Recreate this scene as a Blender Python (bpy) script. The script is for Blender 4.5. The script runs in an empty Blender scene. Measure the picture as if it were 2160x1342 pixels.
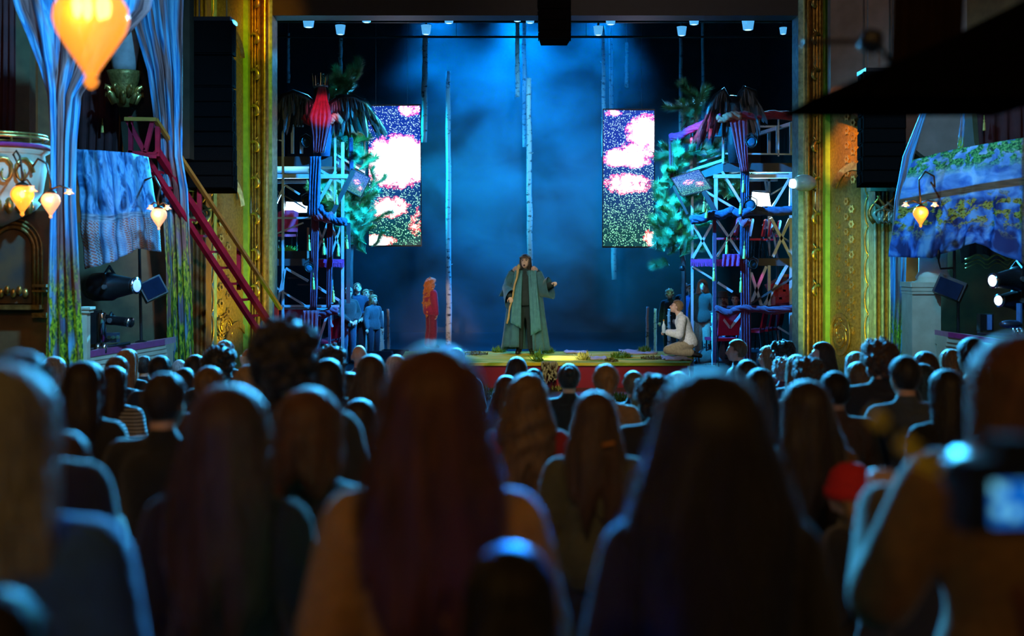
import bpy, bmesh, math, random
from mathutils import Vector, Matrix, noise
from math import sin, cos, pi, radians as R

scene = bpy.context.scene
C = scene.collection
F, CZ, YH = 2700.0, 2.2, 541.0          # focal length in pixels, eye height, eye-level row

# ------------------------------------------------------------------ camera
cam_d = bpy.data.cameras.new('camera')
cam = bpy.data.objects.new('camera', cam_d); C.objects.link(cam)
cam.location = (0, 0, CZ); cam.rotation_euler = (R(90), 0, 0)
cam_d.sensor_width = 36.0; cam_d.lens = 36.0 * F / 2160.0
cam_d.shift_y = -(671.0 - YH) / 2160.0
cam_d.clip_start = 0.05; cam_d.clip_end = 200
cam_d.dof.use_dof = True; cam_d.dof.focus_distance = 22.5
cam_d.dof.aperture_fstop = (cam_d.lens / 1000.0) / 0.034
scene.camera = cam

# ------------------------------------------------------------------ world, exposure
w = bpy.data.worlds.new('world'); scene.world = w; w.use_nodes = True
w.node_tree.nodes['Background'].inputs[0].default_value = (0.02, 0.03, 0.05, 1)
w.node_tree.nodes['Background'].inputs[1].default_value = 0.02
vs = scene.view_settings
vs.view_transform = 'Standard'; vs.look = 'None'; vs.gamma = 1.0; vs.exposure = 0.0
vs.use_curve_mapping = False
cy = scene.cycles
cy.max_bounces = 5; cy.diffuse_bounces = 2; cy.glossy_bounces = 2; cy.transmission_bounces = 3
cy.transparent_max_bounces = 6; cy.volume_bounces = 0
cy.sample_clamp_indirect = 4.0; cy.sample_clamp_direct = 0.0
cy.caustics_reflective = False; cy.caustics_refractive = False
cy.volume_step_rate = 3.0; cy.volume_max_steps = 64; cy.adaptive_threshold = 0.05

# ------------------------------------------------------------------ small maths
def gx(px, D): return (px - 1080.0) / F * D
def gz(py, D): return CZ - (py - YH) / F * D
def at(px, py, D): return Vector((gx(px, D), D, gz(py, D)))
def m2(px, D): return px / F * D           # a size in pixels to metres at distance D
def lerp(a, b, t): return a + (b - a) * t
def floor_z(D): return 0.53 - 0.078 * D    # raked stalls floor

# ------------------------------------------------------------------ lamps and added fill lights
def light(kind, loc, target, color, power, **k):
    d = bpy.data.lights.new('lamp_or_fill', kind); d.color = color; d.energy = power
    for a, v in k.items(): setattr(d, a, v)
    o = bpy.data.objects.new('lamp_or_fill', d); C.objects.link(o); o.location = loc
    if target is not None:
        o.rotation_euler = (Vector(target) - Vector(loc)).to_track_quat('-Z', 'Y').to_euler()
    return o
def spot(loc, target, color, power, ang=40, blend=0.6, rad=0.1):
    return light('SPOT', loc, target, color, power, spot_size=R(ang), spot_blend=blend, shadow_soft_size=rad)

BLUE = (0.0, 0.2, 1.0); CYAN = (0.01, 0.42, 1.0); WARM = (1.0, 0.72, 0.45); AMBER = (1.0, 0.42, 0.08)
# blue wash from the flies over the stage, pointing down and out to the stalls
for x, y, p in ((-2.2, 34.5, 5000), (0.2, 35.0, 9500), (2.6, 34.5, 5000)):
    spot((x, y, 9.4), (0.2 + x * 0.3, 30.0, 1.5), (0.0, 0.24, 1.0), p, 62, 1.0, 0.3)
spot((-6.3, 31.6, 6.0), (0.6, 32.5, 3.6), (0.0, 0.5, 1.0), 9000, 40, 1.0, 0.3)
spot((7.1, 31.6, 6.0), (0.4, 32.5, 3.4), (0.0, 0.28, 1.0), 8000, 40, 1.0, 0.3)
spot((0.4, 24.4, 6.3), (0.5, 31.5, 4.6), (0.08, 0.5, 1.0), 3000, 50, 0.9, 0.15)  # added front fill that brightens the birch trunks and the haze
# cool front fill, added to brighten the two towers
spot((0.6, 23.4, 6.25), (-4.1, 25.5, 2.5), (0.01, 0.36, 1.0), 22000, 46, 0.9, 0.1)
spot((0.2, 23.4, 6.25), (4.9, 25.5, 2.5), (0.01, 0.36, 1.0), 22000, 46, 0.9, 0.1)
# backlights low in the flies that rim the heads in the stalls
for x, p in ((-2.2, 42000), (0.6, 42000), (3.2, 38000)):
    spot((x, 25.2, 6.9), (x * 0.8, 8.0, 0.9), (0.05, 0.5, 1.0), p, 48, 0.7, 0.1)
spot((1.4, 25.2, 6.9), at(1085, 1050, 2.6), (0.0, 0.18, 1.0), 130000, 1.7, 0.8, 0.05)
# follow spots and front light from the house
spot((-3.0, 3.0, 8.2), at(1105, 640, 23.3), (1.0, 0.95, 0.88), 5600, 6.0, 0.5, 0.05)
spot((-2.4, 4.0, 8.2), at(912, 655, 30.6), (1.0, 0.74, 0.55), 16000, 4.6, 0.6, 0.05)
spot((-4.0, 8.0, 8.8), at(1436, 700, 22.6), (0.95, 0.97, 0.95), 7500, 3.4, 0.5, 0.05)
spot((1.2, 12.0, 8.6), at(1170, 752, 22.6), (1.0, 0.9, 0.4), 3000, 20, 0.9, 0.06)
spot((1.0, 19.0, 8.6), at(1178, 755, 22.4), (1.0, 1.0, 0.65), 7000, 8, 0.9, 0.06)
# faint pale light on the groups beside the towers
spot((-0.4, 16.0, 8.6), at(765, 660, 26.8), (0.12, 0.5, 1.0), 3600, 8, 0.7, 0.05)
spot((1.6, 16.0, 8.6), at(1465, 660, 26.8), (0.12, 0.5, 1.0), 3000, 8, 0.7, 0.05)
spot((-1.0, 13.0, 6.2), at(682, 235, 25.2), (1.0, 0.1, 0.25), 9000, 3.4, 0.7, 0.05)  # added red spot that reddens the veil on the left tower
spot((1.6, 13.0, 6.2), at(1480, 272, 25.4), (1.0, 0.08, 0.35), 8000, 3.4, 0.7, 0.05)  # added red spot on the rail swag of the right tower
spot((0.5, 7.0, 7.5), at(450, 480, 18.8), (1.0, 0.8, 0.7), 2600, 13, 0.8, 0.1)  # added warm-white spot to brighten the red stairs
# gilded proscenium: yellow from below, green and orange accents
spot((-2.5, 21.2, 0.3), (-4.95, 21.3, 2.6), (1.0, 0.72, 0.05), 620, 75, 0.9, 0.1)
spot((-2.6, 17.5, 7.6), (-4.7, 21.5, 5.2), (0.75, 0.8, 0.02), 600, 36, 0.9, 0.1)
spot((-1.2, 16.0, 7.0), (-4.3, 22.2, 6.4), (1.0, 0.34, 0.01), 2200, 14, 0.9, 0.08)
spot((-3.3, 18.5, 0.0), (-4.45, 22.0, 3.4), (0.2, 1.0, 0.03), 220, 30, 0.9, 0.05)
spot((3.4, 16.5, 0.2), (5.4, 21.0, 1.6), (0.9, 0.72, 0.03), 1700, 34, 0.9, 0.1)
spot((2.6, 15.0, 6.6), (5.42, 21.0, 4.2), (1.0, 0.3, 0.01), 14000, 9, 0.9, 0.08)
spot((3.9, 18.5, 0.0), (5.2, 21.8, 3.2), (0.35, 1.0, 0.03), 170, 30, 0.9, 0.05)
# cyan light on the printed cloths at both sides
spot((-0.5, 9.5, 7.6), (-5.4, 15.8, 3.4), (0.1, 0.5, 1.0), 5000, 54, 0.9, 0.2)
spot((0.5, 9.5, 7.6), (5.9, 17.2, 3.0), (0.12, 0.55, 1.0), 3200, 42, 0.9, 0.2)
spot((-3.0, 12.0, 0.2), (-5.3, 16.5, 1.0), (0.7, 0.9, 0.15), 260, 40, 0.9, 0.1)
spot((2.0, 17.0, 7.0), (5.55, 20.9, 2.4), (0.05, 0.8, 1.0), 900, 22, 0.9, 0.1)
spot((0.4, 20.0, 6.3), (-4.3, 22.3, 3.0), (0.05, 0.8, 1.0), 300, 30, 0.9, 0.1)
spot((0.4, 20.0, 6.3), (5.1, 22.3, 2.6), (0.05, 0.8, 1.0), 500, 24, 0.9, 0.1)
# house: weak amber from the circle behind the stalls
spot((-5.0, -3.5, 6.2), (-0.5, 5.0, 1.2), (1.0, 0.55, 0.12), 290, 75, 0.9, 0.4)
spot((0.5, -3.5, 8.0), (0.2, 8.5, 1.2), (1.0, 0.55, 0.2), 560, 40, 0.9, 0.4)  # added amber fill that lifts the middle rows
spot((4.5, -3.5, 6.2), (1.5, 6.0, 1.2), (1.0, 0.48, 0.1), 220, 75, 0.9, 0.4)
spot((0.5, -3.0, 8.5), (4.9, 20.0, 6.8), (1.0, 0.75, 0.65), 2600, 30, 0.9, 0.4)  # added warm spot so the upper right wall shows
spot((0.5, -3.0, 8.5), (-5.0, 17.0, 4.0), (1.0, 0.6, 0.3), 900, 50, 0.9, 0.4)  # added warm spot on the left wall

# ------------------------------------------------------------------ materials
MATS = {}
def nm(name):
    m = bpy.data.materials.new(name); m.use_nodes = True
    nt = m.node_tree; b = nt.nodes['Principled BSDF']
    return m, nt, b
def mat(name, col, rough=0.6, metal=0.0, col2=None, scale=8.0, bump=0.0, emit=None, es=0.0, stretch=None, spec=0.5, sheen=0.0):
    if name in MATS: return MATS[name]
    m, nt, b = nm(name); MATS[name] = m
    N, L = nt.nodes, nt.links
    b.inputs['Roughness'].default_value = rough; b.inputs['Metallic'].default_value = metal
    b.inputs['Specular IOR Level'].default_value = spec
    if sheen: b.inputs['Sheen Weight'].default_value = sheen
    c2 = col2 if col2 is not None else tuple(min(1, c * 0.72) for c in col)
    tc = N.new('ShaderNodeTexCoord'); mp = N.new('ShaderNodeMapping')
    mp.inputs['Scale'].default_value = stretch or (1, 1, 1)
    nz = N.new('ShaderNodeTexNoise'); nz.inputs['Scale'].default_value = scale; nz.inputs['Detail'].default_value = 4
    rp = N.new('ShaderNodeValToRGB')
    rp.color_ramp.elements[0].position = 0.32; rp.color_ramp.elements[1].position = 0.68
    rp.color_ramp.elements[0].color = (*c2, 1); rp.color_ramp.elements[1].color = (*col, 1)
    L.new(tc.outputs['Object'], mp.inputs['Vector']); L.new(mp.outputs[0], nz.inputs['Vector'])
    L.new(nz.outputs['Fac'], rp.inputs['Fac']); L.new(rp.outputs[0], b.inputs['Base Color'])
    if bump:
        bp = N.new('ShaderNodeBump'); bp.inputs['Strength'].default_value = bump; bp.inputs['Distance'].default_value = 0.02
        L.new(nz.outputs['Fac'], bp.inputs['Height']); L.new(bp.outputs[0], b.inputs['Normal'])
    if emit is not None:
        b.inputs['Emission Color'].default_value = (*emit, 1); b.inputs['Emission Strength'].default_value = es
    return m

def hairmat(name, col):
    if name in MATS: return MATS[name]
    m, nt, b = nm(name); MATS[name] = m
    N, L = nt.nodes, nt.links
    b.inputs['Roughness'].default_value = 0.58; b.inputs['Specular IOR Level'].default_value = 0.4
    b.inputs['Sheen Weight'].default_value = 0.35; b.inputs['Sheen Roughness'].default_value = 0.35
    tc = N.new('ShaderNodeTexCoord'); mp = N.new('ShaderNodeMapping'); mp.inputs['Scale'].default_value = (60, 60, 2.2)
    nz = N.new('ShaderNodeTexNoise'); nz.inputs['Scale'].default_value = 1.6; nz.inputs['Detail'].default_value = 3
    rp = N.new('ShaderNodeValToRGB')
    rp.color_ramp.elements[0].position = 0.3; rp.color_ramp.elements[1].position = 0.72
    rp.color_ramp.elements[0].color = (*[c * 0.45 for c in col], 1); rp.color_ramp.elements[1].color = (*[min(1, c * 1.35) for c in col], 1)
    bp = N.new('ShaderNodeBump'); bp.inputs['Strength'].default_value = 0.7; bp.inputs['Distance'].default_value = 0.004
    L.new(tc.outputs['Object'], mp.inputs['Vector']); L.new(mp.outputs[0], nz.inputs['Vector'])
    L.new(nz.outputs['Fac'], rp.inputs['Fac']); L.new(rp.outputs[0], b.inputs['Base Color'])
    L.new(nz.outputs['Fac'], bp.inputs['Height']); L.new(bp.outputs[0], b.inputs['Normal'])
    return m

def emat(name, col, s):
    if name in MATS: return MATS[name]
    m, nt, b = nm(name); MATS[name] = m
    b.inputs['Base Color'].default_value = (*col, 1)
    b.inputs['Emission Color'].default_value = (*col, 1); b.inputs['Emission Strength'].default_value = s
    return m

# ------------------------------------------------------------------ mesh builder
class MB:
    def __init__(s): s.v = []; s.f = []; s.uv = None
    def add(s, vs, fs):
        b = len(s.v); s.v += [Vector(p) for p in vs]; s.f += [tuple(b + i for i in q) for q in fs]; return b
    def box(s, c, d, rot=None):
        c = Vector(c); hx, hy, hz = d[0] / 2, d[1] / 2, d[2] / 2
        P = [Vector((x, y, z)) for z in (-hz, hz) for y in (-hy, hy) for x in (-hx, hx)]
        if rot is not None: P = [rot @ p for p in P]
        s.add([c + p for p in P], [(0, 2, 3, 1), (4, 5, 7, 6), (0, 1, 5, 4), (2, 6, 7, 3), (0, 4, 6, 2), (1, 3, 7, 5)])
        return s
    def beam(s, a, b, w, h=None):
        a, b = Vector(a), Vector(b); h = h or w; d = (b - a); L = d.length
        s.box((a + b) / 2, (w, h, L), d.to_track_quat('Z', 'Y').to_matrix()); return s
    def tube(s, pts, r, n=8, caps=True, flat=1.0):
        pts = [Vector(p) for p in pts]; m = len(pts)
        rs = r if isinstance(r, (list, tuple)) else [r] * m
        base = len(s.v); up = None
        for i, p in enumerate(pts):
            t = (pts[min(i + 1, m - 1)] - pts[max(i - 1, 0)])
            t = t.normalized() if t.length > 1e-9 else Vector((0, 0, 1))
            if up is None: up = Vector((0, 1, 0)) if abs(t.y) < 0.9 else Vector((1, 0, 0))
            u = t.cross(up)
            if u.length < 1e-6: u = t.orthogonal()
            u.normalize(); v = u.cross(t).normalized(); up = v
            for k in range(n):
                a = 2 * pi * k / n; s.v.append(p + (u * cos(a) + v * sin(a) * flat) * rs[i])
        for i in range(m - 1):
            for k in range(n):
                a, b = base + i * n + k, base + i * n + (k + 1) % n
                s.f.append((a, b, b + n, a + n))
        if caps:
            s.f.append(tuple(base + k for k in range(n))[::-1]); s.f.append(tuple(base + (m - 1) * n + k for k in range(n)))
        return s
    def rings(s, rr, n=16, caps=True):      # rr: list of (center, uvec, vvec)
        base = len(s.v); m = len(rr)
        for c, u, v in rr:
            for k in range(n):
                a = 2 * pi * k / n; s.v.append(Vector(c) + Vector(u) * cos(a) + Vector(v) * sin(a))
        for i in range(m - 1):
            for k in range(n):
                a, b = base + i * n + k, base + i * n + (k + 1) % n
                s.f.append((a, b, b + n, a + n))
        if caps:
            s.f.append(tuple(base + k for k in range(n))[::-1]); s.f.append(tuple(base + (m - 1) * n + k for k in range(n)))
        return s
    def lathe(s, c, prof, n=16, rot=None):  # prof: (radius, z)
        c = Vector(c); rot = rot or Matrix.Identity(3)
        return s.rings([(c + rot @ Vector((0, 0, z)), rot @ Vector((max(r, 1e-4), 0, 0)), rot @ Vector((0, max(r, 1e-4), 0))) for r, z in prof], n)
    def ell(s, c, r, n=12, m=8, rot=None):
        c = Vector(c); rot = rot or Matrix.Identity(3); rr = []
        for i in range(m + 1):
            a = -pi / 2 + pi * i / m; k = max(cos(a), 0.02)
            rr.append((c + rot @ Vector((0, 0, r[2] * sin(a))), rot @ Vector((r[0] * k, 0, 0)), rot @ Vector((0, r[1] * k, 0))))
        return s.rings(rr, n)
    def cap(s, a, b, r0, r1, n=10):         # tapered capsule
        a, b = Vector(a), Vector(b); d = b - a; L = d.length
        t = d.normalized() if L > 1e-9 else Vector((0, 0, 1))
        pts, rs = [], []
        for q in (-1, -0.85, -0.5): pts.append(a + t * r0 * q); rs.append(max(r0 * math.sqrt(1 - q * q), r0 * 0.05))
        pts.append(a); rs.append(r0); pts.append(b); rs.append(r1)
        for q in (0.5, 0.85, 1): pts.append(b + t * r1 * q); rs.append(max(r1 * math.sqrt(1 - q * q), r1 * 0.05))
        return s.tube(pts, rs, n)
    def prism(s, poly, z0, z1):             # plan polygon extruded up
        n = len(poly); b = len(s.v)
        s.v += [Vector((x, y, z0)) for x, y in poly] + [Vector((x, y, z1)) for x, y in poly]
        for k in range(n): s.f.append((b + k, b + (k + 1) % n, b + n + (k + 1) % n, b + n + k))
        s.f.append(tuple(b + k for k in range(n))[::-1]); s.f.append(tuple(b + n + k for k in range(n)))
        return s
    def slab(s, poly, thick):               # 3D polygon given thickness vector
        t = Vector(thick); n = len(poly); b = len(s.v)
        s.v += [Vector(p) for p in poly] + [Vector(p) + t for p in poly]
        for k in range(n): s.f.append((b + k, b + (k + 1) % n, b + n + (k + 1) % n, b + n + k))
        s.f.append(tuple(b + k for k in range(n))[::-1]); s.f.append(tuple(b + n + k for k in range(n)))
        return s
    def mesh(s, name):
        me = bpy.data.meshes.new(name); me.from_pydata([tuple(p) for p in s.v], [], s.f)
        bm = bmesh.new(); bm.from_mesh(me); bmesh.ops.recalc_face_normals(bm, faces=bm.faces); bm.to_mesh(me); bm.free()
        return me
    def build(s, name, m=None, parent=None, smooth=False):
        return obj(name, s.mesh(name), m, parent, smooth)

def obj(name, me, m=None, parent=None, smooth=False):
    o = bpy.data.objects.new(name, me); C.objects.link(o)
    if m is not None:
        if not me.materials: me.materials.append(m)
        if me.materials[0] is not m:
            o.material_slots[0].link = 'OBJECT'; o.material_slots[0].material = m
    if smooth:
        for p in me.polygons: p.use_smooth = True
    if parent is not None: adopt(o, parent)
    return o
def world_of(p):
    M = p.matrix_basis.copy()
    if p.parent is not None: M = world_of(p.parent) @ p.matrix_parent_inverse @ M
    return M
def adopt(o, p):
    o.parent = p; o.matrix_parent_inverse = world_of(p).inverted()
def tag(o, label=None, cat=None, group=None, kind=None):
    if label: o['label'] = label
    if cat: o['category'] = cat
    if group: o['group'] = group
    if kind: o['kind'] = kind
    return o
def thing(name, label, cat, loc=(0, 0, 0), group=None):
    o = bpy.data.objects.new(name, None); C.objects.link(o); o.location = loc; o.empty_display_size = 0.1
    return tag(o, label, cat, group)
def struct(name, mb, m, parent=None, smooth=False):
    o = mb.build(name, m, parent, smooth)
    if parent is None: o['kind'] = 'structure'
    return o
def dup(root, M, label=None):
    """copy a thing with its parts and sub-parts; M is the new transform of its root"""
    r = root.copy(); C.objects.link(r); r.matrix_basis = M
    if label: r['label'] = label
    def rec(a, b):
        for ch in list(a.children):
            c = ch.copy(); C.objects.link(c); c.parent = b; c.matrix_parent_inverse = ch.matrix_parent_inverse.copy(); rec(ch, c)
    rec(root, r); return r

def sheet(name, ctrl, nu, nv, m, parent=None, fold=0.0, nf=6, thick=0.006, seed=0, wob=0.0, scallop=0.0):
    """cloth: ctrl = rows of points (top to bottom), interpolated and folded along the view depth"""
    rows, cols = len(ctrl), len(ctrl[0]); rnd = random.Random(seed); ph = [rnd.uniform(0, 6.28) for _ in range(4)]
    def samp(u, v):
        a = u * (cols - 1); i = min(int(a), cols - 2); fu = a - i
        b = v * (rows - 1); j = min(int(b), rows - 2); fv = b - j
        return lerp(lerp(ctrl[j][i], ctrl[j][i + 1], fu), lerp(ctrl[j + 1][i], ctrl[j + 1][i + 1], fu), fv)
    vs, fs, uv = [], [], []
    for j in range(nv + 1):
        for i in range(nu + 1):
            u, v = i / nu, j / nv; p = samp(u, v).copy()
            k = 0.35 + 0.65 * v
            p.y += fold * k * (sin(u * nf * 6.28 + ph[0] + 0.6 * sin(v * 4 + ph[1])) + 0.4 * sin(u * nf * 2.3 * 6.28 + ph[2] + v * 2))
            p.x += fold * 0.3 * k * sin(u * nf * 6.28 + ph[3])
            if wob: p += Vector((0, 1, 0)) * wob * noise.noise(Vector((u * 4, v * 5, seed)))
            if scallop and v > 0.6: p.z += scallop * (v - 0.6) / 0.4 * abs(sin(u * pi * 2.2))
            vs.append(p); uv.append((u, 1 - v))
    for j in range(nv):
        for i in range(nu):
            a = j * (nu + 1) + i; fs.append((a, a + 1, a + nu + 2, a + nu + 1))
    me = bpy.data.meshes.new(name); me.from_pydata([tuple(p) for p in vs], [], fs)
    ul = me.uv_layers.new(name='UVMap')
    for l in me.loops: ul.data[l.index].uv = uv[l.vertex_index]
    o = obj(name, me, m, parent, True)
    sd = o.modifiers.new('thickness', 'SOLIDIFY'); sd.thickness = thick
    return o
def bar(name, a, b, w_, m, parent, h=None): return MB().beam(a, b, w_, h).build(name, m, parent)
# ================================================================== the house: structure and side boxes
GOLD = mat('gold_leaf', (0.72, 0.5, 0.14), 0.32, 0.85, (0.38, 0.24, 0.06), 14, 0.25)
GOLDD = mat('gold_ground', (0.30, 0.22, 0.06), 0.45, 0.6, (0.17, 0.12, 0.03), 22, 0.5)
GREENG = mat('green_fillet', (0.25, 0.55, 0.06), 0.4, 0.3, (0.16, 0.38, 0.04), 9)  # green base colour of the flat fillet strip
TEAL = mat('verdigris_stucco', (0.32, 0.62, 0.55), 0.35, 0.35, (0.14, 0.3, 0.26), 10, 0.2)
CREAM = mat('cream_plaster', (0.62, 0.58, 0.42), 0.55, 0, (0.5, 0.46, 0.32), 6, 0.1)
BROWNW = mat('brown_wall', (0.16, 0.095, 0.035), 0.6, 0, (0.1, 0.055, 0.02), 5, 0.15)
GREYW = mat('grey_plaster', (0.23, 0.18, 0.15), 0.8, 0, (0.18, 0.14, 0.11), 4, 0.1)
BLACK = mat('black_paint', (0.008, 0.008, 0.009), 0.55, 0, (0.004, 0.004, 0.005), 8)
BLKCLOTH = mat('black_cloth', (0.002, 0.002, 0.002), 1.0, 0, None, 20, 0.2, spec=0.0)
BLKMET = mat('black_metal', (0.02, 0.021, 0.024), 0.35, 0.4, None, 30)
GREYMET = mat('grey_metal', (0.32, 0.35, 0.38), 0.3, 0.8, None, 12)
CHROME = mat('polished_steel', (0.6, 0.62, 0.66), 0.15, 1.0, None, 12)
VELVET = mat('purple_velvet', (0.3, 0.01, 0.16), 0.8, 0, (0.18, 0.005, 0.09), 12, 0.1, sheen=0.4)
MAROON = mat('maroon_curtain', (0.07, 0.012, 0.012), 0.9, 0, (0.035, 0.006, 0.006), 5, 0.2)
REDP = mat('red_paint', (0.45, 0.008, 0.035), 0.6, 0, (0.24, 0.004, 0.02), 5, spec=0.25)
ORNG = mat('orange_wood', (0.5, 0.2, 0.02), 0.45, 0, (0.38, 0.14, 0.015), 6)
IRON = mat('wrought_iron', (0.05, 0.035, 0.02), 0.45, 0.6, None, 20)
CARPET = mat('dark_carpet', (0.03, 0.012, 0.01), 0.95, 0, (0.018, 0.008, 0.008), 30, 0.3)

m_, nt_, b_ = nm('stage_deck'); MATS['stage_deck'] = m_
N_, L_ = nt_.nodes, nt_.links
tc_ = N_.new('ShaderNodeTexCoord'); bk_ = N_.new('ShaderNodeTexBrick')
bk_.inputs['Scale'].default_value = 1.0; bk_.inputs['Brick Width'].default_value = 2.4; bk_.inputs['Row Height'].default_value = 0.16
bk_.inputs['Color1'].default_value = (0.012, 0.014, 0.018, 1); bk_.inputs['Color2'].default_value = (0.02, 0.022, 0.026, 1)
bk_.inputs['Mortar'].default_value = (0.003, 0.003, 0.004, 1); bk_.inputs['Mortar Size'].default_value = 0.004
L_.new(tc_.outputs['Object'], bk_.inputs['Vector']); L_.new(bk_.outputs['Color'], b_.inputs['Base Color'])
b_.inputs['Roughness'].default_value = 0.28

# floors, ceiling, outer walls
struct('floor', MB().slab([(-8, -4, floor_z(-4)), (8.6, -4, floor_z(-4)), (8.6, 17.2, floor_z(17.2)), (-8, 17.2, floor_z(17.2))], (0, 0, -0.3)), CARPET)
struct('floor_stage', MB().box((0.3, 27.2, -0.5), (17, 20, 1.0)), MATS['stage_deck'])
struct('ceiling', MB().box((0.3, 16.5, 10.15), (17.4, 42, 0.3)), GREYW)
struct('wall_rear', MB().box((0.3, -4.15, 5), (17, 0.3, 10.6)), BROWNW)
struct('wall_stage_back', MB().box((0.3, 37.2, 5), (17, 0.3, 10.4)), BLACK)
struct('wall_left', MB().prism([(-7.0, -4), (-7.0, 18.9), (-5.15, 21.0), (-4.7, 22.4), (-8.4, 22.4), (-8.4, -4)], -1.2, 10.0), BROWNW)
struct('wall_right', MB().prism([(7.6, -4), (7.6, 18.2), (5.9, 20.9), (5.4, 22.4), (8.6, 22.4), (8.6, -4)], -1.2, 10.0), BROWNW)
struct('wall_wing_left', MB().box((-6.6, 30, 5), (0.2, 14.6, 10)), BLACK)
struct('wall_wing_right', MB().box((7.3, 30, 5), (0.2, 14.6, 10)), BLACK)
ZH = gz(36, 22.6)
struct('wall_header', MB().box((0.4, 22.7, (ZH + 10) / 2), (9.8, 0.5, 10 - ZH)), BLACK)

# ---- proscenium mouldings, left and right
ZB, ZT = -0.95, 9.9
def strip(name, pts, m, back=0.25, smooth=False):
    """pts: (px, D) along the visible face, left to right"""
    pl = [(gx(p, d), d) for p, d in pts]
    return struct(name, MB().prism(pl + [(x, y + back) for x, y in reversed(pl)], ZB, ZT), m, None, smooth)
def round_pts(px0, px1, D, bulge, n=8):
    return [(lerp(px0, px1, i / n), D - bulge * sin(pi * i / n)) for i in range(n + 1)]
tn = [0]
def trim_name(): tn[0] += 1; return 'trim_%d' % tn[0]
def flower_mesh(r, hole):
    mb = MB(); n = 24; pr = []
    for k in range(n):
        a = 2 * pi * k / n; pr.append((a, r * (0.86 + 0.14 * cos(6 * a))))
    o = [Vector((q * cos(a), 0, q * sin(a))) for a, q in pr]; i = [Vector((hole * cos(a), 0, hole * sin(a))) for a, q in pr]
    d = Vector((0, -0.018, 0)); vs = o + i + [p + d for p in o] + [p + d for p in i]; fs = []
    for k in range(n):
        j = (k + 1) % n
        fs += [(2 * n + k, 2 * n + j, 3 * n + j, 3 * n + k), (k, j, 2 * n + j, 2 * n + k), (n + k, n + j, 3 * n + j, 3 * n + k)]
    mb.add(vs, fs); return mb.mesh('flower')
def leaf_mesh(s, flip):
    pts, rs = [], []
    for i in range(9):
        t = i / 8; a = -0.5 + t * 3.6
        q = s * (1 - 0.55 * t)
        pts.append(Vector((flip * q * 0.42 * sin(a), -0.03 * sin(t * pi), s * 0.55 - q * 0.72 * (1 - cos(a)) * 0.9))); rs.append(s * 0.16 * (sin(t * pi * 0.9 + 0.25)) + 0.004)
    mb = MB().tube(pts, rs, 6, True, 0.8)
    mb.tube([Vector((0, 0, s * 0.55)), Vector((flip * s * 0.16, -0.02, s * 0.72)), Vector((flip * s * 0.3, -0.01, s * 0.95))], [s * 0.05, s * 0.07, 0.004], 5)
    return mb.mesh('leaf_scroll')
def arcband(c, r0, r1, a0, a1, yaw, n=20, th=0.02):
    mb = MB(); u = Vector((cos(yaw), sin(yaw), 0)); nrm = Vector((sin(yaw), -cos(yaw), 0)); vs = []; fs = []
    for i in range(n + 1):
        a = lerp(a0, a1, i / n); d = u * cos(a) + Vector((0, 0, sin(a)))
        for r in (r0, r1):
            vs += [c + d * r, c + d * r + nrm * th]
    for i in range(n):
        b = i * 4; fs += [(b + 1, b + 3, b + 7, b + 5), (b, b + 1, b + 5, b + 4), (b + 2, b + 3, b + 7, b + 6)]
    mb.add(vs, fs); return mb
FLOWER = flower_mesh(0.075, 0.028)
def on_panel(p, poly, y):
    for (a, da), (b, db) in zip(poly, poly[1:]):
        if min(a, b) <= p <= max(a, b):
            t = (p - a) / (b - a); D = lerp(da, db, t)
            yaw = math.atan2(db - da, gx(b, db) - gx(a, da))
            return at(p, y, D), yaw
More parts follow.
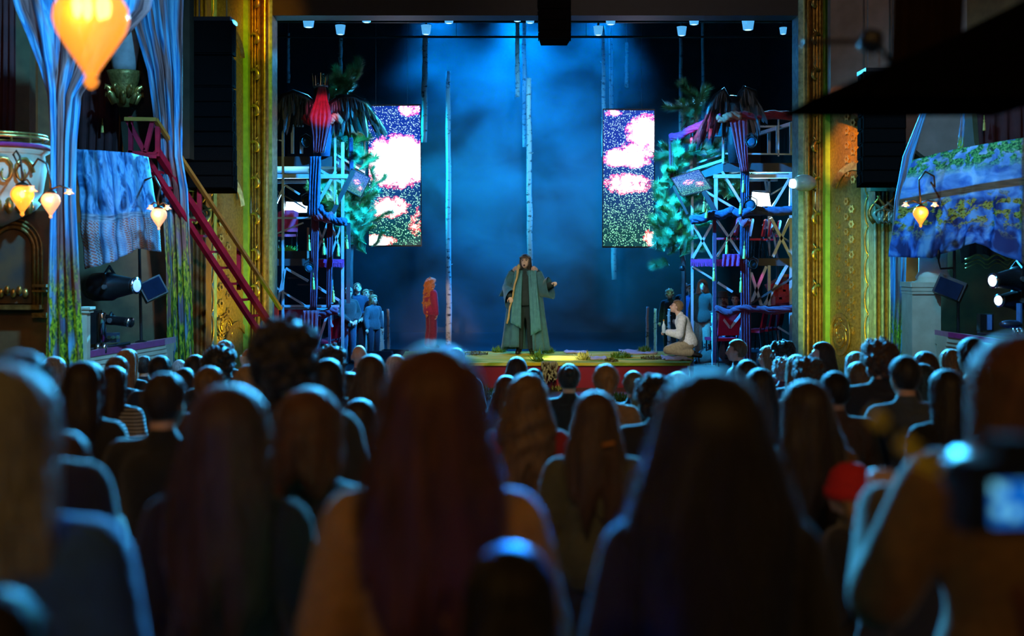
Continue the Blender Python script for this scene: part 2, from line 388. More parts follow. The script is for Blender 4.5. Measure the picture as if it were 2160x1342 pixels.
def proscenium(right):
    if not right:
        edge = (566, 574); roll = (549, 566); flutes = [(524, 529), (530, 535), (536, 541), (542, 548)]
        fil = (513, 523); pan = [(513 - 6.3 * i, 22.0 - 0.95 * (i / 10) - 0.12 * sin(pi * i / 10)) for i in range(11)][::-1]
        cab = (438, 451); leafx = 536; flip = 1
    else:
        edge = (1684, 1697); roll = (1697, 1713); flutes = [(1714, 1719), (1720, 1726), (1727, 1733), (1734, 1741)]
        fil = (1741, 1751); pan = [(1751 + 7.1 * i, 22.0 - 0.95 * (i / 10) - 0.12 * sin(pi * i / 10)) for i in range(11)]
        cab = (1823, 1842); leafx = 1724; flip = -1
    strip(trim_name(), [(edge[0], 22.4), (edge[1], 22.4)], TEAL, 0.5)
    strip(trim_name(), round_pts(roll[0], roll[1], 22.3, 0.09), GOLD, 0.25)
    fl = None
    for a, b in flutes:
        o = strip(trim_name(), round_pts(a, b, 22.2, 0.025, 5), GOLD, 0.25); fl = fl or o
    lm = leaf_mesh(0.26, flip)
    for k in range(9):
        o = obj('leaf_scroll', lm, GOLD, fl, True); o.location = at(leafx, 12 + 76 * k, 22.12); 
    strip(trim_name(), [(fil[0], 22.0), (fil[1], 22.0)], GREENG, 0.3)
    pn = strip(trim_name(), pan, GOLDD, 0.25)
    spots = []
    if not right:
        for k in range(9):
            spots += [(466, 470 + 34 * k), (481, 487 + 34 * k)]
        arcs = [(470, 440, 0.62, 0.5), (470, 120, 0.62, 0.5), (500, 740, 0.5, 0.4)]
    else:
        for k in range(6): spots += [(1787, 216 + 30 * k), (1800, 229 + 30 * k)]
        for k in range(9): spots += [(1768, 440 + 34 * k - (0 if k < 7 else 0)), (1786, 425 + 32 * k), (1797, 441 + 32 * k)]
        arcs = [(1800, 420, 0.6, 0.48), (1772, 705, 0.36, 0.29), (1772, 705, 0.2, 0.16)]
    for p, y in spots:
        q = on_panel(p, pan, y)
        if q:
            o = obj('flower', FLOWER, GOLD, pn); o.location = q[0] + Vector((0, -0.012, 0)); o.rotation_euler = (0, 0, q[1])
    for p, y, r1, r0 in arcs:
        q = on_panel(p, pan, y)
        a0, a1 = (0, 2 * pi) if r1 < 0.5 else ((0.1, pi - 0.1) if not right else (0.2, pi - 0.4))
        arcband(q[0] + Vector((0, -0.02, 0)), r0, r1, a0, a1, q[1]).build('arched_band', GOLD, pn)
    q = on_panel(1772 if right else 476, pan, 705 if right else 690)
    for k in range(6):                      # scrolls of the medallion / foot ornament
        a = k * pi / 3 + 0.3; pts = []
        for i in range(9):
            t = i / 8; aa = a + t * 2.6; rr = 0.24 * (1 - 0.6 * t)
            pts.append(q[0] + Vector((cos(q[1]) * rr * cos(aa), sin(q[1]) * rr * cos(aa) - 0.02, rr * sin(aa))))
        MB().tube(pts, [0.016] * 8 + [0.004], 5).build('scroll', GOLD, pn, True)
    # strip of cabochons in a beaded frame
    D = 20.9
    cs = strip(trim_name(), [(cab[0], D), (cab[1], D)], TEAL, 0.3)
    cmx = (cab[0] + cab[1]) / 2; hw = m2((cab[1] - cab[0]) / 2, D)
    egg = MB().ell((0, 0, 0), (hw * 0.62, 0.05, 0.19), 10, 8).mesh('cabochon')
    ring = MB()
    ring.tube([(hw * 0.92 * cos(a), -0.01, 0.235 * sin(a)) for a in [i * 2 * pi / 18 for i in range(19)]], 0.016, 5, False)
    ringm = ring.mesh('beaded_ring')
    for k in range(13):
        p = at(cmx, 0, D) ; p.z = gz(755 - 62 * k, D)
        o = obj('cabochon', egg, TEAL, cs, True); o.location = p
        o = obj('ring_moulding', ringm, GOLD, cs, True); o.location = p
        r = MB().ell(p + Vector((0, -0.01, m2(31, D))), (hw * 0.5, 0.03, 0.04), 8, 5).build('rosette', GOLD, cs, True)
    # fluted pilaster beside it
    if not right:
        for a, b in ((394, 402), (403, 411), (412, 420), (421, 429), (430, 437)):
            strip(trim_name(), round_pts(a, b, 20.5, 0.04, 5), GOLD if a in (403, 421) else BROWNW, 0.3)
    else:
        for a, b in ((1843, 1850), (1851, 1858), (1859, 1866), (1867, 1874), (1875, 1884)):
            strip(trim_name(), round_pts(a, b, 20.3, 0.04, 5), GOLD if a in (1851, 1867) else TEAL, 0.3)
    # acanthus capital above the pilaster
    cx, cyy, DD = (418, 418, 20.3) if not right else (1862, 420, 20.1)
    cp = thing('acanthus_capital', 'curling teal gilded acanthus capital below the ' + ('left' if not right else 'right') + ' black speaker column', 'ornament', at(cx, cyy, DD) + Vector((0, 0.1, -0.3)))
    MB().box(at(cx, 400, DD) + Vector((0, 0.05, 0)), (0.42, 0.25, 0.05)).build('abacus', TEAL, cp)
    rnd = random.Random(5)
    for k in range(9):
        pts, rs = [], []
        b0 = at(cx - 20 + 5 * k, 470, DD)
        s = 1 if k % 2 else -1
        for i in range(8):
            t = i / 7; pts.append(b0 + Vector((s * 0.09 * sin(t * 4.2), -0.06 - 0.05 * t, 0.42 * t - 0.1 * t * t * (k % 3)))); rs.append(0.035 * (1 - 0.7 * t) + 0.006)
        MB().tube(pts, rs, 6).build('acanthus_leaf', TEAL if k % 3 else GOLD, cp, True)
proscenium(False); proscenium(True)

# ---- line arrays
GRILLE = mat('speaker_grille', (0.004, 0.0035, 0.0035), 0.7, 0.0, (0.002, 0.002, 0.002), 160, 0.4, spec=0.05)
CABM = mat('cabinet_black', (0.006, 0.006, 0.006), 1.0, 0, None, 20, spec=0.0)
def line_array(name, label, x0, x1, ys, D, side):
    t = thing(name, label, 'speaker', at((x0 + x1) / 2, ys[-1], D))
    wdt = m2(x1 - x0, D); n = len(ys) - 1
    for i in range(n):
        tilt = R(-(max(0, i - 1)) * 1.1)
        c = at((x0 + x1) / 2, (ys[i] + ys[i + 1]) / 2, D) + Vector((0, 0.26 + 0.01 * i * i * 0.15, 0)); h = m2(ys[i + 1] - ys[i], D) * 0.965
        rot = Matrix.Rotation(tilt, 3, 'X') @ Matrix.Rotation(0, 3, 'Z')
        mb = MB(); b = []
        for (xx, yy, zz) in ((-.5, -.26, -.5), (.5, -.26, -.5), (.42, .26, -.42), (-.42, .26, -.42), (-.5, -.26, .5), (.5, -.26, .5), (.42, .26, .42), (-.42, .26, .42)):
            b.append(c + rot @ Vector((xx * wdt, yy, zz * h)))
        mb.add(b, [(0, 1, 2, 3), (4, 5, 6, 7), (0, 1, 5, 4), (1, 2, 6, 5), (2, 3, 7, 6), (3, 0, 4, 7)])
        cb = mb.build('speaker_cabinet', CABM, t)
        fr = MB().box(c + rot @ Vector((0, -0.27, 0)), (wdt * 0.94, 0.03, h * 0.9), rot).build('grille', GRILLE, cb)
        for q in (-0.5, 0.5):
            MB().box(c + rot @ Vector((q * wdt * 1.015, -0.1, 0)), (0.012, 0.1, h * 0.8), rot).build('side_plate', CABM, cb)
    MB().box(at((x0 + x1) / 2, ys[0] - 3, D) + Vector((0, 0.25, 0)), (wdt * 0.9, 0.5, 0.06)).build('flying_frame', BLKMET, t)
    for q in (-0.3, 0.3):
        a = at((x0 + x1) / 2, ys[0] - 4, D) + Vector((q * wdt, 0.25, 0))
        MB().tube([a, (a.x, a.y, 10.0)], 0.012, 6).build('chain', GREYMET, t)
    return t
line_array('line_array_speaker', 'tall curved black speaker column hanging left beside red stairs', 392, 490, [42, 116, 184, 216, 249, 280, 312, 344, 375, 402], 19.0, -1)
line_array('line_array_speaker', 'tall black speaker column hanging right beside orange lit gold panel', 1822, 1912, [150, 182, 212, 243, 273, 303, 333, 363, 390], 19.0, 1)
line_array('center_speaker', 'short dark red speaker cluster hanging over stage centre', 1137, 1204, [-30, -5, 19, 43, 65, 85], 21.6, 0)
light('SPOT', (0.4, 16.0, 8.8), at(1170, 40, 21.6), (1.0, 0.1, 0.05), 30, spot_size=R(8), spot_blend=0.8, shadow_soft_size=0.05)

# ---- printed cloths
def print_mat(name, kind):
    m, nt, b = nm(name); MATS[name] = m; N, L = nt.nodes, nt.links
    uv = N.new('ShaderNodeUVMap'); uv.uv_map = 'UVMap'
    def tex(scale, st, det=5, dist=0.0, off=0.0):
        mp = N.new('ShaderNodeMapping'); mp.inputs['Scale'].default_value = st; mp.inputs['Location'].default_value = (off, off * 0.7, 0)
        L.new(uv.outputs[0], mp.inputs['Vector'])
        n = N.new('ShaderNodeTexNoise'); n.inputs['Scale'].default_value = scale; n.inputs['Detail'].default_value = det; n.inputs['Distortion'].default_value = dist
        L.new(mp.outputs[0], n.inputs['Vector']); return n.outputs['Fac']
    def ramp(fac, stops):
        r = N.new('ShaderNodeValToRGB'); e = r.color_ramp.elements
        while len(e) < len(stops): e.new(0.5)
        for el, (p, c) in zip(e, stops): el.position = p; el.color = (*c, 1)
        L.new(fac, r.inputs['Fac']); return r.outputs[0]
    def mix(f, a, b_):
        x = N.new('ShaderNodeMix'); x.data_type = 'RGBA'
        L.new(f, x.inputs['Factor']); L.new(a, x.inputs['A']); L.new(b_, x.inputs['B']); return x.outputs['Result']
    def math_(op, a, b_):
        x = N.new('ShaderNodeMath'); x.operation = op; x.use_clamp = True
        for k, q in enumerate((a, b_)):
            if isinstance(q, (int, float)): x.inputs[k].default_value = q
            else: L.new(q, x.inputs[k])
        return x.outputs[0]
    sp = N.new('ShaderNodeSeparateXYZ'); L.new(uv.outputs[0], sp.inputs[0]); U, V = sp.outputs[0], sp.outputs[1]
    def band(v, lo, hi, soft):          # 1 between lo and hi
        a = N.new('ShaderNodeMapRange'); a.inputs[1].default_value = lo - soft; a.inputs[2].default_value = lo + soft; L.new(v, a.inputs[0])
        c = N.new('ShaderNodeMapRange'); c.inputs[1].default_value = hi - soft; c.inputs[2].default_value = hi + soft; c.inputs[3].default_value = 1; c.inputs[4].default_value = 0; L.new(v, c.inputs[0])
        return math_('MULTIPLY', a.outputs[0], c.outputs[0])
    if kind == 'tree':                  # painted trunk, bark and ivy at the foot
        base = ramp(tex(4, (5, 1.2, 1), 6, 1.2), [(0.3, (0.02, 0.08, 0.22)), (0.45, (0.06, 0.3, 0.6)), (0.58, (0.22, 0.6, 0.8)), (0.7, (0.1, 0.36, 0.62))])
        bark = ramp(tex(5, (6, 1.4, 1), 5, 0.6, 3), [(0.35, (0.1, 0.04, 0.04)), (0.65, (0.45, 0.22, 0.2))])
        c = mix(ramp(tex(2.2, (2.4, 1.2, 1), 2, 0.3, 7), [(0.45, (0, 0, 0)), (0.54, (1, 1, 1))]), base, bark)
        ivy = ramp(tex(40, (1, 2.5, 1), 4, 0.5), [(0.4, (0.02, 0.1, 0.03)), (0.55, (0.4, 0.55, 0.02)), (0.65, (0.75, 0.7, 0.05))])
        f = math_('MULTIPLY', band(V, -0.1, 0.2, 0.06), ramp(tex(6, (2, 3, 1), 4, 0.4, 5), [(0.42, (0, 0, 0)), (0.52, (1, 1, 1))]))
        c = mix(f, c, ivy)
    elif kind == 'ruin':                # painted folds, a ledge and a brick lattice below
        sw = ramp(tex(3, (3.2, 1.2, 1), 5, 1.8), [(0.3, (0.01, 0.04, 0.12)), (0.45, (0.04, 0.2, 0.45)), (0.58, (0.22, 0.55, 0.85)), (0.72, (0.05, 0.14, 0.3))])
        bk = N.new('ShaderNodeTexBrick'); mp = N.new('ShaderNodeMapping'); mp.inputs['Rotation'].default_value = (0, 0, 0.7); mp.inputs['Scale'].default_value = (9, 12, 1)
        L.new(uv.outputs[0], mp.inputs['Vector']); L.new(mp.outputs[0], bk.inputs['Vector'])
        bk.inputs['Scale'].default_value = 1; bk.inputs['Color1'].default_value = (0.32, 0.12, 0.12, 1); bk.inputs['Color2'].default_value = (0.42, 0.2, 0.16, 1); bk.inputs['Mortar'].default_value = (0.3, 0.5, 0.62, 1); bk.inputs['Mortar Size'].default_value = 0.035
        c = mix(band(V, -0.2, 0.42, 0.03), sw, bk.outputs['Color'])
        st = ramp(tex(2.4, (6, 0.3, 1), 2, 0, 2), [(0.5, (0, 0, 0)), (0.58, (1, 1, 1))])
        c = mix(math_('MULTIPLY', st, 0.75), c, ramp(tex(6, (3, 1, 1)), [(0.3, (0.06, 0.16, 0.36)), (0.7, (0.25, 0.55, 0.75))]))
        c = mix(band(V, 0.40, 0.46, 0.01), c, ramp(tex(8, (1, 6, 1)), [(0.3, (0.03, 0.06, 0.14)), (0.7, (0.4, 0.55, 0.65))]))
    else:                               # painted pergola with vines
        sky = ramp(tex(3, (2, 2, 1), 4, 0.8), [(0.35, (0.05, 0.16, 0.5)), (0.5, (0.2, 0.42, 0.75)), (0.65, (0.55, 0.68, 0.85))])
        dark = ramp(tex(3, (3, 1.6, 1), 3, 0.4, 4), [(0.42, (0.01, 0.03, 0.16)), (0.5, (0.04, 0.16, 0.5)), (0.62, (0.2, 0.45, 0.75))])
        c = mix(band(V, -0.2, 0.52, 0.02), sky, dark)
        vine = ramp(tex(34, (1.6, 1.4, 1), 4, 0.6), [(0.4, (0.01, 0.09, 0.04)), (0.52, (0.06, 0.4, 0.12)), (0.64, (0.3, 0.62, 0.2))])
        f = math_('MULTIPLY', band(V, 0.8, 1.2, 0.05), ramp(tex(7, (2, 2, 1), 4, 0.3, 6), [(0.44, (0, 0, 0)), (0.5, (1, 1, 1))])); c = mix(f, c, vine)
        vine2 = ramp(tex(40, (1.6, 1.4, 1), 4, 0.6, 9), [(0.4, (0.05, 0.06, 0.01)), (0.52, (0.5, 0.36, 0.04)), (0.64, (0.3, 0.42, 0.08))])
        f = math_('MULTIPLY', band(V, 0.22, 0.55, 0.08), ramp(tex(6, (2.4, 2, 1), 4, 0.3, 11), [(0.5, (0, 0, 0)), (0.55, (1, 1, 1))])); c = mix(f, c, vine2)
        wood = ramp(tex(9, (1, 14, 1), 4, 0.3), [(0.3, (0.08, 0.03, 0.015)), (0.7, (0.3, 0.14, 0.06))])
        tl = N.new('ShaderNodeMath'); tl.operation = 'MULTIPLY_ADD'; L.new(U, tl.inputs[0]); tl.inputs[1].default_value = -0.1; L.new(V, tl.inputs[2])
        c = mix(band(tl.outputs[0], 0.50, 0.57, 0.006), c, wood)
        c = mix(math_('MULTIPLY', band(U, 0.93, 1.2, 0.01), 0.9), c, wood)
    L.new(c, b.inputs['Base Color']); b.inputs['Roughness'].default_value = 0.75
    tr = N.new('ShaderNodeBsdfTranslucent'); L.new(c, tr.inputs['Color'])
    tp = N.new('ShaderNodeBsdfTransparent')
    m1 = N.new('ShaderNodeMixShader'); m1.inputs[0].default_value = 0.25
    m2_ = N.new('ShaderNodeMixShader'); m2_.inputs[0].default_value = 0.10 if kind == 'tree' else 0.03
    out = [n for n in N if n.type == 'OUTPUT_MATERIAL'][0]
    L.new(b.outputs[0], m1.inputs[1]); L.new(tr.outputs[0], m1.inputs[2]); L.new(m1.outputs[0], m2_.inputs[1]); L.new(tp.outputs[0], m2_.inputs[2]); L.new(m2_.outputs[0], out.inputs['Surface'])
    return m
TREEP, RUINP, VINEP = print_mat('tree_print', 'tree'), print_mat('ruin_print', 'ruin'), print_mat('vine_print', 'vine')
def rowpts(y, x0, x1, D, n=4, D1=None, sag=0):
    return [at(lerp(x0, x1, i / (n - 1)), y + sag * sin(pi * i / (n - 1)), lerp(D, D1 or D, i / (n - 1))) for i in range(n)]
o = sheet('printed_drape', [rowpts(-60, 10, 335, 13.6), rowpts(20, 32, 318, 13.6), rowpts(75, 55, 268, 13.6), rowpts(140, 80, 215, 13.6), rowpts(200, 98, 170, 13.6), rowpts(300, 104, 160, 13.6), rowpts(420, 104, 158, 13.5), rowpts(560, 100, 166, 13.5), rowpts(660, 98, 172, 13.5), rowpts(775, 96, 178, 13.5)], 60, 80, TREEP, None, 0.045, 4, seed=2)
tag(o, 'tall blue gauze drape printed with tree bark, gathered like a trunk behind big lantern', 'drape')
o = sheet('printed_drape', [rowpts(-60, 258, 390, 17.6), rowpts(60, 285, 386, 17.6), rowpts(150, 312, 386, 17.6), rowpts(250, 326, 386, 17.6), rowpts(330, 332, 386, 17.6), rowpts(400, 342, 398, 17.8), rowpts(560, 352, 405, 18.0), rowpts(775, 355, 412, 18.2)], 48, 70, TREEP, None, 0.05, 4, seed=5)
tag(o, 'narrow blue drape with yellow green ivy foot hanging behind the red stairs', 'drape')
o = sheet('printed_banner', [[at(156, 314, 15.9), at(215, 318, 15.8), at(270, 322, 15.9), at(312, 332, 16.2)],
                            [at(166, 400, 15.8), at(225, 405, 15.7), at(280, 408, 15.8), at(326, 415, 16.1)],
                            [at(172, 480, 15.8), at(230, 485, 15.7), at(285, 470, 15.8), at(334, 470, 16.1)],
                            [at(180, 568, 15.8), at(238, 553, 15.7), at(292, 524, 15.8), at(338, 532, 16.1)]], 60, 44, RUINP, None, 0.04, 5, seed=3, wob=0.08)
tag(o, 'blue banner printed with brick lattice hung over the left box front', 'banner')
o = sheet('printed_banner', [[at(1926, 338, 15.9), at(2000, 318, 15.7), at(2080, 303, 15.4), at(2175, 288, 15.0)],
                            [at(1905, 400, 15.9), at(1985, 390, 15.7), at(2075, 380, 15.4), at(2175, 372, 15.0)],
                            [at(1890, 470, 15.9), at(1975, 460, 15.7), at(2070, 455, 15.4), at(2175, 455, 15.0)],
                            [at(1878, 542, 15.9), at(1965, 545, 15.7), at(2058, 512, 15.4), at(2175, 566, 15.0)]], 60, 44, VINEP, None, 0.035, 5, seed=8, wob=0.06)
tag(o, 'blue banner printed with pergola vines hung over the right box front', 'banner')
o = sheet('printed_drape', [rowpts(200, 1958, 1966, 16.4), rowpts(330, 1905, 1928, 16.4), rowpts(420, 1888, 1910, 16.4), rowpts(540, 1878, 1912, 16.4), rowpts(660, 1878, 1908, 16.4), rowpts(790, 1876, 1904, 16.4)], 24, 60, TREEP, None, 0.03, 3, seed=4)
tag(o, 'slim blue and green drape falling beside the cream column on the right', 'drape')
o = sheet('printed_drape', [rowpts(170, 2028, 2040, 16.2), rowpts(260, 2024, 2034, 16.2), rowpts(315, 2018, 2030, 16.2)], 8, 16, TREEP, None, 0.01, 2, seed=6)
tag(o, 'thin hanging strip of drape above the vine banner', 'drape')

# ---- left side: walls, boxes
struct('wall_box_left', MB().slab([at(-90, 445, 13.9), at(106, 445, 13.9), at(106, 840, 13.9), at(-90, 840, 13.9)], (0, 0.2, 0)), BROWNW)
nich = thing('painted_niche', 'arched gilt niche with dark painted panel below the far left box', 'niche', at(28, 640, 13.85))
pa = [at(28 + 38 * cos(a), 525 - 40 * sin(a), 13.84) for a in [pi * i / 14 for i in range(15)]]
MB().slab(pa + [at(-10, 640, 13.84), at(66, 640, 13.84)], (0, 0.03, 0)).build('painted_panel', mat('dark_fresco', (0.05, 0.055, 0.05), 0.5, 0, (0.14, 0.09, 0.04), 3.5), nich)
for rr, rad in ((44, 0.025), (52, 0.02), (60, 0.014)):
    MB().tube([at(28 + rr, 650, 13.82)] + [at(28 + rr * cos(a), 525 - rr * 1.05 * sin(a), 13.82) for a in [pi * i / 16 for i in range(17)]] + [at(28 - rr, 650, 13.82)], rad, 6).build('arch_moulding', GOLDD, nich, True)
MB().box(at(28, 648, 13.8), (m2(120, 13.8), 0.14, 0.05)).build('niche_sill', GOLD, nich)
for k in range(5):
    MB().ell(at(2 + 13 * k, 618 - 6 * (k % 2), 13.78), (0.035, 0.03, 0.05), 8, 6).build('gilt_leaf', GOLD, nich, True)
for a, b_, y0, y1 in ((70, 100, 660, 670), (70, 100, 600, 606), (70, 100, 612, 616)):
    struct(trim_name(), MB().box((at(a, y0, 13.8) + at(b_, y1, 13.8)) / 2, (m2(b_ - a, 13.8), 0.08, m2(y1 - y0, 13.8))), GOLDD)

bx = thing('theatre_box', 'cream and gold rounded box front with brass rail at far left edge', 'theatre box', at(0, 470, 13.2))
c0 = at(-25, 0, 13.5)
def zc(y): return gz(y, 13.2)
cc = Vector((c0.x, 13.75, 0))
MB().lathe(cc, [(0.05, zc(475)), (0.2, zc(460)), (0.38, zc(440)), (0.44, zc(425)), (0.4, zc(418)), (0.46, zc(400)), (0.5, zc(350)), (0.48, zc(318)), (0.53, zc(312)), (0.53, zc(306)), (0.1, zc(306))], 40).build('box_front', CREAM, bx, True)
MB().lathe(cc, [(0.46, zc(307)), (0.555, zc(306)), (0.56, zc(300)), (0.54, zc(297)), (0.3, zc(296))], 40).build('velvet_rim', VELVET, bx, True)
for y, r in ((276, 0.012), (283, 0.018)):
    MB().tube([cc + Vector((0.5 * cos(a), 0.5 * sin(a), zc(y))) for a in [i * 2 * pi / 40 for i in range(41)]], r, 6, False).build('brass_rail', GOLD, bx, True)
for k in range(7):
    a = -2.6 + k * 0.42; q = cc + Vector((0.5 * cos(a), 0.5 * sin(a), 0)); MB().tube([q + Vector((0, 0, zc(300))), q + Vector((0, 0, zc(277)))], 0.012, 6).build('rail_post', GOLD, bx)
for k in range(6):
    a = -2.5 + k * 0.36; q = cc + Vector((0.5 * cos(a), 0.5 * sin(a), zc(360)))
    t_ = Vector((-sin(a), cos(a), 0))
    pts = [q + t_ * (0.12 * (1 - i / 13) * cos(i * 0.62)) * (1 if k % 2 else -1) + Vector((cos(a) * 0.02, sin(a) * 0.02, 0.17 * (1 - i / 16) * sin(i * 0.62))) for i in range(12)]
    MB().tube(pts, [0.024 * (1 - i / 16) for i in range(12)], 6).build('gilt_scroll', GOLD, bx, True)
for k in range(9):
    a = -2.6 + k * 0.28; q = cc + Vector((0.42 * cos(a), 0.42 * sin(a), zc(432)))
    MB().ell(q, (0.05, 0.05, 0.09), 8, 6).build('gilt_leaf', GOLD, bx, True)

# upper left: plaster arch, maroon curtain, gilded capital
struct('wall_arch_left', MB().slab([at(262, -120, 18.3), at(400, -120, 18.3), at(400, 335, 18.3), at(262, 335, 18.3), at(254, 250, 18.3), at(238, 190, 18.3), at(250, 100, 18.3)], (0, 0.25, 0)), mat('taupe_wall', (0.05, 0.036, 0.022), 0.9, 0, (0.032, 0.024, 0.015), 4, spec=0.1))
struct('wall_arch_far_left', MB().slab([at(-60, -120, 15.2), at(62, -120, 15.2), at(62, 300, 15.2), at(-60, 300, 15.2)], (0, 0.2, 0)), mat('umber_wall', (0.12, 0.075, 0.03), 0.8))
o = sheet('box_curtain', [rowpts(-40, 150, 268, 18.6), rowpts(150, 150, 262, 18.6), rowpts(335, 150, 258, 18.6)], 40, 20, MAROON, None, 0.05, 6, seed=9)
tag(o, 'dark maroon box curtain behind the plaster arch on the left', 'curtain')
o = sheet('box_curtain', [rowpts(-40, -20, 34, 15.1), rowpts(150, -20, 32, 15.1), rowpts(290, -20, 30, 15.1)], 20, 16, MAROON, None, 0.04, 4, seed=10)
tag(o, 'dark maroon curtain at the far left edge above cream box', 'curtain')
def tassel(parent, p, L, r, m=None):
    m = m or MATS.get('gold_tassel') or mat('gold_tassel', (0.62, 0.45, 0.1), 0.6, 0.1, (0.4, 0.27, 0.05), 40, 0.4)
    mb = MB().lathe(p, [(0.004, 0), (r * 0.5, -L * 0.04), (r * 0.62, -L * 0.12), (r * 0.3, -L * 0.2), (r * 0.7, -L * 0.3), (r, -L * 0.95), (r * 0.9, -L), (0.003, -L)], 10)
    mb.tube([p + Vector((0, 0, r * 2.5)), p], 0.006, 5)
    return mb.build('tassel', m, parent, True)
tassel(o, at(216, 258, 18.4), m2(22, 18.4), 0.022)
cp = thing('gilded_capital', 'gilded leafy capital on pale pilaster beside the maroon curtain', 'capital', at(262, 225, 18.0))
MB().lathe(at(262, 150, 17.9), [(0.16, 0), (0.17, 0.1), (0.2, 0.3), (0.24, 0.5), (0.14, 0.62)], 20).build('stone_shaft', mat('pale_stone', (0.28, 0.3, 0.3), 0.7), cp, True)
rnd = random.Random(3)
MB().lathe(at(262, 205, 17.9), [(0.08, -0.14), (0.14, -0.02), (0.17, 0.14), (0.22, 0.3), (0.24, 0.36), (0.1, 0.37)], 16).build('bell', GOLDD, cp, True)
for k in range(14):
    a = k * 2 * pi / 14; q = at(262, 190 + 14 * (k % 2), 17.9)
    MB().tube([q + Vector((0.14 * cos(a), 0.14 * sin(a), -0.1)), q + Vector((0.2 * cos(a), 0.2 * sin(a), 0.02)), q + Vector((0.25 * cos(a), 0.25 * sin(a), 0.05)), q + Vector((0.26 * cos(a), 0.26 * sin(a), 0.0))], [0.04, 0.045, 0.03, 0.012], 6).build('acanthus_leaf', GOLD, cp, True)

# left stage box: dark interior, ledge, column
struct('wall_box_back_left', MB().slab([at(150, 470, 18.5), at(400, 470, 18.9), at(400, 800, 18.9), at(150, 800, 18.5)], (0, 0.2, 0)), BROWNW)
lb = thing('box_ledge', 'purple velvet topped cream ledge of the left stage box', 'ledge', at(262, 790, 16.2))
def qbox(name, a, b, h0, h1, depth, m, parent):
    mb = MB(); d = Vector((0, depth, 0)); z0, z1 = Vector((0, 0, h0)), Vector((0, 0, h1))
    mb.add([a + z0, b + z0, b + z0 + d, a + z0 + d, a + z1, b + z1, b + z1 + d, a + z1 + d], [(0, 1, 2, 3), (4, 5, 6, 7), (0, 1, 5, 4), (1, 2, 6, 5), (2, 3, 7, 6), (3, 0, 4, 7)])
    return mb.build(name, m, parent)
A, B = at(186, 746, 15.6), at(348, 720, 17.2)
qbox('velvet_top', A, B, -0.05, 0.03, 0.55, VELVET, lb)
qbox('cornice', A + Vector((0, 0.04, 0)), B + Vector((0, 0.04, 0)), -0.1, -0.05, 0.45, CREAM, lb)
qbox('cornice', A + Vector((0, 0.08, 0)), B + Vector((0, 0.08, 0)), -0.16, -0.1, 0.4, CREAM, lb)
qbox('front_panel', A + Vector((0, 0.12, 0)), B + Vector((0, 0.12, 0)), -1.0 - A.z * 0 - 0.3, -0.16, 0.3, CREAM, lb)
cl = thing('box_column', 'slim pale column at the near end of the left box ledge', 'column', at(181, 800, 15.3))
MB().box((at(181, 655, 15.3) + at(181, 830, 15.3)) / 2, (m2(12, 15.3), 0.12, m2(175, 15.3))).build('shaft', CREAM, cl)
MB().box(at(184, 650, 15.3), (m2(24, 15.3), 0.2, 0.03)).build('capital', CREAM, cl); MB().box(at(183, 657, 15.3), (m2(19, 15.3), 0.17, 0.03)).build('necking', CREAM, cl)

# ---- stage lights in the boxes
LENS = emat('white_lens', (0.75, 0.88, 1.0), 3.0)
LENSB = emat('blue_lens', (0.25, 0.5, 1.0), 1.2)
def mover(name, label, a, b, r0, r1, D, lens, yoke=True):
    """tubular stage light: barrel from pixel a to b at distance D"""
    p, q = at(*a, D), at(*b, D - 0.25); d = (q - p).normalized(); L = (q - p).length
    t = thing(name, label, 'stage light', p + Vector((0, 0, -0.3)))
    MB().tube([p, p + d * L * 0.12, p + d * L * 0.14, p + d * L * 0.5, p + d * L * 0.52, q - d * 0.03, q], [r0 * 0.85, r0, r0 * 1.06, r0 * 1.06, r0 * 0.95, r1, r1], 20).build('barrel', BLKMET, t, True)
    MB().tube([q, q + d * 0.035], [r1 * 1.06, r1 * 1.06], 20).build('lens_ring', CHROME, t, True)
    MB().tube([q + d * 0.03, q + d * 0.05], [r1 * 0.85, r1 * 0.6], 18).build('lens', lens, t, True)
    if yoke:
        c = p + d * L * 0.45
        MB().tube([c + Vector((0, -r0 * 1.2, 0)), c + Vector((0, -r0 * 1.2, r0 * 0.9)), c + Vector((0, 0, r0 * 1.5)), c + Vector((0, r0 * 1.2, r0 * 0.9)), c + Vector((0, r0 * 1.2, 0))], 0.02, 6).build('yoke', BLKMET, t)
        MB().lathe(c + Vector((0, -r0 * 1.2, 0)), [(0.03, -0.02), (0.035, 0), (0.03, 0.02)], 10, Matrix.Rotation(R(90), 3, 'X')).build('pivot_knob', GREYMET, t)
    return t
mover('moving_head_light', 'long black barrel stage light with glowing lens in the left box', (188, 606), (284, 603), 0.17, 0.1, 16.3, LENSB)
mover('profile_light', 'small black open fronted spotlight under the long barrel light', (205, 672), (272, 680), 0.06, 0.06, 16.3, BLKMET)
fl = thing('flood_light', 'square black flood light tilted on its pole in the left box', 'stage light', at(318, 640, 16.6))
rot = Matrix.Rotation(R(-28), 3, 'Y') @ Matrix.Rotation(R(25), 3, 'Z')
MB().box(at(322, 610, 16.6), (0.3, 0.16, 0.26), rot).build('housing', BLKMET, fl)
MB().box(at(322, 610, 16.6) + rot @ Vector((0, -0.085, 0)), (0.26, 0.02, 0.22), rot).build('glass', mat('dark_glass', (0.01, 0.02, 0.05), 0.08), fl)
pl = thing('light_pole', 'thin black pole rising from the left box ledge', 'pole', at(298, 724, 16.8))
MB().tube([at(298, 724, 16.85), at(294, 525, 16.85)], 0.02, 8).build('pole', BLKMET, pl); MB().lathe(at(298, 724, 16.85), [(0.08, 0), (0.08, 0.02), (0.03, 0.04)], 12).build('base', BLKMET, pl)
hz = thing('haze_machine', 'steel cylinder haze machine with dials standing on the left box ledge', 'machine', at(225, 735, 16.2))
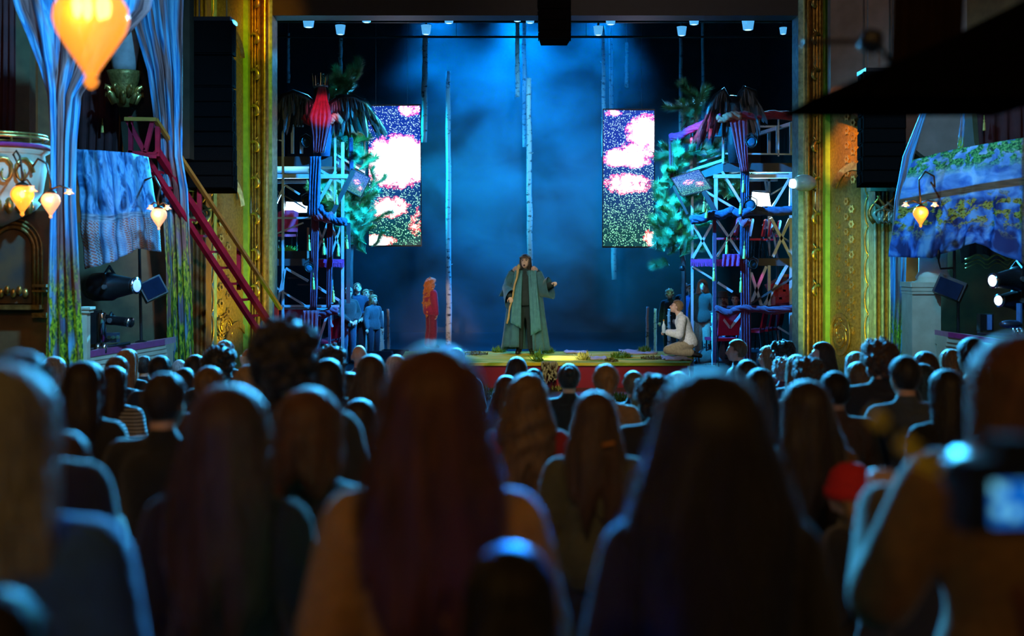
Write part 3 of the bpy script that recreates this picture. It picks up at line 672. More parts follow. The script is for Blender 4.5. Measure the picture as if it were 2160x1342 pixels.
MB().lathe(at(215, 722, 16.1), [(0.055, 0), (0.055, 0.36), (0.05, 0.37), (0.02, 0.38)], 18).build('steel_tank', CHROME, hz, True)
MB().box(at(199, 690, 16.2), (0.13, 0.2, 0.42)).build('black_case', BLKMET, hz)
MB().box(at(236, 712, 16.2), (0.16, 0.14, 0.12)).build('control_box', mat('blue_grey_metal', (0.1, 0.14, 0.22), 0.3, 0.7), hz)
for k in range(3): MB().lathe(at(230 + 9 * k, 712, 16.1), [(0.025, -0.01), (0.025, 0.01)], 10, Matrix.Rotation(R(90), 3, 'X')).build('dial', CHROME, hz)
MB().tube([at(188, 738, 15.95), at(274, 724, 16.3)], 0.022, 8).build('pipe', BLKMET, hz)
for k in range(2): MB().lathe(at(206 + 14 * k, 735, 15.95), [(0.03, -0.06), (0.035, 0), (0.03, 0.06)], 10).build('clamp', CHROME, hz, True)

# ---- lanterns
def glass_mat(name, col, s, tr=0.35):
    m, nt, b = nm(name); MATS[name] = m; N, L = nt.nodes, nt.links
    b.inputs['Base Color'].default_value = (*col, 1); b.inputs['Roughness'].default_value = 0.12
    b.inputs['Emission Color'].default_value = (*col, 1); b.inputs['Emission Strength'].default_value = s
    tp = N.new('ShaderNodeBsdfTransparent'); tp.inputs[0].default_value = (1, 0.8, 0.5, 1); mx = N.new('ShaderNodeMixShader'); mx.inputs[0].default_value = tr
    out = [n for n in N if n.type == 'OUTPUT_MATERIAL'][0]
    L.new(b.outputs[0], mx.inputs[1]); L.new(tp.outputs[0], mx.inputs[2]); L.new(mx.outputs[0], out.inputs['Surface'])
    return m
AMBG = glass_mat('amber_glass', (1.0, 0.4, 0.05), 0.9, 0.35); PINKG = glass_mat('rose_glass', (1.0, 0.55, 0.34), 0.65, 0.3)
BULB = emat('hot_bulb', (1.0, 0.74, 0.3), 9.0)
def lantern(label, cx, cyy, r_px, D, glass, power, nb=1, bracket=None, flowers=()):
    c = at(cx, cyy, D); r = m2(r_px, D)
    t = thing('glass_lantern', label, 'lantern', c + Vector((0, 0, -1.9 * r)))
    prof = [(0.02, -1.5), (0.16, -1.48), (0.3, -1.25), (0.62, -0.78), (0.9, -0.33), (1, 0), (0.96, 0.33), (0.78, 0.64), (0.52, 0.82), (0.4, 0.86)]
    MB().lathe(c, [(a * r, z * r) for a, z in prof], 32).build('glass_globe', glass, t, True)
    MB().lathe(c, [(0.02 * r, -1.88 * r), (0.14 * r, -1.8 * r), (0.2 * r, -1.66 * r), (0.12 * r, -1.56 * r), (0.2 * r, -1.5 * r), (0.05 * r, -1.44 * r)], 14).build('finial', glass, t, True)
    MB().lathe(c, [(0.42 * r, 0.8 * r), (0.62 * r, 0.84 * r), (0.55 * r, 0.95 * r), (0.3 * r, 1.1 * r), (0.1 * r, 1.2 * r)], 20).build('brass_cap', IRON, t, True)
    for k in range(nb):
        a = k * 2 * pi / max(nb, 1) + 0.3; q = c + Vector((0.4 * r * cos(a), 0.4 * r * sin(a), 0.35 * r)) if nb > 1 else c + Vector((0, 0, 0.1 * r))
        MB().ell(q, (0.13 * r, 0.13 * r, 0.3 * r) if nb > 1 else (0.22 * r, 0.22 * r, 0.34 * r), 10, 8).build('bulb', BULB, t, True)
    light('POINT', c + Vector((0, -1.25 * r, 0.1 * r)), None, AMBER, power, shadow_soft_size=0.6 * r)
    hook = c + Vector((0, 0, 1.2 * r))
    if bracket:
        MB().tube([hook] + [at(*p, D) for p in bracket] + [at(*bracket[-1], D + 0.75)], [0.012] * (len(bracket) + 2), 6).build('bracket', IRON, t, True)
    else:
        MB().tube([hook, (hook.x, hook.y, 10.0)], 0.008, 6).build('chain', IRON, t)
    for fx, fy in flowers:
        q = at(fx, fy, D); fo = MB().lathe(q, [(0.3 * r, 0.25 * r), (0.2 * r, 0.12 * r), (0.34 * r, -0.05 * r), (0.55 * r, -0.22 * r), (0.5 * r, -0.26 * r), (0.28 * r, -0.1 * r)], 12).build('flower_shade', PINKG, t, True)
        MB().ell(q + Vector((0, 0, -0.12 * r)), (0.22 * r,) * 3, 8, 6).build('bulb', BULB, fo, True)
        MB().tube([q + Vector((0, 0, 0.25 * r)), (q + hook) / 2 + Vector((0, 0, 0.5 * r)), hook], 0.01, 6).build('stem', IRON, t, True)
    return t
lantern('large amber pear shaped glass lantern hanging top left', 192, 42, 78, 5.4, AMBG, 5, 7)
lantern('amber glass lantern on iron bracket in front of the cream box', 47, 412, 24, 12.9, AMBG, 9, 1, [(47, 372), (42, 330), (34, 318), (28, 326), (40, 350)], [(66, 398)])
lantern('rose tinted glass lantern between amber lantern and blue trunk drape', 107, 424, 20, 13.0, PINKG, 6, 1, [(106, 380), (98, 345), (80, 335), (70, 350)], [(146, 404)])
lantern('pale lit lantern with flower bulbs in front of brick lattice banner', 335, 454, 17, 15.4, PINKG, 9, 1, [(333, 420), (338, 396), (326, 372), (306, 380)], [(318, 437), (353, 437)])
lantern('amber lantern on curled bracket in front of vine banner', 1942, 450, 16, 15.0, AMBG, 9, 1, [(1940, 405), (1938, 380), (1952, 362), (1970, 372), (1972, 395), (1964, 385)], [(1910, 431), (1972, 431)])

# ---- red stairs with orange handrail
st = thing('red_stairs', 'steep red wooden stairs with orange handrail from left box down to stage', 'stairs', at(640, 805, 20.9))
def on(a, b, da, db, t): return at(lerp(a[0], b[0], t), lerp(a[1], b[1], t), lerp(da, db, t))
s0, s1 = (330, 318), (658, 820); n0, n1 = (306, 332), (622, 818)
MB().beam(on(s0, s1, 17.4, 21.0, 0), on(s0, s1, 17.4, 21.0, 1), 0.085, 0.085).build('stringer', REDP, st)
MB().beam(on(n0, n1, 17.1, 20.5, 0), on(n0, n1, 17.1, 20.5, 1), 0.075, 0.075).build('stringer', REDP, st)
for k in range(14):
    t = 0.055 + k * 0.07; a, b = on(n0, n1, 17.1, 20.5, t), on(s0, s1, 17.4, 21.0, t - 0.02); b.z = a.z
    MB().slab([a + Vector((0, -0.12, 0)), b + Vector((0, -0.12, 0)), b + Vector((0, 0.12, 0)), a + Vector((0, 0.12, 0))], (0, 0, -0.035)).build('tread', REDP, st)
h0, h1 = (328, 252), (592, 652)
MB().beam(on(h0, h1, 17.3, 20.3, 0), on(h0, h1, 17.3, 20.3, 1), 0.06, 0.045).build('handrail', ORNG, st)
for (x0, y0, x1, y1, D) in ((333, 258, 333, 330, 17.4), (421, 398, 421, 452, 18.4), (504, 520, 504, 612, 19.4), (583, 640, 583, 720, 20.3)):
    MB().beam(at(x0, y0, D), at(x1, y1, D), 0.06).build('post', REDP, st)
for (a, b) in (((276, 246), (276, 322)), ((323, 252), (306, 322)), ((268, 252), (304, 318)), ((270, 322), (330, 326))):
    MB().beam(at(*a, 17.2), at(*b, 17.2), 0.055).build('landing_brace', REDP, st)
MB().beam(at(263, 251, 17.15), at(330, 252, 17.15), 0.05).build('landing_rail', ORNG, st)
MB().slab([at(268, 324, 17.0), at(330, 326, 17.0), at(330, 322, 17.8), at(268, 320, 17.8)], (0, 0, -0.05)).build('landing', REDP, st)

# ---- right side
struct('wall_arch_right', MB().slab([at(1752, -160, 20.6), at(2230, -160, 18.6), at(2230, 300, 18.6), at(1950, 330, 19.6), at(1910, 300, 19.8), at(1752, 205, 20.6)], (0, 0.2, 0)), GREYW)
struct('wall_box_back_right', MB().slab([at(1955, 470, 17.6), at(2240, 470, 17.2), at(2240, 830, 17.2), at(1955, 830, 17.6)], (0, 0.2, 0)), BROWNW)
o = sheet('box_curtain', [rowpts(150, 2050, 2220, 17.2), rowpts(250, 2060, 2220, 17.2), rowpts(345, 2064, 2220, 17.2)], 30, 16, MAROON, None, 0.05, 6, seed=12)
tag(o, 'dark maroon curtain above the vine banner in the right box', 'curtain')
tassel(o, at(2076, 252, 17.0), m2(24, 17.0), 0.022)
o = sheet('box_valance', [rowpts(495, 2020, 2200, 16.6), rowpts(530, 2026, 2200, 16.6), rowpts(556, 2030, 2200, 16.6)], 36, 10, MAROON, None, 0.03, 5, seed=13, scallop=0.12)
tag(o, 'maroon valance with gold braid below the vine banner', 'valance')
for dy, rr in ((0, 0.014), (10, 0.008), (18, 0.006)):
    MB().tube([at(2036 + 6 * k, 548 + dy - 9 * abs(sin(k * 0.42)) + 2 * sin(k), 16.42) for k in range(26)], rr, 5).build('gold_braid', GOLD, o, True)
cl = thing('stage_box_column', 'cream round column base on square pedestal lit cyan on the right', 'column', at(1944, 800, 16.0))
MB().lathe(at(1968, 590, 16.1), [(0.21, -0.06), (0.22, -0.02), (0.2, 0.0), (0.215, 0.03), (0.19, 0.07), (0.175, 0.1), (0.17, 0.75)], 28).build('shaft', CREAM, cl, True)
MB().box((at(1943, 597, 16.1) + at(1943, 830, 16.1)) / 2, (m2(60, 16.1), 0.42, m2(233, 16.1))).build('pedestal', CREAM, cl)
for y, g, hh in ((600, 66, 0.06), (610, 63, 0.04), (617, 61, 0.03)):
    MB().box(at(1943, y, 16.1), (m2(g, 16.1), 0.46, hh)).build('cornice', CREAM, cl)
lb = thing('box_ledge', 'purple velvet topped cream ledge of the right stage box', 'ledge', at(2070, 790, 15.2))
A, B = at(2000, 706, 15.4), at(2200, 734, 14.6)
qbox('velvet_top', A, B, -0.03, 0.03, 0.5, VELVET, lb); qbox('cornice', A + Vector((0, 0.04, 0)), B + Vector((0, 0.04, 0)), -0.09, -0.03, 0.42, CREAM, lb)
qbox('cornice', A + Vector((0, 0.08, 0)), B + Vector((0, 0.08, 0)), -0.14, -0.09, 0.4, CREAM, lb); qbox('front_panel', A + Vector((0, 0.12, 0)), B + Vector((0, 0.12, 0)), -1.3, -0.14, 0.3, CREAM, lb)
for k in range(5):
    q = at(1990, 722 + 11 * k, 15.9); MB().tube([q + Vector((0.06 * cos(a), 0, 0.035 * sin(a) * (1 - 0.1 * i))) for i, a in enumerate([j * 0.7 for j in range(8)])], 0.012, 5).build('stucco_scroll', GOLDD, lb, True)
fl = thing('flood_light', 'square black flood light in front of the cream column', 'stage light', at(2004, 645, 15.7))
rot = Matrix.Rotation(R(24), 3, 'Y') @ Matrix.Rotation(R(-25), 3, 'Z')
MB().box(at(2004, 608, 15.7), (0.34, 0.18, 0.24), rot).build('housing', BLKMET, fl); MB().box(at(2004, 608, 15.7) + rot @ Vector((0, -0.1, -0.02)), (0.29, 0.02, 0.2), rot).build('glass', MATS['dark_glass'], fl)
MB().tube([at(2021, 600, 15.9), at(2021, 705, 15.9)], 0.018, 8).build('stand', BLKMET, fl)
mover('moving_head_light', 'black stage light with bright white lens in the right box, upper one', (2185, 585), (2098, 592), 0.14, 0.085, 15.3, LENS)
mover('moving_head_light', 'black stage light with white lens in the right box, lower one', (2175, 632), (2110, 634), 0.12, 0.075, 15.5, LENS)
hz = thing('followspot_base', 'blue lit spotlight stand with pipe rack on the right box ledge', 'stand', at(2130, 712, 15.4))
MB().box(at(2078, 680, 15.4), (0.16, 0.12, 0.2)).build('case', BLKMET, hz); MB().box(at(2087, 680, 15.33), (0.05, 0.03, 0.18)).build('blue_plate', mat('blue_enamel', (0.12, 0.3, 0.7), 0.3), hz)
MB().tube([at(2062, 703, 15.4), at(2190, 712, 14.9)], 0.02, 8).build('pipe', BLKMET, hz); MB().tube([at(2150, 640, 15.2), at(2150, 710, 15.2)], 0.035, 8).build('post', MATS['blue_enamel'], hz)
MB().ell(at(2132, 684, 15.2), (0.14, 0.08, 0.05), 14, 8).build('lamp_foot', MATS['blue_grey_metal'], hz, True)
for k in range(3): MB().lathe(at(2140 + 8 * k, 702, 15.0), [(0.02, -0.05), (0.03, 0), (0.02, 0.05)], 8).build('clamp', CHROME, hz, True)
# microphone clamp stand on the column
ms = thing('clamp_arm', 'thin black clamp arm fixed at the cream column', 'stand', at(1983, 570, 15.6))
MB().tube([at(1978, 520, 15.7), at(1980, 552, 15.7), at(1984, 567, 15.7), at(2014, 565, 15.7)], 0.012, 6).build('arm', BLKMET, ms); MB().ell(at(1979, 535, 15.7), (0.03, 0.03, 0.08), 8, 6).build('head', BLKMET, ms, True)
MB().tube([at(2013, 520, 15.7), at(2013, 590, 15.7)], 0.02, 6).build('upright', BLKMET, ms)

# dark overhang, drop cloth and boom lamp close by at top right (out of focus)
oh = thing('balcony_overhang', 'black sloping overhang out of focus at the top right', 'overhang', at(1960, 205, 4.2))
MB().slab([at(1722, 203, 4.2), at(1885, 132, 4.2), at(2035, 66, 4.2), at(2200, -20, 4.2), at(2240, 203, 4.2)], (0, 0.6, 0)).build('canopy', BLKCLOTH, oh)
o = sheet('drop_cloth', [rowpts(-80, 1884, 2032, 4.5), rowpts(60, 1884, 2032, 4.5), rowpts(190, 1884, 2032, 4.5)], 24, 10, mat('umber_cloth', (0.012, 0.007, 0.004), 1.0, spec=0.0), None, 0.03, 4, seed=14)
tag(o, 'very dark brown cloth hanging above the black overhang', 'cloth')
bl = thing('boom_lamp', 'small dark lamp head on a thin horizontal boom top right', 'lamp', at(1838, 85, 3.9))
MB().tube([at(1690, 89, 3.9), at(1830, 87, 3.9)], 0.008, 8).build('boom', BLKMET, bl)
MB().lathe(at(1838, 87, 3.9), [(0.014, -0.032), (0.036, -0.02), (0.038, 0.013), (0.03, 0.03), (0.007, 0.036)], 16, Matrix.Rotation(R(-70), 3, 'Y')).build('lamp_head', BLKMET, bl, True)
MB().tube([at(1846, 87, 3.95), at(1886, 140, 4.3)], 0.008, 6).build('hanger', BLKMET, bl)
# grey domed projector clamped at the right proscenium
pj = thing('dome_spotlight', 'grey domed spotlight with bright front clamped on the right proscenium edge', 'spotlight', at(1695, 405, 21.9))
c = at(1696, 386, 21.8)
MB().ell(c, (m2(26, 21.8), 0.16, m2(18, 21.8)), 20, 12).build('dome', mat('pale_grey_enamel', (0.42, 0.46, 0.48), 0.35), pj, True)
MB().lathe(c + Vector((-m2(20, 21.8), -0.04, -0.02)), [(0.075, 0.0), (0.08, 0.05), (0.06, 0.09)], 16, Matrix.Rotation(R(-80), 3, 'Y')).build('lens', emat('cyan_lens', (0.6, 0.9, 1.0), 8), pj, True)
MB().beam(c + Vector((0.1, 0.05, -0.08)), at(1724, 404, 22.3), 0.03).build('clamp', BLKMET, pj)
# ================================================================== the stage
STEEL = mat('galvanised_steel', (0.5, 0.56, 0.62), 0.35, 0.55, (0.4, 0.45, 0.5), 12)
DKWOOD = mat('dark_wood', (0.03, 0.025, 0.03), 0.6, 0, None, 10)
REDCL = mat('red_drape', (0.32, 0.012, 0.04), 0.8, 0, (0.18, 0.006, 0.025), 14, 0.3, sheen=0.3)
MARCL = mat('plum_drape', (0.12, 0.012, 0.05), 0.85, 0, (0.06, 0.006, 0.03), 14, 0.3, sheen=0.2)
ORCL = mat('ochre_drape', (0.5, 0.2, 0.1), 0.8, 0, (0.35, 0.1, 0.06), 14, 0.3)
BLUCL = mat('night_blue_drape', (0.03, 0.05, 0.12), 0.85, 0, (0.015, 0.02, 0.06), 14, 0.3)
FRINGE = mat('magenta_fringe', (0.4, 0.015, 0.18), 0.8, 0, (0.22, 0.008, 0.1), 40, 0.5)
REDSEAT = mat('red_seat', (0.62, 0.01, 0.06), 0.6, 0, (0.5, 0.008, 0.05), 8)
FEATHER = mat('black_feather', (0.012, 0.014, 0.018), 0.35, 0, (0.006, 0.007, 0.01), 30, 0.3)
SKINL = mat('skin_light', (0.62, 0.38, 0.28), 0.5, 0, (0.55, 0.32, 0.23), 20)

# birch trunks
m_, nt_, b_ = nm('birch_bark'); MATS['birch_bark'] = m_; N_, L_ = nt_.nodes, nt_.links
tc_ = N_.new('ShaderNodeTexCoord'); mp_ = N_.new('ShaderNodeMapping'); mp_.inputs['Scale'].default_value = (6, 6, 11)
nz_ = N_.new('ShaderNodeTexNoise'); nz_.inputs['Scale'].default_value = 1.0; nz_.inputs['Detail'].default_value = 6; nz_.inputs['Roughness'].default_value = 0.65
rp_ = N_.new('ShaderNodeValToRGB'); rp_.color_ramp.elements[0].position = 0.36; rp_.color_ramp.elements[1].position = 0.46
rp_.color_ramp.elements[0].color = (0.03, 0.03, 0.03, 1); rp_.color_ramp.elements[1].color = (0.62, 0.62, 0.58, 1)
L_.new(tc_.outputs['Object'], mp_.inputs[0]); L_.new(mp_.outputs[0], nz_.inputs[0]); L_.new(nz_.outputs[0], rp_.inputs[0]); L_.new(rp_.outputs[0], b_.inputs['Base Color']); b_.inputs['Roughness'].default_value = 0.7
BIRCH = m_
def trunk(name, label, cat, x, y0, y1, D, w_px, lean=0, group=None, to_floor=False, hang=False):
    b = at(x, y1, D); t = at(x + lean, y0, D); r = m2(w_px / 2, D)
    if to_floor: b.z = 0.0
    th = thing(name, label, cat, b, group); n = 14; rnd = random.Random(int(x))
    pts = [lerp(b, t, i / n) + Vector((rnd.uniform(-1, 1) * r * 0.16, rnd.uniform(-1, 1) * r * 0.16, 0)) for i in range(n + 1)]
    MB().tube(pts, [r * (1.05 - 0.25 * i / n) * rnd.uniform(0.94, 1.06) for i in range(n + 1)], 12).build('trunk', BIRCH, th, True)
    for k in range(3):
        i = rnd.randint(2, n - 2); a = rnd.uniform(0, 6.28); q = pts[i]
        MB().tube([q, q + Vector((cos(a) * r * 1.5, sin(a) * r * 1.5, r * 0.8))], [r * 0.28, r * 0.12], 6).build('branch_stub', BIRCH, th)
    if hang:
        MB().tube([t, (t.x, t.y, 9.9)], 0.006, 5).build('wire', GREYMET, th)
    return th
for lab, x, y0, y1, D, wd, ln, fl in (
    ('dim hanging birch trunk left above the pine sprig', 718, 66, 205, 31, 9, 1, False),
    ('bright birch trunk just right of the left video screen', 894, 58, 300, 29.5, 13, 3, False),
    ('standing birch trunk with broken tip behind red haired woman', 947, 150, 0, 29.8, 12, -2, True),
    ('hanging birch trunk left of the pair at stage centre', 1092, 40, 205, 30, 10, -1, False),
    ('dimmer hanging birch trunk right of the pair at stage centre', 1107, 36, 310, 31.5, 10, -2, False),
    ('long standing birch trunk behind the cloaked man', 1119, 165, 0, 28.5, 13, -4, True),
    ('hanging birch trunk above the right video screen', 1274, 55, 330, 31, 9, -2, False),
    ('crooked birch trunk behind the right video screen', 1296, 80, 590, 33, 11, -8, False),
    ('hanging birch trunk right of the right video screen', 1437, 60, 300, 31, 9, -1, False),
    ('faint hanging birch trunk farther right in the haze', 1484, 40, 250, 33, 8, -2, False),
    ('short faint birch piece hanging right of stage centre', 1322, 90, 185, 33, 8, 0, False),
    ('faint hanging birch trunk far left above feathered wing', 608, 70, 175, 33, 8, 0, False)):
    trunk('birch_tree', lab, 'birch', x, y0, y1, D + 2.2, wd, ln, None, fl, not fl)
for lab, x, y0, D, wd in (
    ('cut birch post leaning among the left standing group', 771, 657, 27.5, 9), ('taller speckled birch post in front of left group', 781, 663, 26.6, 10),
    ('thick birch post between left group and red haired woman', 805, 657, 27.4, 11), ('birch post nearest to the red haired woman', 820, 652, 29.0, 7),
    ('birch post farthest left of kneeling man', 1365, 647, 29.8, 7), ('slim birch post second left of kneeling man', 1382, 651, 27.8, 7),
    ('birch post right behind the kneeling man', 1411, 652, 26.6, 7), ('tall birch post beside the long haired woman', 1505, 660, 25.6, 8),
    ('short pale birch post by the lower left drapes', 636, 666, 26.4, 6)):
    trunk('birch_post', lab, 'post', x, y0, 0, D, wd, random.Random(x).uniform(-2, 1), 'cut birch posts on stage', True)

# video screens
def screen_mat(name, seed, hot):
    m, nt, b = nm(name); MATS[name] = m; N, L = nt.nodes, nt.links
    uv = N.new('ShaderNodeUVMap'); uv.uv_map = 'UVMap'
    def M(op, a, b_=None, c=None):
        x = N.new('ShaderNodeMath'); x.operation = op
        for k, q in enumerate((a, b_, c)):
            if q is None: continue
            if isinstance(q, (int, float)): x.inputs[k].default_value = q
            else: L.new(q, x.inputs[k])
        return x.outputs[0]
    sp = N.new('ShaderNodeSeparateXYZ'); L.new(uv.outputs[0], sp.inputs[0]); U, V = sp.outputs[0], sp.outputs[1]
    mp = N.new('ShaderNodeMapping'); mp.inputs['Scale'].default_value = (1, 2.7, 1); mp.inputs['Location'].default_value = (seed, seed, 0); L.new(uv.outputs[0], mp.inputs[0])
    vo = N.new('ShaderNodeTexVoronoi'); vo.inputs['Scale'].default_value = 34; L.new(mp.outputs[0], vo.inputs['Vector'])
    dots = M('LESS_THAN', vo.outputs['Distance'], 0.33)
    nz = N.new('ShaderNodeTexNoise'); nz.inputs['Scale'].default_value = 5; nz.inputs['Detail'].default_value = 9; nz.inputs['Roughness'].default_value = 0.78; L.new(mp.outputs[0], nz.inputs[0])
    # hot clouds: sum of soft blobs, broken by noise
    tot = None
    for (cu, cv, ru, rv, amp) in hot:
        a = M('DIVIDE', M('SUBTRACT', U, cu), ru); b2 = M('DIVIDE', M('SUBTRACT', V, cv), rv)
        d = M('ADD', M('MULTIPLY', a, a), M('MULTIPLY', b2, b2)); g = M('MULTIPLY', M('SUBTRACT', 1.0, M('MINIMUM', d, 1.0)), amp)
        tot = g if tot is None else M('MAXIMUM', tot, g)
    h = M('ADD', tot, M('MULTIPLY', M('SUBTRACT', nz.outputs[0], 0.52), M('MULTIPLY', M('MINIMUM', M('MULTIPLY', tot, 2.5), 1.0), 2.6)))
    rp = N.new('ShaderNodeValToRGB'); e = rp.color_ramp.elements
    for p, c in ((0.28, (0, 0, 0)), (0.36, (0.9, 0.02, 0.03)), (0.48, (1.0, 0.3, 0.25)), (0.62, (1, 1, 1))):
        pass
    e[0].position = 0.26; e[0].color = (0, 0, 0, 1); e[1].position = 0.62; e[1].color = (1, 1, 1, 1)
    for p, c in ((0.35, (0.85, 0.02, 0.03)), (0.47, (1.0, 0.32, 0.25))):
        q = e.new(p); q.color = (*c, 1)
    L.new(h, rp.inputs[0])
    base = N.new('ShaderNodeValToRGB'); be = base.color_ramp.elements
    be[0].position = 0.1; be[0].color = (0.0, 0.05, 0.06, 1); be[1].position = 0.75; be[1].color = (0.0, 0.03, 0.35, 1); L.new(V, base.inputs[0])
    dc = N.new('ShaderNodeValToRGB'); de = dc.color_ramp.elements
    de[0].position = 0.15; de[0].color = (0.35, 1.0, 0.6, 1); de[1].position = 0.7; de[1].color = (0.5, 0.8, 1.0, 1); L.new(V, dc.inputs[0])
    m1 = N.new('ShaderNodeMix'); m1.data_type = 'RGBA'; L.new(dots, m1.inputs['Factor']); L.new(base.outputs[0], m1.inputs['A']); L.new(dc.outputs[0], m1.inputs['B'])
    ad = N.new('ShaderNodeMix'); ad.data_type = 'RGBA'; ad.blend_type = 'ADD'; ad.inputs['Factor'].default_value = 1; L.new(m1.outputs['Result'], ad.inputs['A']); L.new(rp.outputs[0], ad.inputs['B'])
    st = M('MULTIPLY_ADD', M('MAXIMUM', h, 0.0), 1.6, 1.25)
    b.inputs['Base Color'].default_value = (0.01, 0.01, 0.01, 1); b.inputs['Roughness'].default_value = 0.4
    L.new(ad.outputs['Result'], b.inputs['Emission Color']); L.new(st, b.inputs['Emission Strength'])
    return m
def screen(label, quad, m, D, th=0.09, wires=True):
    P = [at(x, y, d) for (x, y, d) in quad]; c = sum(P, Vector()) / 4
    t = thing('video_screen', label, 'screen', (P[2] + P[3]) / 2)
    nrm = (P[1] - P[0]).cross(P[3] - P[0]).normalized()
    if nrm.y > 0: nrm = -nrm
    MB().slab(P, -nrm * th).build('housing', BLKMET, t)
    me = bpy.data.meshes.new('display'); me.from_pydata([tuple(c + (p - c) * 0.985 + nrm * 0.006) for p in P], [], [(3, 2, 1, 0)])
    ul = me.uv_layers.new(name='UVMap'); co = {0: (0, 1), 1: (1, 1), 2: (1, 0), 3: (0, 0)}
    for l in me.loops: ul.data[l.index].uv = co[l.vertex_index]
    obj('display', me, m, t)
    for i in range(4):
        MB().beam(P[i] + nrm * 0.004, P[(i + 1) % 4] + nrm * 0.004, 0.018).build('frame_edge', BLKMET, t)
    if wires:
        for k in (0.15, 0.75):
            q = lerp(P[0], P[1], k); MB().tube([q, (q.x, q.y, 9.9)], 0.005, 5).build('suspension_wire', GREYMET, t)
    return t
SCA = screen_mat('screen_a', 1.3, [(0.55, 0.6, 0.75, 0.23, 1.25), (0.4, 0.27, 0.5, 0.1, 0.8), (0.78, 0.98, 0.3, 0.08, 0.6), (0.15, 0.03, 0.45, 0.06, 1.1), (0.9, 0.2, 0.2, 0.12, 0.35), (0.9, 0.12, 0.25, 0.1, 0.4)])
SCB = screen_mat('screen_b', 5.1, [(0.85, 0.83, 0.5, 0.17, 0.95), (0.45, 0.65, 0.65, 0.09, 0.95), (0.5, 0.46, 0.6, 0.1, 0.75), (0.2, 0.98, 0.25, 0.04, 0.5), (0.95, 0.05, 0.22, 0.1, 0.7), (0.7, 0.7, 0.5, 0.12, 0.7)])
SCC = screen_mat('screen_c', 9.7, [(0.45, 0.55, 0.3, 0.2, 0.45), (0.75, 0.35, 0.25, 0.2, 0.4)])
screen('tall bright video screen with white flare hanging left of stage centre', [(776, 222, 27.6), (887, 221, 27.8), (889, 519, 27.8), (778, 520, 27.6)], SCA, 27.7)
screen('tall video screen with red and white sparks hanging right of stage centre', [(1272, 230, 27.8), (1381, 231, 27.6), (1380, 522, 27.6), (1271, 522, 27.8)], SCB, 27.7)

# lamps on the fly bars: open reflector cups
for k, y in enumerate((36, 55, 80)):
    D = 23.6 + 2 * k; y = (20, 46, 78)[k]; o = MB().tube([(-5.4, D, gz(y, D)), (6.2, D, gz(y, D))], 0.025, 8).build('fly_bar', BLKMET)
    [MB().tube([(xw, D, gz(y, D)), (xw, D, 9.99)], 0.006, 5).build('suspension_wire', BLKMET, o) for xw in (-3.9, -1.2, 1.6, 4.4)]
    tag(o, 'thin black horizontal fly bar above the stage, ' + ('nearest the header', 'second behind the header', 'lowest and farthest')[k], 'bar')
CUP = mat('cup_reflector', (0.5, 0.7, 0.9), 0.3, 0.2, None, 10, 0, (0.1, 0.5, 1.0), 0.8)  # lamp light on the cup is put in as a blue glow
CUPL = emat('dim_blue_lamp', (0.4, 0.75, 1.0), 2.0)
for x, y, wd, D, near in ((651, 42, 27, 23.6, 'upper far left'), (718, 60, 22, 25.6, 'above the left pine sprig'), (773, 34, 23, 23.6, 'above left screen edge'), (899, 60, 22, 25.6, 'on the bright birch trunk'),
                    (947, 36, 23, 23.6, 'above the broken birch tip'), (1091, 35, 18, 23.6, 'left of centre pair'), (1118, 36, 22, 23.6, 'beside the centre speaker, left'), (1288, 38, 24, 23.6, 'above right screen, front'),
                    (1262, 62, 21, 25.6, 'above right screen, rear'), (1438, 63, 21, 25.6, 'right of right screen, rear'), (1464, 38, 24, 23.6, 'right of right screen, front'), (1578, 47, 28, 23.6, 'big one upper far right'), (1652, 63, 16, 25.6, 'small one in the far right corner')):
    c = at(x, y, D); r = m2(wd / 2, D)
    t = thing('hanging_stage_lamp', 'open cup stage lamp hanging ' + near, 'stage lamp', c, 'cup lamps on the fly bars')
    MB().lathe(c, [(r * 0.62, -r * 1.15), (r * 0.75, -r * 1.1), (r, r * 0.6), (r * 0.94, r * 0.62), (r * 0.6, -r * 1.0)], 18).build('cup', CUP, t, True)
    MB().lathe(c, [(r * 0.5, -r * 1.18), (r * 0.58, -r * 1.12), (r * 0.3, -r * 1.05)], 14).build('lens', CUPL, t, True)
    MB().tube([c + Vector((0, 0, -r * 0.6)), Vector((c.x, c.y, gz(19 if D == 23.6 else 45, D)))], 0.02, 6).build('hanger', BLKMET, t)

# ---- chairs (stacking chairs with red padded backs)
def make_chair():
    t = thing('red_chair', 'x', 'chair', (0, 0, 0))
    mb = MB().box((0, 0, 0.45), (0.42, 0.4, 0.05)); mb.build('seat', REDSEAT, t)
    mb = MB()
    for i in range(5):
        x = -0.16 + 0.08 * i
    bk = MB().slab([(-0.2, 0.2, 0.52), (0.2, 0.2, 0.52), (0.2, 0.27, 0.9), (0.1, 0.28, 0.94), (-0.1, 0.28, 0.94), (-0.2, 0.27, 0.9)], (0, 0.035, 0)).build('backrest', REDSEAT, t)
    for sx in (-1, 1):
        MB().tube([(sx * 0.19, -0.19, 0), (sx * 0.19, -0.17, 0.43)], 0.014, 6).build('leg', BLKMET, t)
        MB().tube([(sx * 0.19, 0.24, 0), (sx * 0.19, 0.19, 0.43), (sx * 0.19, 0.22, 0.55)], 0.014, 6).build('leg', BLKMET, t)
    MB().tube([(-0.19, -0.18, 0.2), (0.19, -0.18, 0.2)], 0.01, 6).build('stretcher', BLKMET, t)
    return t
chair0 = [make_chair(), False]
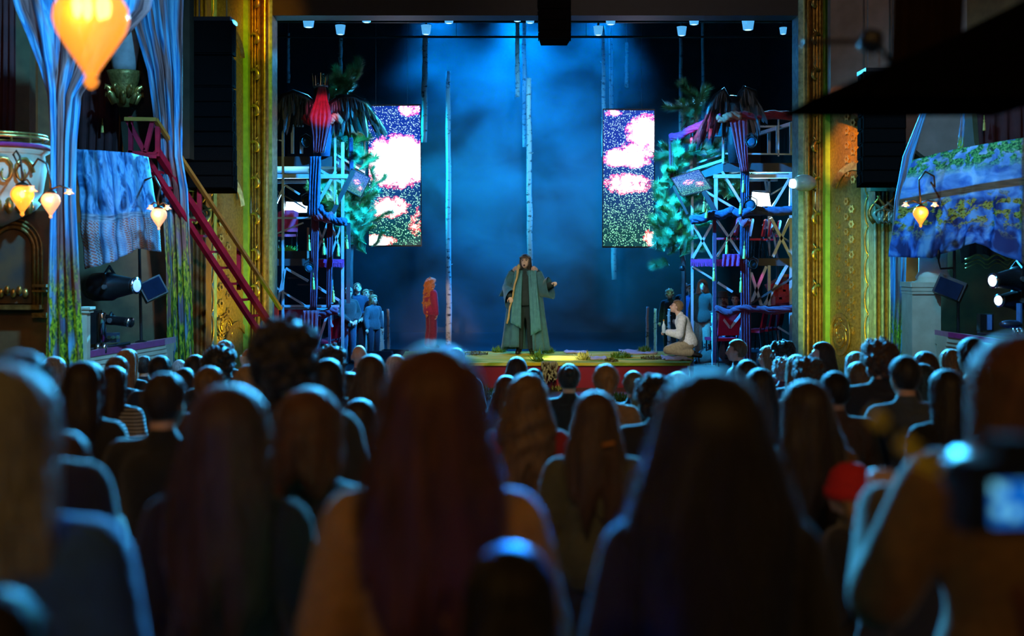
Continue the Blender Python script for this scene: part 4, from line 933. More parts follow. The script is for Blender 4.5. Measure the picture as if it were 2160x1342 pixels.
def chair(label, loc, rz, s=1.0, tilt=0.0, group='red chairs on the towers'):
    M = Matrix.Translation(loc) @ Matrix.Rotation(R(rz), 4, 'Z') @ Matrix.Rotation(R(tilt), 4, 'X') @ Matrix.Scale(s, 4)
    if not chair0[1]: o = chair0[0]; o.matrix_basis = M; chair0[1] = True
    else: o = dup(chair0[0], M)
    o['label'] = label; o['group'] = group; return o

# ---- cloth helpers for the towers
def swag(name, pts, r, m, parent, seed=0, n=9):
    """bundled cloth running along pts"""
    rnd = random.Random(seed); P = [];
    for a, b in zip(pts, pts[1:]):
        for i in range(6): P.append(lerp(Vector(a), Vector(b), i / 6))
    P.append(Vector(pts[-1])); mb = MB()
    for q in range(4):                     # a few twisted strands of cloth
        ph = q * 1.57 + seed; pp = []; rr = []
        for i, p in enumerate(P):
            pp.append(p + Vector((0.0, cos(ph + i * 0.55), sin(ph + i * 0.55))) * r * 0.5); rr.append(r * (0.55 + 0.2 * sin(i * 1.3 + ph) + 0.1 * rnd.random()))
        mb.tube(pp, rr, 7)
    return mb.build(name, m, parent, True)
def hang_drape(name, x0t, x1t, yt, x0b, x1b, yb, D, m, parent, seed=0, fold=0.03, nf=4):
    return sheet(name, [rowpts(yt, x0t, x1t, D), rowpts((yt + yb) / 2, (x0t + x0b) / 2, (x1t + x1b) / 2, D), rowpts(yb, x0b, x1b, D)], 24, 16, m, parent, fold, nf, seed=seed, thick=0.012)
def fringe(name, x0, x1, y0, y1, D, parent, n=26):
    fr = MB(); rnd = random.Random(int(x0))
    a, b = at(x0, y0, D), at(x1, y0, D); h = m2(y1 - y0, D)
    o = MB().box((a + b) / 2 + Vector((0, 0.01, -h * 0.22)), (b.x - a.x, 0.02, h * 0.45)).build(name, FRINGE, parent)
    for i in range(n):
        q = lerp(a, b, (i + 0.5) / n); fr.tube([q + Vector((0, -0.006, -h * 0.4)), q + Vector((rnd.uniform(-.01, .01), -0.006, -h * rnd.uniform(0.9, 1.0)))], (b.x - a.x) / n * 0.45, 5)
    f = fr.build('fringe_threads', FRINGE, o); f['kind'] = 'stuff'
    return o
def feather_mesh():
    vs, fs = [], []
    prof = [(0.0, 0.02), (0.12, 0.045), (0.4, 0.075), (0.7, 0.07), (0.9, 0.045), (1.0, 0.004)]
    for t, wd in prof: vs += [(-wd, 0.0, -t), (0, -0.02 * (1 - t), -t), (wd, 0.0, -t)]
    for i in range(5):
        b = i * 3; fs += [(b, b + 1, b + 4, b + 3), (b + 1, b + 2, b + 5, b + 4)]
    me = bpy.data.meshes.new('feather'); me.from_pydata(vs, [], fs); return me
FEA = feather_mesh()
def wing(parent, edge, lens, D, n, spread, seed):
    rnd = random.Random(seed); m = len(edge) - 1
    MB().tube([at(x, y, D + 0.1) for x, y in edge], [0.07] + [0.09] * (m - 1) + [0.03], 8).build('wing_bone', FEATHER, parent, True)
    for lay, (ls, off, nn) in enumerate(((1.0, 0.08, n), (0.62, 0.02, n), (0.34, -0.04, int(n * 0.8)))):
        for i in range(nn):
            t = (i + rnd.random() * 0.5) / nn * m; k = min(int(t), m - 1); f = t - k
            x, y = lerp(edge[k][0], edge[k + 1][0], f), lerp(edge[k][1], edge[k + 1][1], f); L = lerp(lens[k], lens[k + 1], f) * ls * rnd.uniform(0.85, 1.1)
            o = obj('feather', FEA, FEATHER, parent); o.location = at(x, y - 2, D + off + rnd.uniform(-.03, .03)) ; s = m2(L, D)
            ang = lerp(spread[0], spread[1], t / m) + rnd.uniform(-8, 8)
            o.rotation_euler = (R(rnd.uniform(-6, 10)), R(ang), R(rnd.uniform(-30, 30))); o.scale = (min(s, 0.55) * 1.0, min(s, 0.55), s)

# lamps on the towers
def tower_lamp(label, x, y, D, r_px, yaw=20, m=None, power=0, tgt=None, col=CYAN):
    c = at(x, y, D); r = m2(r_px, D); t = thing('round_stage_light', label, 'stage light', c + Vector((0, 0, -r)))
    rot = Matrix.Rotation(R(yaw), 3, 'Z') @ Matrix.Rotation(R(80), 3, 'X')
    MB().lathe(c, [(r * 0.5, -r * 1.1), (r * 0.85, -r * 0.8), (r, -r * 0.1), (r * 1.02, r * 0.35), (r * 0.9, r * 0.36), (r * 0.85, r * 0.1)], 18, rot).build('body', BLKMET, t, True)
    MB().lathe(c, [(r * 0.82, r * 0.12), (r * 0.8, r * 0.2), (r * 0.4, r * 0.26), (r * 0.02, r * 0.28)], 16, rot).build('lens', m or mat('dark_lens', (0.02, 0.05, 0.08), 0.1), t, True)
    MB().tube([c + Vector((-r * 1.1, 0, 0)), c + Vector((-r * 1.1, 0, r)), c + Vector((0, 0, r * 1.6)), c + Vector((r * 1.1, 0, r)), c + Vector((r * 1.1, 0, 0))], r * 0.09, 6).build('yoke', BLKMET, t)
    if power: spot(c + (rot @ Vector((0, 0, r * 0.6))), tgt, col, power, 70, 0.8, 0.08)
    return t
def tower(name, label, base, items):
    t = thing(name, label, 'scaffold', base)
    for it in items:
        nme, x0, y0, x1, y1, D0, D1, wd, m = it
        MB().beam(at(x0, y0, D0), at(x1, y1, D1), m2(wd, D0)).build(nme, m, t)
    return t
# ================= left tower
DL, DB = 25.4, 27.0
TL = tower('scaffold_tower', 'blue lit scaffold tower with decks and braces on the left of the stage', at(650, 768, DL), [
    ('post', 597, 266, 597, 770, DL, DL, 5, STEEL), ('post', 723, 300, 723, 770, DL, DL, 6, STEEL), ('post', 707, 255, 707, 470, DL, DL, 4, STEEL), ('post', 768, 296, 768, 400, DB, DB, 4, STEEL),
    ('post', 597, 280, 597, 765, DB, DB, 4, STEEL), ('post', 700, 360, 700, 765, DB, DB, 5, STEEL),
    ('top_rail', 560, 262, 640, 266, DL, DL, 4, STEEL), ('top_rail', 640, 258, 707, 258, DL, DL, 4, STEEL), ('top_rail', 707, 258, 768, 296, DL, DB, 4, STEEL), ('mid_rail', 560, 290, 600, 298, DL, DL, 3, STEEL),
    ('baluster', 617, 268, 617, 324, DL, DL, 6, STEEL), ('baluster', 636, 300, 636, 324, DL, DL, 6, STEEL),
    ('toe_board', 707, 326, 768, 364, DL, DB, 5, STEEL), ('toe_board', 707, 342, 742, 362, DL, DB, 6, STEEL),
    ('joist', 560, 372, 735, 372, DL, DL, 9, STEEL), ('joist', 560, 384, 700, 384, DB, DB, 6, STEEL),
    ('brace', 670, 430, 708, 362, DL, DL, 6, STEEL), ('brace', 668, 355, 726, 388, DL, DL, 5, STEEL), ('brace', 702, 450, 746, 360, DL, DL, 9, DKWOOD), ('brace', 575, 398, 645, 440, DL, DL, 3, DKWOOD),
    ('brace', 578, 440, 600, 390, DL, DL, 4, STEEL), ('brace', 600, 390, 632, 410, DL, DL, 4, STEEL), ('brace', 566, 500, 640, 470, DL, DL, 3, STEEL),
    ('cross_brace', 666, 468, 692, 540, DL, DL, 4, STEEL), ('cross_brace', 692, 468, 666, 540, DL, DL, 4, STEEL), ('cross_brace', 698, 470, 722, 540, DL, DL, 4, STEEL), ('cross_brace', 722, 470, 698, 540, DL, DL, 4, STEEL),
    ('post', 662, 455, 662, 770, DL, DL, 6, MARCL), ('post', 695, 455, 695, 770, DL, DL, 5, MARCL), ('post', 735, 470, 735, 640, DL, DL, 8, DKWOOD), ('post', 650, 480, 650, 545, DL, DL, 4, mat('rose_wood', (0.45, 0.2, 0.16), 0.6)),
    ('mid_rail', 560, 460, 662, 460, DL, DL, 4, STEEL), ('ladder_rung', 560, 468, 590, 468, DB, DB, 3, STEEL), ('ladder_rung', 560, 488, 590, 488, DB, DB, 3, STEEL), ('ladder_rung', 560, 508, 590, 508, DB, DB, 3, STEEL), ('ladder_rung', 560, 528, 590, 528, DB, DB, 3, STEEL), ('ladder_rail', 575, 460, 590, 545, DB, DB, 4, STEEL),
    ('stair_rail', 603, 566, 650, 593, DL, DL, 5, STEEL), ('stair_rail', 664, 602, 716, 634, DL, DL, 5, STEEL), ('stair_rail', 578, 604, 652, 650, DL, DL, 4, STEEL),
    ('brace', 602, 568, 584, 645, DL, DL, 5, STEEL), ('low_rail', 560, 646, 716, 646, DL, DL, 5, STEEL), ('low_rail', 560, 652, 720, 652, DB, DB, 4, STEEL),
    ('brace', 690, 665, 668, 735, DL, DL, 5, STEEL), ('brace', 690, 662, 702, 690, DL, DL, 4, STEEL)])
MB().slab([at(540, 330, DL), at(708, 330, DL), at(770, 352, DB + 0.4), at(540, 352, DB + 0.4)], (0, 0, -0.2)).build('top_deck', DKWOOD, TL)
MB().slab([at(540, 546, DL), at(728, 546, DL), at(728, 546, DB + 0.4), at(540, 546, DB + 0.4)], (0, 0, -0.14)).build('middle_deck', DKWOOD, TL)
for k in range(5):
    MB().slab([at(606 + 22 * k, 585 + 14 * k, DL + 0.2), at(632 + 22 * k, 585 + 14 * k, DL + 0.2), at(632 + 22 * k, 585 + 14 * k, DL + 0.9), at(606 + 22 * k, 585 + 14 * k, DL + 0.9)], (0, 0, -0.03)).build('stair_tread', DKWOOD, TL)
MB().box((at(565, 700, DL) + at(660, 655, DL)) / 2 + Vector((0, 0.2, -0.2)), (m2(120, DL), 0.05, 0.85)).build('red_board', REDCL, TL)
fringe('fringed_valance', 664, 726, 547, 565, DL - 0.04, TL)
# cloths tied to the left tower
dl = thing('tower_drapes', 'red and plum drapes with gold tassels tied along the left tower', 'drapes', at(662, 768, DL))
hang_drape('column_drape', 652, 676, 330, 650, 672, 455, DL - 0.25, BLUCL, dl, 1); hang_drape('column_drape', 656, 672, 455, 653, 668, 655, DL - 0.15, MARCL, dl, 2)
swag('rail_swag', [at(640, 252, DL - 0.1), at(665, 257, DL - 0.15), at(690, 256, DL - 0.15), at(712, 247, DL - 0.1)], 0.09, REDCL, dl, 1)
swag('rail_swag', [at(684, 254, DL - 0.2), at(700, 252, DL - 0.2), at(712, 245, DL - 0.2), at(722, 262, DL), at(745, 274, DL + 0.5)], 0.08, ORCL, dl, 3)
swag('rail_swag', [at(745, 274, DB - 1), at(756, 286, DB - .4), at(766, 290, DB)], 0.07, ORCL, dl, 4)
swag('rail_swag', [at(656, 450, DL - 0.2), at(672, 458, DL - 0.2), at(690, 462, DL - 0.2), at(700, 455, DL - 0.2)], 0.08, REDCL, dl, 5)
swag('rail_swag', [at(675, 440, DL - 0.2), at(690, 456, DL - 0.2), at(708, 466, DL - 0.2), at(730, 470, DL - 0.2)], 0.08, BLUCL, dl, 6)
swag('rail_swag', [at(664, 668, DL - 0.2), at(690, 660, DL - 0.2), at(712, 655, DL - 0.2)], 0.08, MARCL, dl, 7)
hang_drape('side_drape', 736, 744, 290, 738, 746, 364, DL + 0.6, BLUCL, dl, 3, 0.01); hang_drape('side_drape', 690, 702, 470, 688, 698, 650, DL - 0.12, MARCL, dl, 6, 0.015, 2)
hang_drape('low_drape', 640, 672, 655, 636, 668, 770, DL - 0.3, REDCL, dl, 9)
for x, y, L in ((661, 585, 26), (683, 512, 26), (652, 505, 24), (713, 515, 26), (732, 505, 20), (703, 612, 26), (710, 410, 22)):
    tassel(dl, at(x, y, DL - 0.3), m2(L, DL), 0.035)
# winged figure on the left tower
wf = thing('winged_figure', 'black feathered winged figure with crown and red veil atop the left tower', 'figure', at(678, 330, DL))
MB().ell(at(679, 200, DL), (0.16, 0.17, 0.22), 18, 12).build('head', FEATHER, wf, True)
MB().lathe(at(679, 330, DL), [(0.16, 0), (0.2, 0.4), (0.26, 0.75), (0.3, 0.95), (0.16, 1.08), (0.08, 1.16)], 18).build('torso', BLUCL, wf, True)
sheet('red_veil', [rowpts(184, 672, 687, DL - .22), rowpts(212, 665, 692, DL - .28), rowpts(246, 652, 700, DL - .34), rowpts(285, 660, 692, DL - .3), rowpts(322, 662, 684, DL - .28)], 30, 24, REDCL, wf, 0.025, 5, seed=11, thick=0.01)
cr = MB().lathe(at(676, 186, DL), [(0.13, 0), (0.15, 0.03), (0.14, 0.06), (0.12, 0.05)], 18).build('crown', GREYMET, wf, True)
for k in range(9):
    a = k * 2 * pi / 9; q = at(676, 182, DL) + Vector((0.14 * cos(a), 0.14 * sin(a), 0))
    MB().tube([q, q + Vector((0.02 * cos(a), 0.02 * sin(a), 0.2 + 0.05 * (k % 2)))], [0.016, 0.005], 6).build('crown_spike', CHROME, cr)
wing(wf, [(662, 222), (645, 208), (618, 198), (598, 206), (578, 232)], [40, 60, 80, 90, 60], DL - 0.25, 26, (0, 12), 1)
wing(wf, [(696, 222), (718, 208), (745, 208), (772, 222), (792, 246)], [60, 80, 80, 75, 60], DL - 0.2, 26, (4, -28), 2)
# lamps, chair, screen, plant on the left tower
tower_lamp('round light on the upper deck of the left tower below the feathers', 645, 300, DL - 0.2, 11, 30)
tower_lamp('round light below the upper deck of the left tower', 648, 424, DL - 0.2, 11, -30)
tower_lamp('round light hanging under the left fringed valance', 652, 566, DL - 0.3, 9, 20)
FLOOD = emat('white_flood', (0.7, 0.93, 1.0), 6.0)
wl = thing('flood_lamp', 'white glowing flood panel inside the left tower', 'stage light', at(612, 448, 26.6))
MB().slab([at(600, 448, 26.4), at(604, 426, 26.4), at(648, 428, 26.6), at(646, 448, 26.6)], (0, 0.06, 0)).build('diffuser', FLOOD, wl); MB().slab([at(598, 450, 26.5), at(602, 424, 26.5), at(650, 426, 26.7), at(648, 450, 26.7)], (0, 0.08, 0)).build('housing', BLKMET, wl)
spot(at(614, 440, 26.2), at(700, 300, 25.0), (0.25, 0.75, 1.0), 260, 140, 0.6, 0.12); spot(at(590, 470, 27.6), at(690, 560, 25.0), (0.06, 0.42, 1.0), 420, 150, 0.6, 0.2)
spot((-3.9, 28.9, 6.8), (-4.0, 25.5, 3.0), (0.06, 0.5, 1.0), 1600, 80, 0.7, 0.15)
spot((-3.6, 22.9, 0.15), at(660, 560, 25.6), (0.8, 0.1, 0.6), 10, 60, 0.8, 0.1)
screen('small tilted video screen on the right arm of the left tower', [(744, 357, 25.6), (781, 376, 25.9), (761, 416, 25.9), (726, 398, 25.6)], SCC, 25.6, 0.06, False)
chair('red backed chair on the middle deck of the left tower', Vector((gx(600, 26.4), 26.4, gz(546, DL) + 0.004)), 205, 1.05)
pb = thing('planter_box', 'black box with bright green plants on the left middle deck', 'planter', at(606, 546, 25.6))
MB().box(at(612, 540, 25.7) + Vector((0, 0, 0.02)), (0.7, 0.2, 0.16)).build('box', BLKMET, pb)
gp = MB(); rnd = random.Random(4)
for k in range(90):
    a = at(592 + rnd.random() * 30, 533, 25.65); gp.tube([a, a + Vector((rnd.uniform(-.1, .1), rnd.uniform(-.08, .08), rnd.uniform(.05, .16)))], [0.012, 0.002], 4)
PINE = mat('pine_needles', (0.12, 0.42, 0.2), 0.55, 0, (0.05, 0.2, 0.08), 6)
gp.build('green_leaves', mat('bright_leaf', (0.12, 0.5, 0.05), 0.5), pb)['kind'] = 'stuff'
for k, lb_ in enumerate(('leftmost magenta chair in the row below the left tower', 'second magenta chair in the row below the left tower', 'third magenta chair in the row below the left tower', 'rightmost magenta chair below the left tower by the man')):
    chair(lb_, Vector((gx(686 + 13 * k, 26.2 + .5 * k), 26.2 + 0.5 * k, 0.0)), 250, 1.0, 0, 'magenta chairs by the left tower')
light('SPOT', (-2.6, 23.6, 2.6), at(705, 705, 26.3), (1.0, 0.12, 0.6), 70, spot_size=R(20), spot_blend=0.8, shadow_soft_size=0.08)

# ================= right tower
DR, DQ = 25.4, 27.2
TR = tower('scaffold_tower', 'white and blue lit scaffold tower with X braces on the right of the stage', at(1600, 768, DR), [
    ('post', 1525, 246, 1525, 345, DR, DR, 4, STEEL), ('post', 1458, 280, 1458, 368, DR + .7, DR + .7, 5, STEEL), ('post', 1466, 275, 1466, 366, DR + .6, DR + .6, 7, DKWOOD), ('post', 1553, 300, 1553, 338, DQ, DQ, 5, STEEL),
    ('post', 1622, 278, 1622, 324, DQ, DQ, 6, STEEL), ('post', 1640, 266, 1640, 324, DR + .8, DR + .8, 6, STEEL), ('post', 1669, 258, 1669, 326, DR + .3, DR + .3, 7, STEEL), ('post', 1642, 250, 1642, 330, DR, DR, 3, STEEL),
    ('top_rail', 1415, 290, 1523, 244, DR + .7, DR, 4, STEEL), ('top_rail', 1523, 246, 1700, 246, DR, DR, 5, STEEL), ('inner_rail', 1586, 287, 1680, 258, DQ, DR + .3, 7, STEEL), ('inner_rail', 1470, 290, 1546, 290, DQ, DQ, 4, STEEL), ('inner_rail', 1590, 267, 1642, 267, DQ, DQ, 4, STEEL),
    ('toe_board', 1420, 372, 1526, 338, DR + .8, DR, 5, STEEL), ('toe_board', 1424, 360, 1526, 325, DR + .9, DR + .2, 3, STEEL), ('mid_rail', 1530, 324, 1700, 326, DR, DR, 3, STEEL),
    ('joist', 1505, 372, 1700, 372, DR, DR, 8, STEEL), ('joist', 1515, 380, 1640, 380, DQ, DQ, 5, STEEL),
    ('post', 1510, 376, 1510, 460, DR, DR, 7, STEEL), ('post', 1668, 366, 1668, 770, DR, DR, 6, STEEL), ('post', 1622, 370, 1622, 540, DQ, DQ, 5, STEEL), ('post', 1460, 400, 1460, 770, DR + .4, DR + .4, 5, STEEL), ('post', 1640, 560, 1640, 770, DQ, DQ, 5, STEEL),
    ('brace', 1523, 362, 1562, 426, DR, DR, 5, STEEL), ('brace', 1488, 404, 1560, 446, DR, DR, 5, STEEL), ('brace', 1625, 445, 1667, 374, DR, DR, 5, STEEL), ('brace', 1596, 430, 1662, 388, DQ, DQ, 3, STEEL), ('brace', 1484, 404, 1512, 452, DR, DR, 9, DKWOOD), ('brace', 1420, 392, 1450, 452, DR, DR, 5, DKWOOD),
    ('ladder_rail', 1612, 372, 1640, 545, DQ, DQ, 4, STEEL), ('ladder_rung', 1588, 403, 1620, 403, DQ, DQ, 3, STEEL), ('ladder_rung', 1592, 424, 1624, 424, DQ, DQ, 3, STEEL),
    ('cross_brace', 1461, 472, 1502, 545, DR, DR, 5, STEEL), ('cross_brace', 1502, 472, 1461, 545, DR, DR, 5, STEEL), ('cross_brace', 1512, 464, 1564, 540, DR, DR, 5, STEEL), ('cross_brace', 1560, 466, 1512, 542, DR, DR, 5, STEEL),
    ('cross_brace', 1626, 460, 1668, 542, DR, DR, 6, STEEL), ('cross_brace', 1666, 462, 1630, 542, DR, DR, 6, STEEL), ('cross_brace', 1608, 474, 1690, 526, DQ, DQ, 4, STEEL),
    ('post', 1507, 455, 1507, 770, DR - .1, DR - .1, 7, MARCL), ('post', 1572, 350, 1572, 770, DR - .1, DR - .1, 9, MARCL),
    ('brace', 1584, 575, 1606, 645, DR, DR, 6, STEEL), ('brace', 1616, 562, 1584, 640, DR, DR, 6, STEEL), ('brace', 1660, 560, 1610, 648, DR, DR, 6, STEEL), ('post', 1622, 560, 1622, 645, DR, DR, 6, STEEL), ('post', 1582, 560, 1582, 650, DR, DR, 4, STEEL), ('stair_rail', 1585, 640, 1690, 575, DR - .1, DR - .1, 4, DKWOOD),
    ('stair_rail', 1460, 562, 1502, 588, DR, DR, 4, STEEL), ('stair_rail', 1514, 596, 1545, 616, DR, DR, 5, STEEL),
    ('low_rail', 1508, 648, 1700, 646, DR, DR, 5, MARCL), ('brace', 1512, 656, 1540, 692, DR, DR, 5, STEEL), ('brace', 1566, 660, 1540, 692, DR, DR, 5, STEEL), ('brace', 1640, 690, 1690, 720, DR, DR, 4, STEEL)])
MB().slab([at(1525, 344, DR), at(1705, 344, DR), at(1705, 350, DQ + .4), at(1415, 378, DR + 1.0)], (0, 0, -0.18)).build('top_deck', DKWOOD, TR)
MB().slab([at(1456, 545, DR), at(1705, 545, DR), at(1705, 545, DQ + .4), at(1456, 545, DQ + .4)], (0, 0, -0.15)).build('middle_deck', DKWOOD, TR)
for k in range(5):
    a = at(1660 - 8 * k, 578 + 16 * k, DR + .5); MB().box(a + Vector((0, 0, -0.1)), (m2(14, DR), 0.6, 0.2)).build('red_stair_step', REDCL, TR)
MB().box((at(1625, 640, DR + .5) + at(1662, 600, DR + .5)) / 2, (m2(30, DR), 0.5, 0.55), Matrix.Rotation(R(-28), 3, 'Y')).build('red_stair_side', REDCL, TR)
fringe('fringed_valance', 1457, 1570, 547, 563, DR - 0.05, TR, 40)
dr = thing('tower_drapes', 'magenta and plum drapes with gold tassels tied along the right tower', 'drapes', at(1572, 768, DR))
swag('rail_swag', [at(1414, 291, DR + .5), at(1440, 284, DR + .4), at(1470, 266, DR + .2), at(1500, 256, DR - .1), at(1520, 246, DR - .2)], 0.075, mat('magenta_drape', (0.45, 0.02, 0.16), 0.8, 0, (0.3, 0.01, 0.1), 14, 0.3), dr, 1)
swag('rail_swag', [at(1514, 252, DR - .2), at(1535, 246, DR - .25), at(1562, 244, DR - .25)], 0.085, ORCL, dr, 2); swag('rail_swag', [at(1560, 245, DR - .2), at(1620, 243, DR - .15), at(1700, 247, DR - .1)], 0.085, REDCL, dr, 3)
hang_drape('left_end_drape', 1411, 1424, 290, 1413, 1420, 376, DR + .5, MARCL, dr, 4, 0.015, 2); hang_drape('front_drape', 1538, 1576, 252, 1562, 1578, 362, DR - .25, REDCL, dr, 5, 0.03, 4); hang_drape('column_drape', 1562, 1580, 360, 1560, 1578, 545, DR - .2, BLUCL, dr, 6); hang_drape('column_drape', 1562, 1582, 545, 1562, 1584, 765, DR - .2, MARCL, dr, 7)
swag('rail_swag', [at(1458, 466, DR - .1), at(1490, 458, DR - .2), at(1520, 452, DR - .2), at(1548, 446, DR - .2)], 0.09, BLUCL, dr, 8); swag('rail_swag', [at(1545, 450, DR - .2), at(1570, 448, DR - .3), at(1620, 444, DR - .2), at(1690, 447, DR - .2)], 0.09, BLUCL, dr, 9)
swag('rail_swag', [at(1560, 465, DR - .3), at(1570, 472, DR - .35), at(1580, 466, DR - .3)], 0.07, REDCL, dr, 10); swag('rail_swag', [at(1510, 652, DR - .1), at(1540, 660, DR - .2), at(1570, 648, DR - .2), at(1620, 656, DR - .2), at(1690, 648, DR - .1)], 0.07, MARCL, dr, 11)
hang_drape('magenta_skirt', 1524, 1566, 536, 1522, 1566, 562, DR - .12, FRINGE, dr, 12, 0.02, 4)
for x, y, L in ((1570, 518, 28), (1506, 565, 28), (1563, 585, 32), (1533, 510, 26), (1568, 380, 26), (1490, 440, 20), (1485, 425, 22), (1562, 428, 24)):
    tassel(dr, at(x, y, DR - 0.35), m2(L, DR), 0.035)
wf = thing('winged_figure', 'black feathered winged figure perched on the right tower rail', 'figure', at(1552, 344, DR))
MB().ell(at(1570, 206, DR - .1), (0.15, 0.16, 0.19), 16, 10).build('head', FEATHER, wf, True)
MB().lathe(at(1550, 344, DR), [(0.12, 0), (0.16, 0.4), (0.22, 0.9), (0.26, 1.15), (0.12, 1.28)], 16).build('torso', FEATHER, wf, True)
MB().ell(at(1545, 216, DR), (0.3, 0.16, 0.14), 14, 8).build('shoulders', FEATHER, wf, True)
wing(wf, [(1538, 218), (1524, 192), (1512, 206), (1498, 230), (1486, 262)], [70, 110, 100, 95, 60], DR - .25, 24, (6, 22), 3)
wing(wf, [(1560, 214), (1572, 188), (1588, 196), (1598, 222)], [90, 110, 80, 50], DR - .25, 22, (-4, -22), 4)
tower_lamp('round light on the upper deck of the right tower', 1585, 300, DR - .3, 12, -10); tower_lamp('round light below the upper deck of the right tower', 1582, 434, DR - .3, 13, -20); tower_lamp('round light hanging under the right middle deck', 1588, 558, DR - .3, 10, 20)
tower_lamp('small light below the pine branches left of right tower', 1440, 566, DR - .1, 6, 60)
wl = thing('flood_lamp', 'white glowing flood panel inside the right tower', 'stage light', at(1605, 446, 26.8))
MB().slab([at(1584, 444, 26.7), at(1588, 405, 26.7), at(1622, 408, 26.9), at(1628, 446, 26.9)], (0, 0.06, 0)).build('diffuser', FLOOD, wl); MB().slab([at(1582, 446, 26.8), at(1586, 403, 26.8), at(1624, 406, 27.0), at(1630, 448, 27.0)], (0, 0.08, 0)).build('housing', BLKMET, wl)
spot(at(1606, 425, 26.4), at(1560, 300, 25.0), (0.3, 0.78, 1.0), 300, 140, 0.6, 0.12); spot(at(1640, 470, 27.8), at(1560, 560, 25.0), (0.05, 0.36, 1.0), 480, 150, 0.6, 0.2)
spot((5.0, 28.9, 6.8), (4.7, 25.5, 3.0), (0.1, 0.55, 1.0), 1800, 80, 0.7, 0.15)
spot((4.0, 22.9, 0.15), at(1560, 620, 25.6), (0.85, 0.06, 0.5), 10, 60, 0.8, 0.1)
screen('small tilted video screen on the left arm of the right tower', [(1416, 376, 25.6), (1474, 357, 25.5), (1502, 398, 25.5), (1438, 414, 25.6)], SCC, 25.6, 0.06, False)
for k, (x, lb_) in enumerate(((1532, 'first red chair from the left on the right middle deck'), (1547, 'second red chair from the left on the right middle deck'), (1561, 'third red chair on the right middle deck by the post'), (1590, 'red chair just right of the draped post on right middle deck'), (1604, 'purple lit chair second right of the draped post'), (1620, 'rightmost purple lit chair on the right middle deck'))):
    chair(lb_, Vector((gx(x, 25.75 + .34 * k), 25.75 + .34 * k, gz(545, DR) + 0.004)), 250, 0.86)
light('SPOT', at(1540, 380, 24.9), at(1570, 490, 26.6), (1.0, 0.06, 0.25), 9, spot_size=R(60), spot_blend=0.8, shadow_soft_size=0.06)
for k, (x, lb_) in enumerate(((1588, 'leftmost magenta chair under the right middle deck'), (1606, 'middle magenta chair under the right middle deck'), (1624, 'rightmost magenta chair under the right middle deck'))):
    chair(lb_, Vector((gx(x, 26.2 + .45 * k), 26.2 + .45 * k, 0.244)), 245, 0.95, 0, 'magenta chairs under the right deck')
chair('dark red chair beside the blue bag under the right tower', Vector((gx(1522, 25.75), 25.75, 0.0)), 200, 1.2)
MB().box((gx(1606, 26.6), 26.65, 0.12), (1.3, 1.5, 0.24)).build('chair_riser', DKWOOD, TR)
light('SPOT', at(1600, 560, 25.2) + Vector((0, 0, -.1)), at(1606, 680, 26.6), (1.0, 0.05, 0.5), 7, spot_size=R(60), spot_blend=0.8, shadow_soft_size=0.06)

# ---- pines
def needle_branch(seed, L):
    rnd = random.Random(seed); mb = MB(); pts = [Vector((0.04 * sin(i), 0.03 * cos(i * 1.3), L * i / 6)) for i in range(7)]
    mb.tube(pts, [0.014 * (1 - i / 8) for i in range(7)], 5)
    for k in range(560):
        t = rnd.random() ** 0.8; p = pts[min(int(t * 6), 5)].lerp(pts[min(int(t * 6) + 1, 6)], t * 6 % 1)
        a = rnd.uniform(0, 6.28); l = 0.17 * rnd.uniform(0.7, 1.1); d = Vector((cos(a) * 0.8, sin(a) * 0.8, 0.75)) * l; s = Vector((-sin(a), cos(a), 0)) * 0.0045
        mb.add([p - s, p + s, p + d], [(0, 1, 2)])
    return mb.mesh('branch')
NB = [needle_branch(i, 0.42 + 0.06 * i) for i in range(3)]
def pine(label, stem_pts, D, sprigs, seed):
    base = at(*stem_pts[0], D); base.z = 0
    t = thing('pine_tree', label, 'pine', base); rnd = random.Random(seed)
    MB().tube([base] + [at(x, y, D) for x, y in stem_pts], [0.05] * (len(stem_pts)) + [0.015], 7).build('trunk', DKWOOD, t, True)
    for (x, y) in sprigs:
        for k in range(3):
            o = obj('branch', rnd.choice(NB), PINE, t); o.location = at(x, y, D) + Vector((rnd.uniform(-.12, .12), rnd.uniform(-.2, .2), rnd.uniform(-.12, .12)))
            o.rotation_euler = (R(rnd.uniform(-75, 75)), R(rnd.uniform(-85, 85)), rnd.uniform(0, 6.28)); s = rnd.uniform(0.8, 1.15); o.scale = (s, s, s)
    return t
pine('green lit pine standing behind the left tower beside the left screen', [(740, 560), (745, 420), (735, 300), (712, 200), (722, 165)], 26.3,
     [(714, 212), (708, 195), (724, 178), (736, 168), (722, 222), (712, 240), (745, 320), (735, 345), (755, 350), (742, 300), (725, 400), (705, 420), (690, 410), (745, 440), (765, 415), (760, 450), (742, 470), (755, 485), (730, 455), (768, 470), (748, 510), (764, 500), (772, 528), (720, 440), (732, 325), (776, 395)], 1)
pine('green lit pine standing left of the right tower', [(1442, 560), (1430, 440), (1425, 340), (1452, 240), (1460, 222)], 26.0,
     [(1460, 225), (1450, 245), (1462, 255), (1445, 262), (1432, 320), (1445, 335), (1425, 345), (1438, 360), (1480, 335), (1486, 320), (1405, 380), (1400, 372), (1412, 395), (1420, 430), (1402, 432), (1435, 420), (1412, 455), (1430, 465), (1445, 450), (1402, 480), (1422, 490), (1440, 495), (1412, 520), (1430, 525), (1448, 520), (1420, 548), (1540, 400), (1532, 420), (1550, 395), (1525, 390)], 2)
spot((-1.2, 23.4, 6.2), at(740, 380, 26.3), (0.15, 1.0, 0.6), 1400, 30, 0.9, 0.1); spot((2.2, 23.4, 6.2), at(1430, 430, 26.0), (0.15, 1.0, 0.65), 1400, 26, 0.9, 0.1)

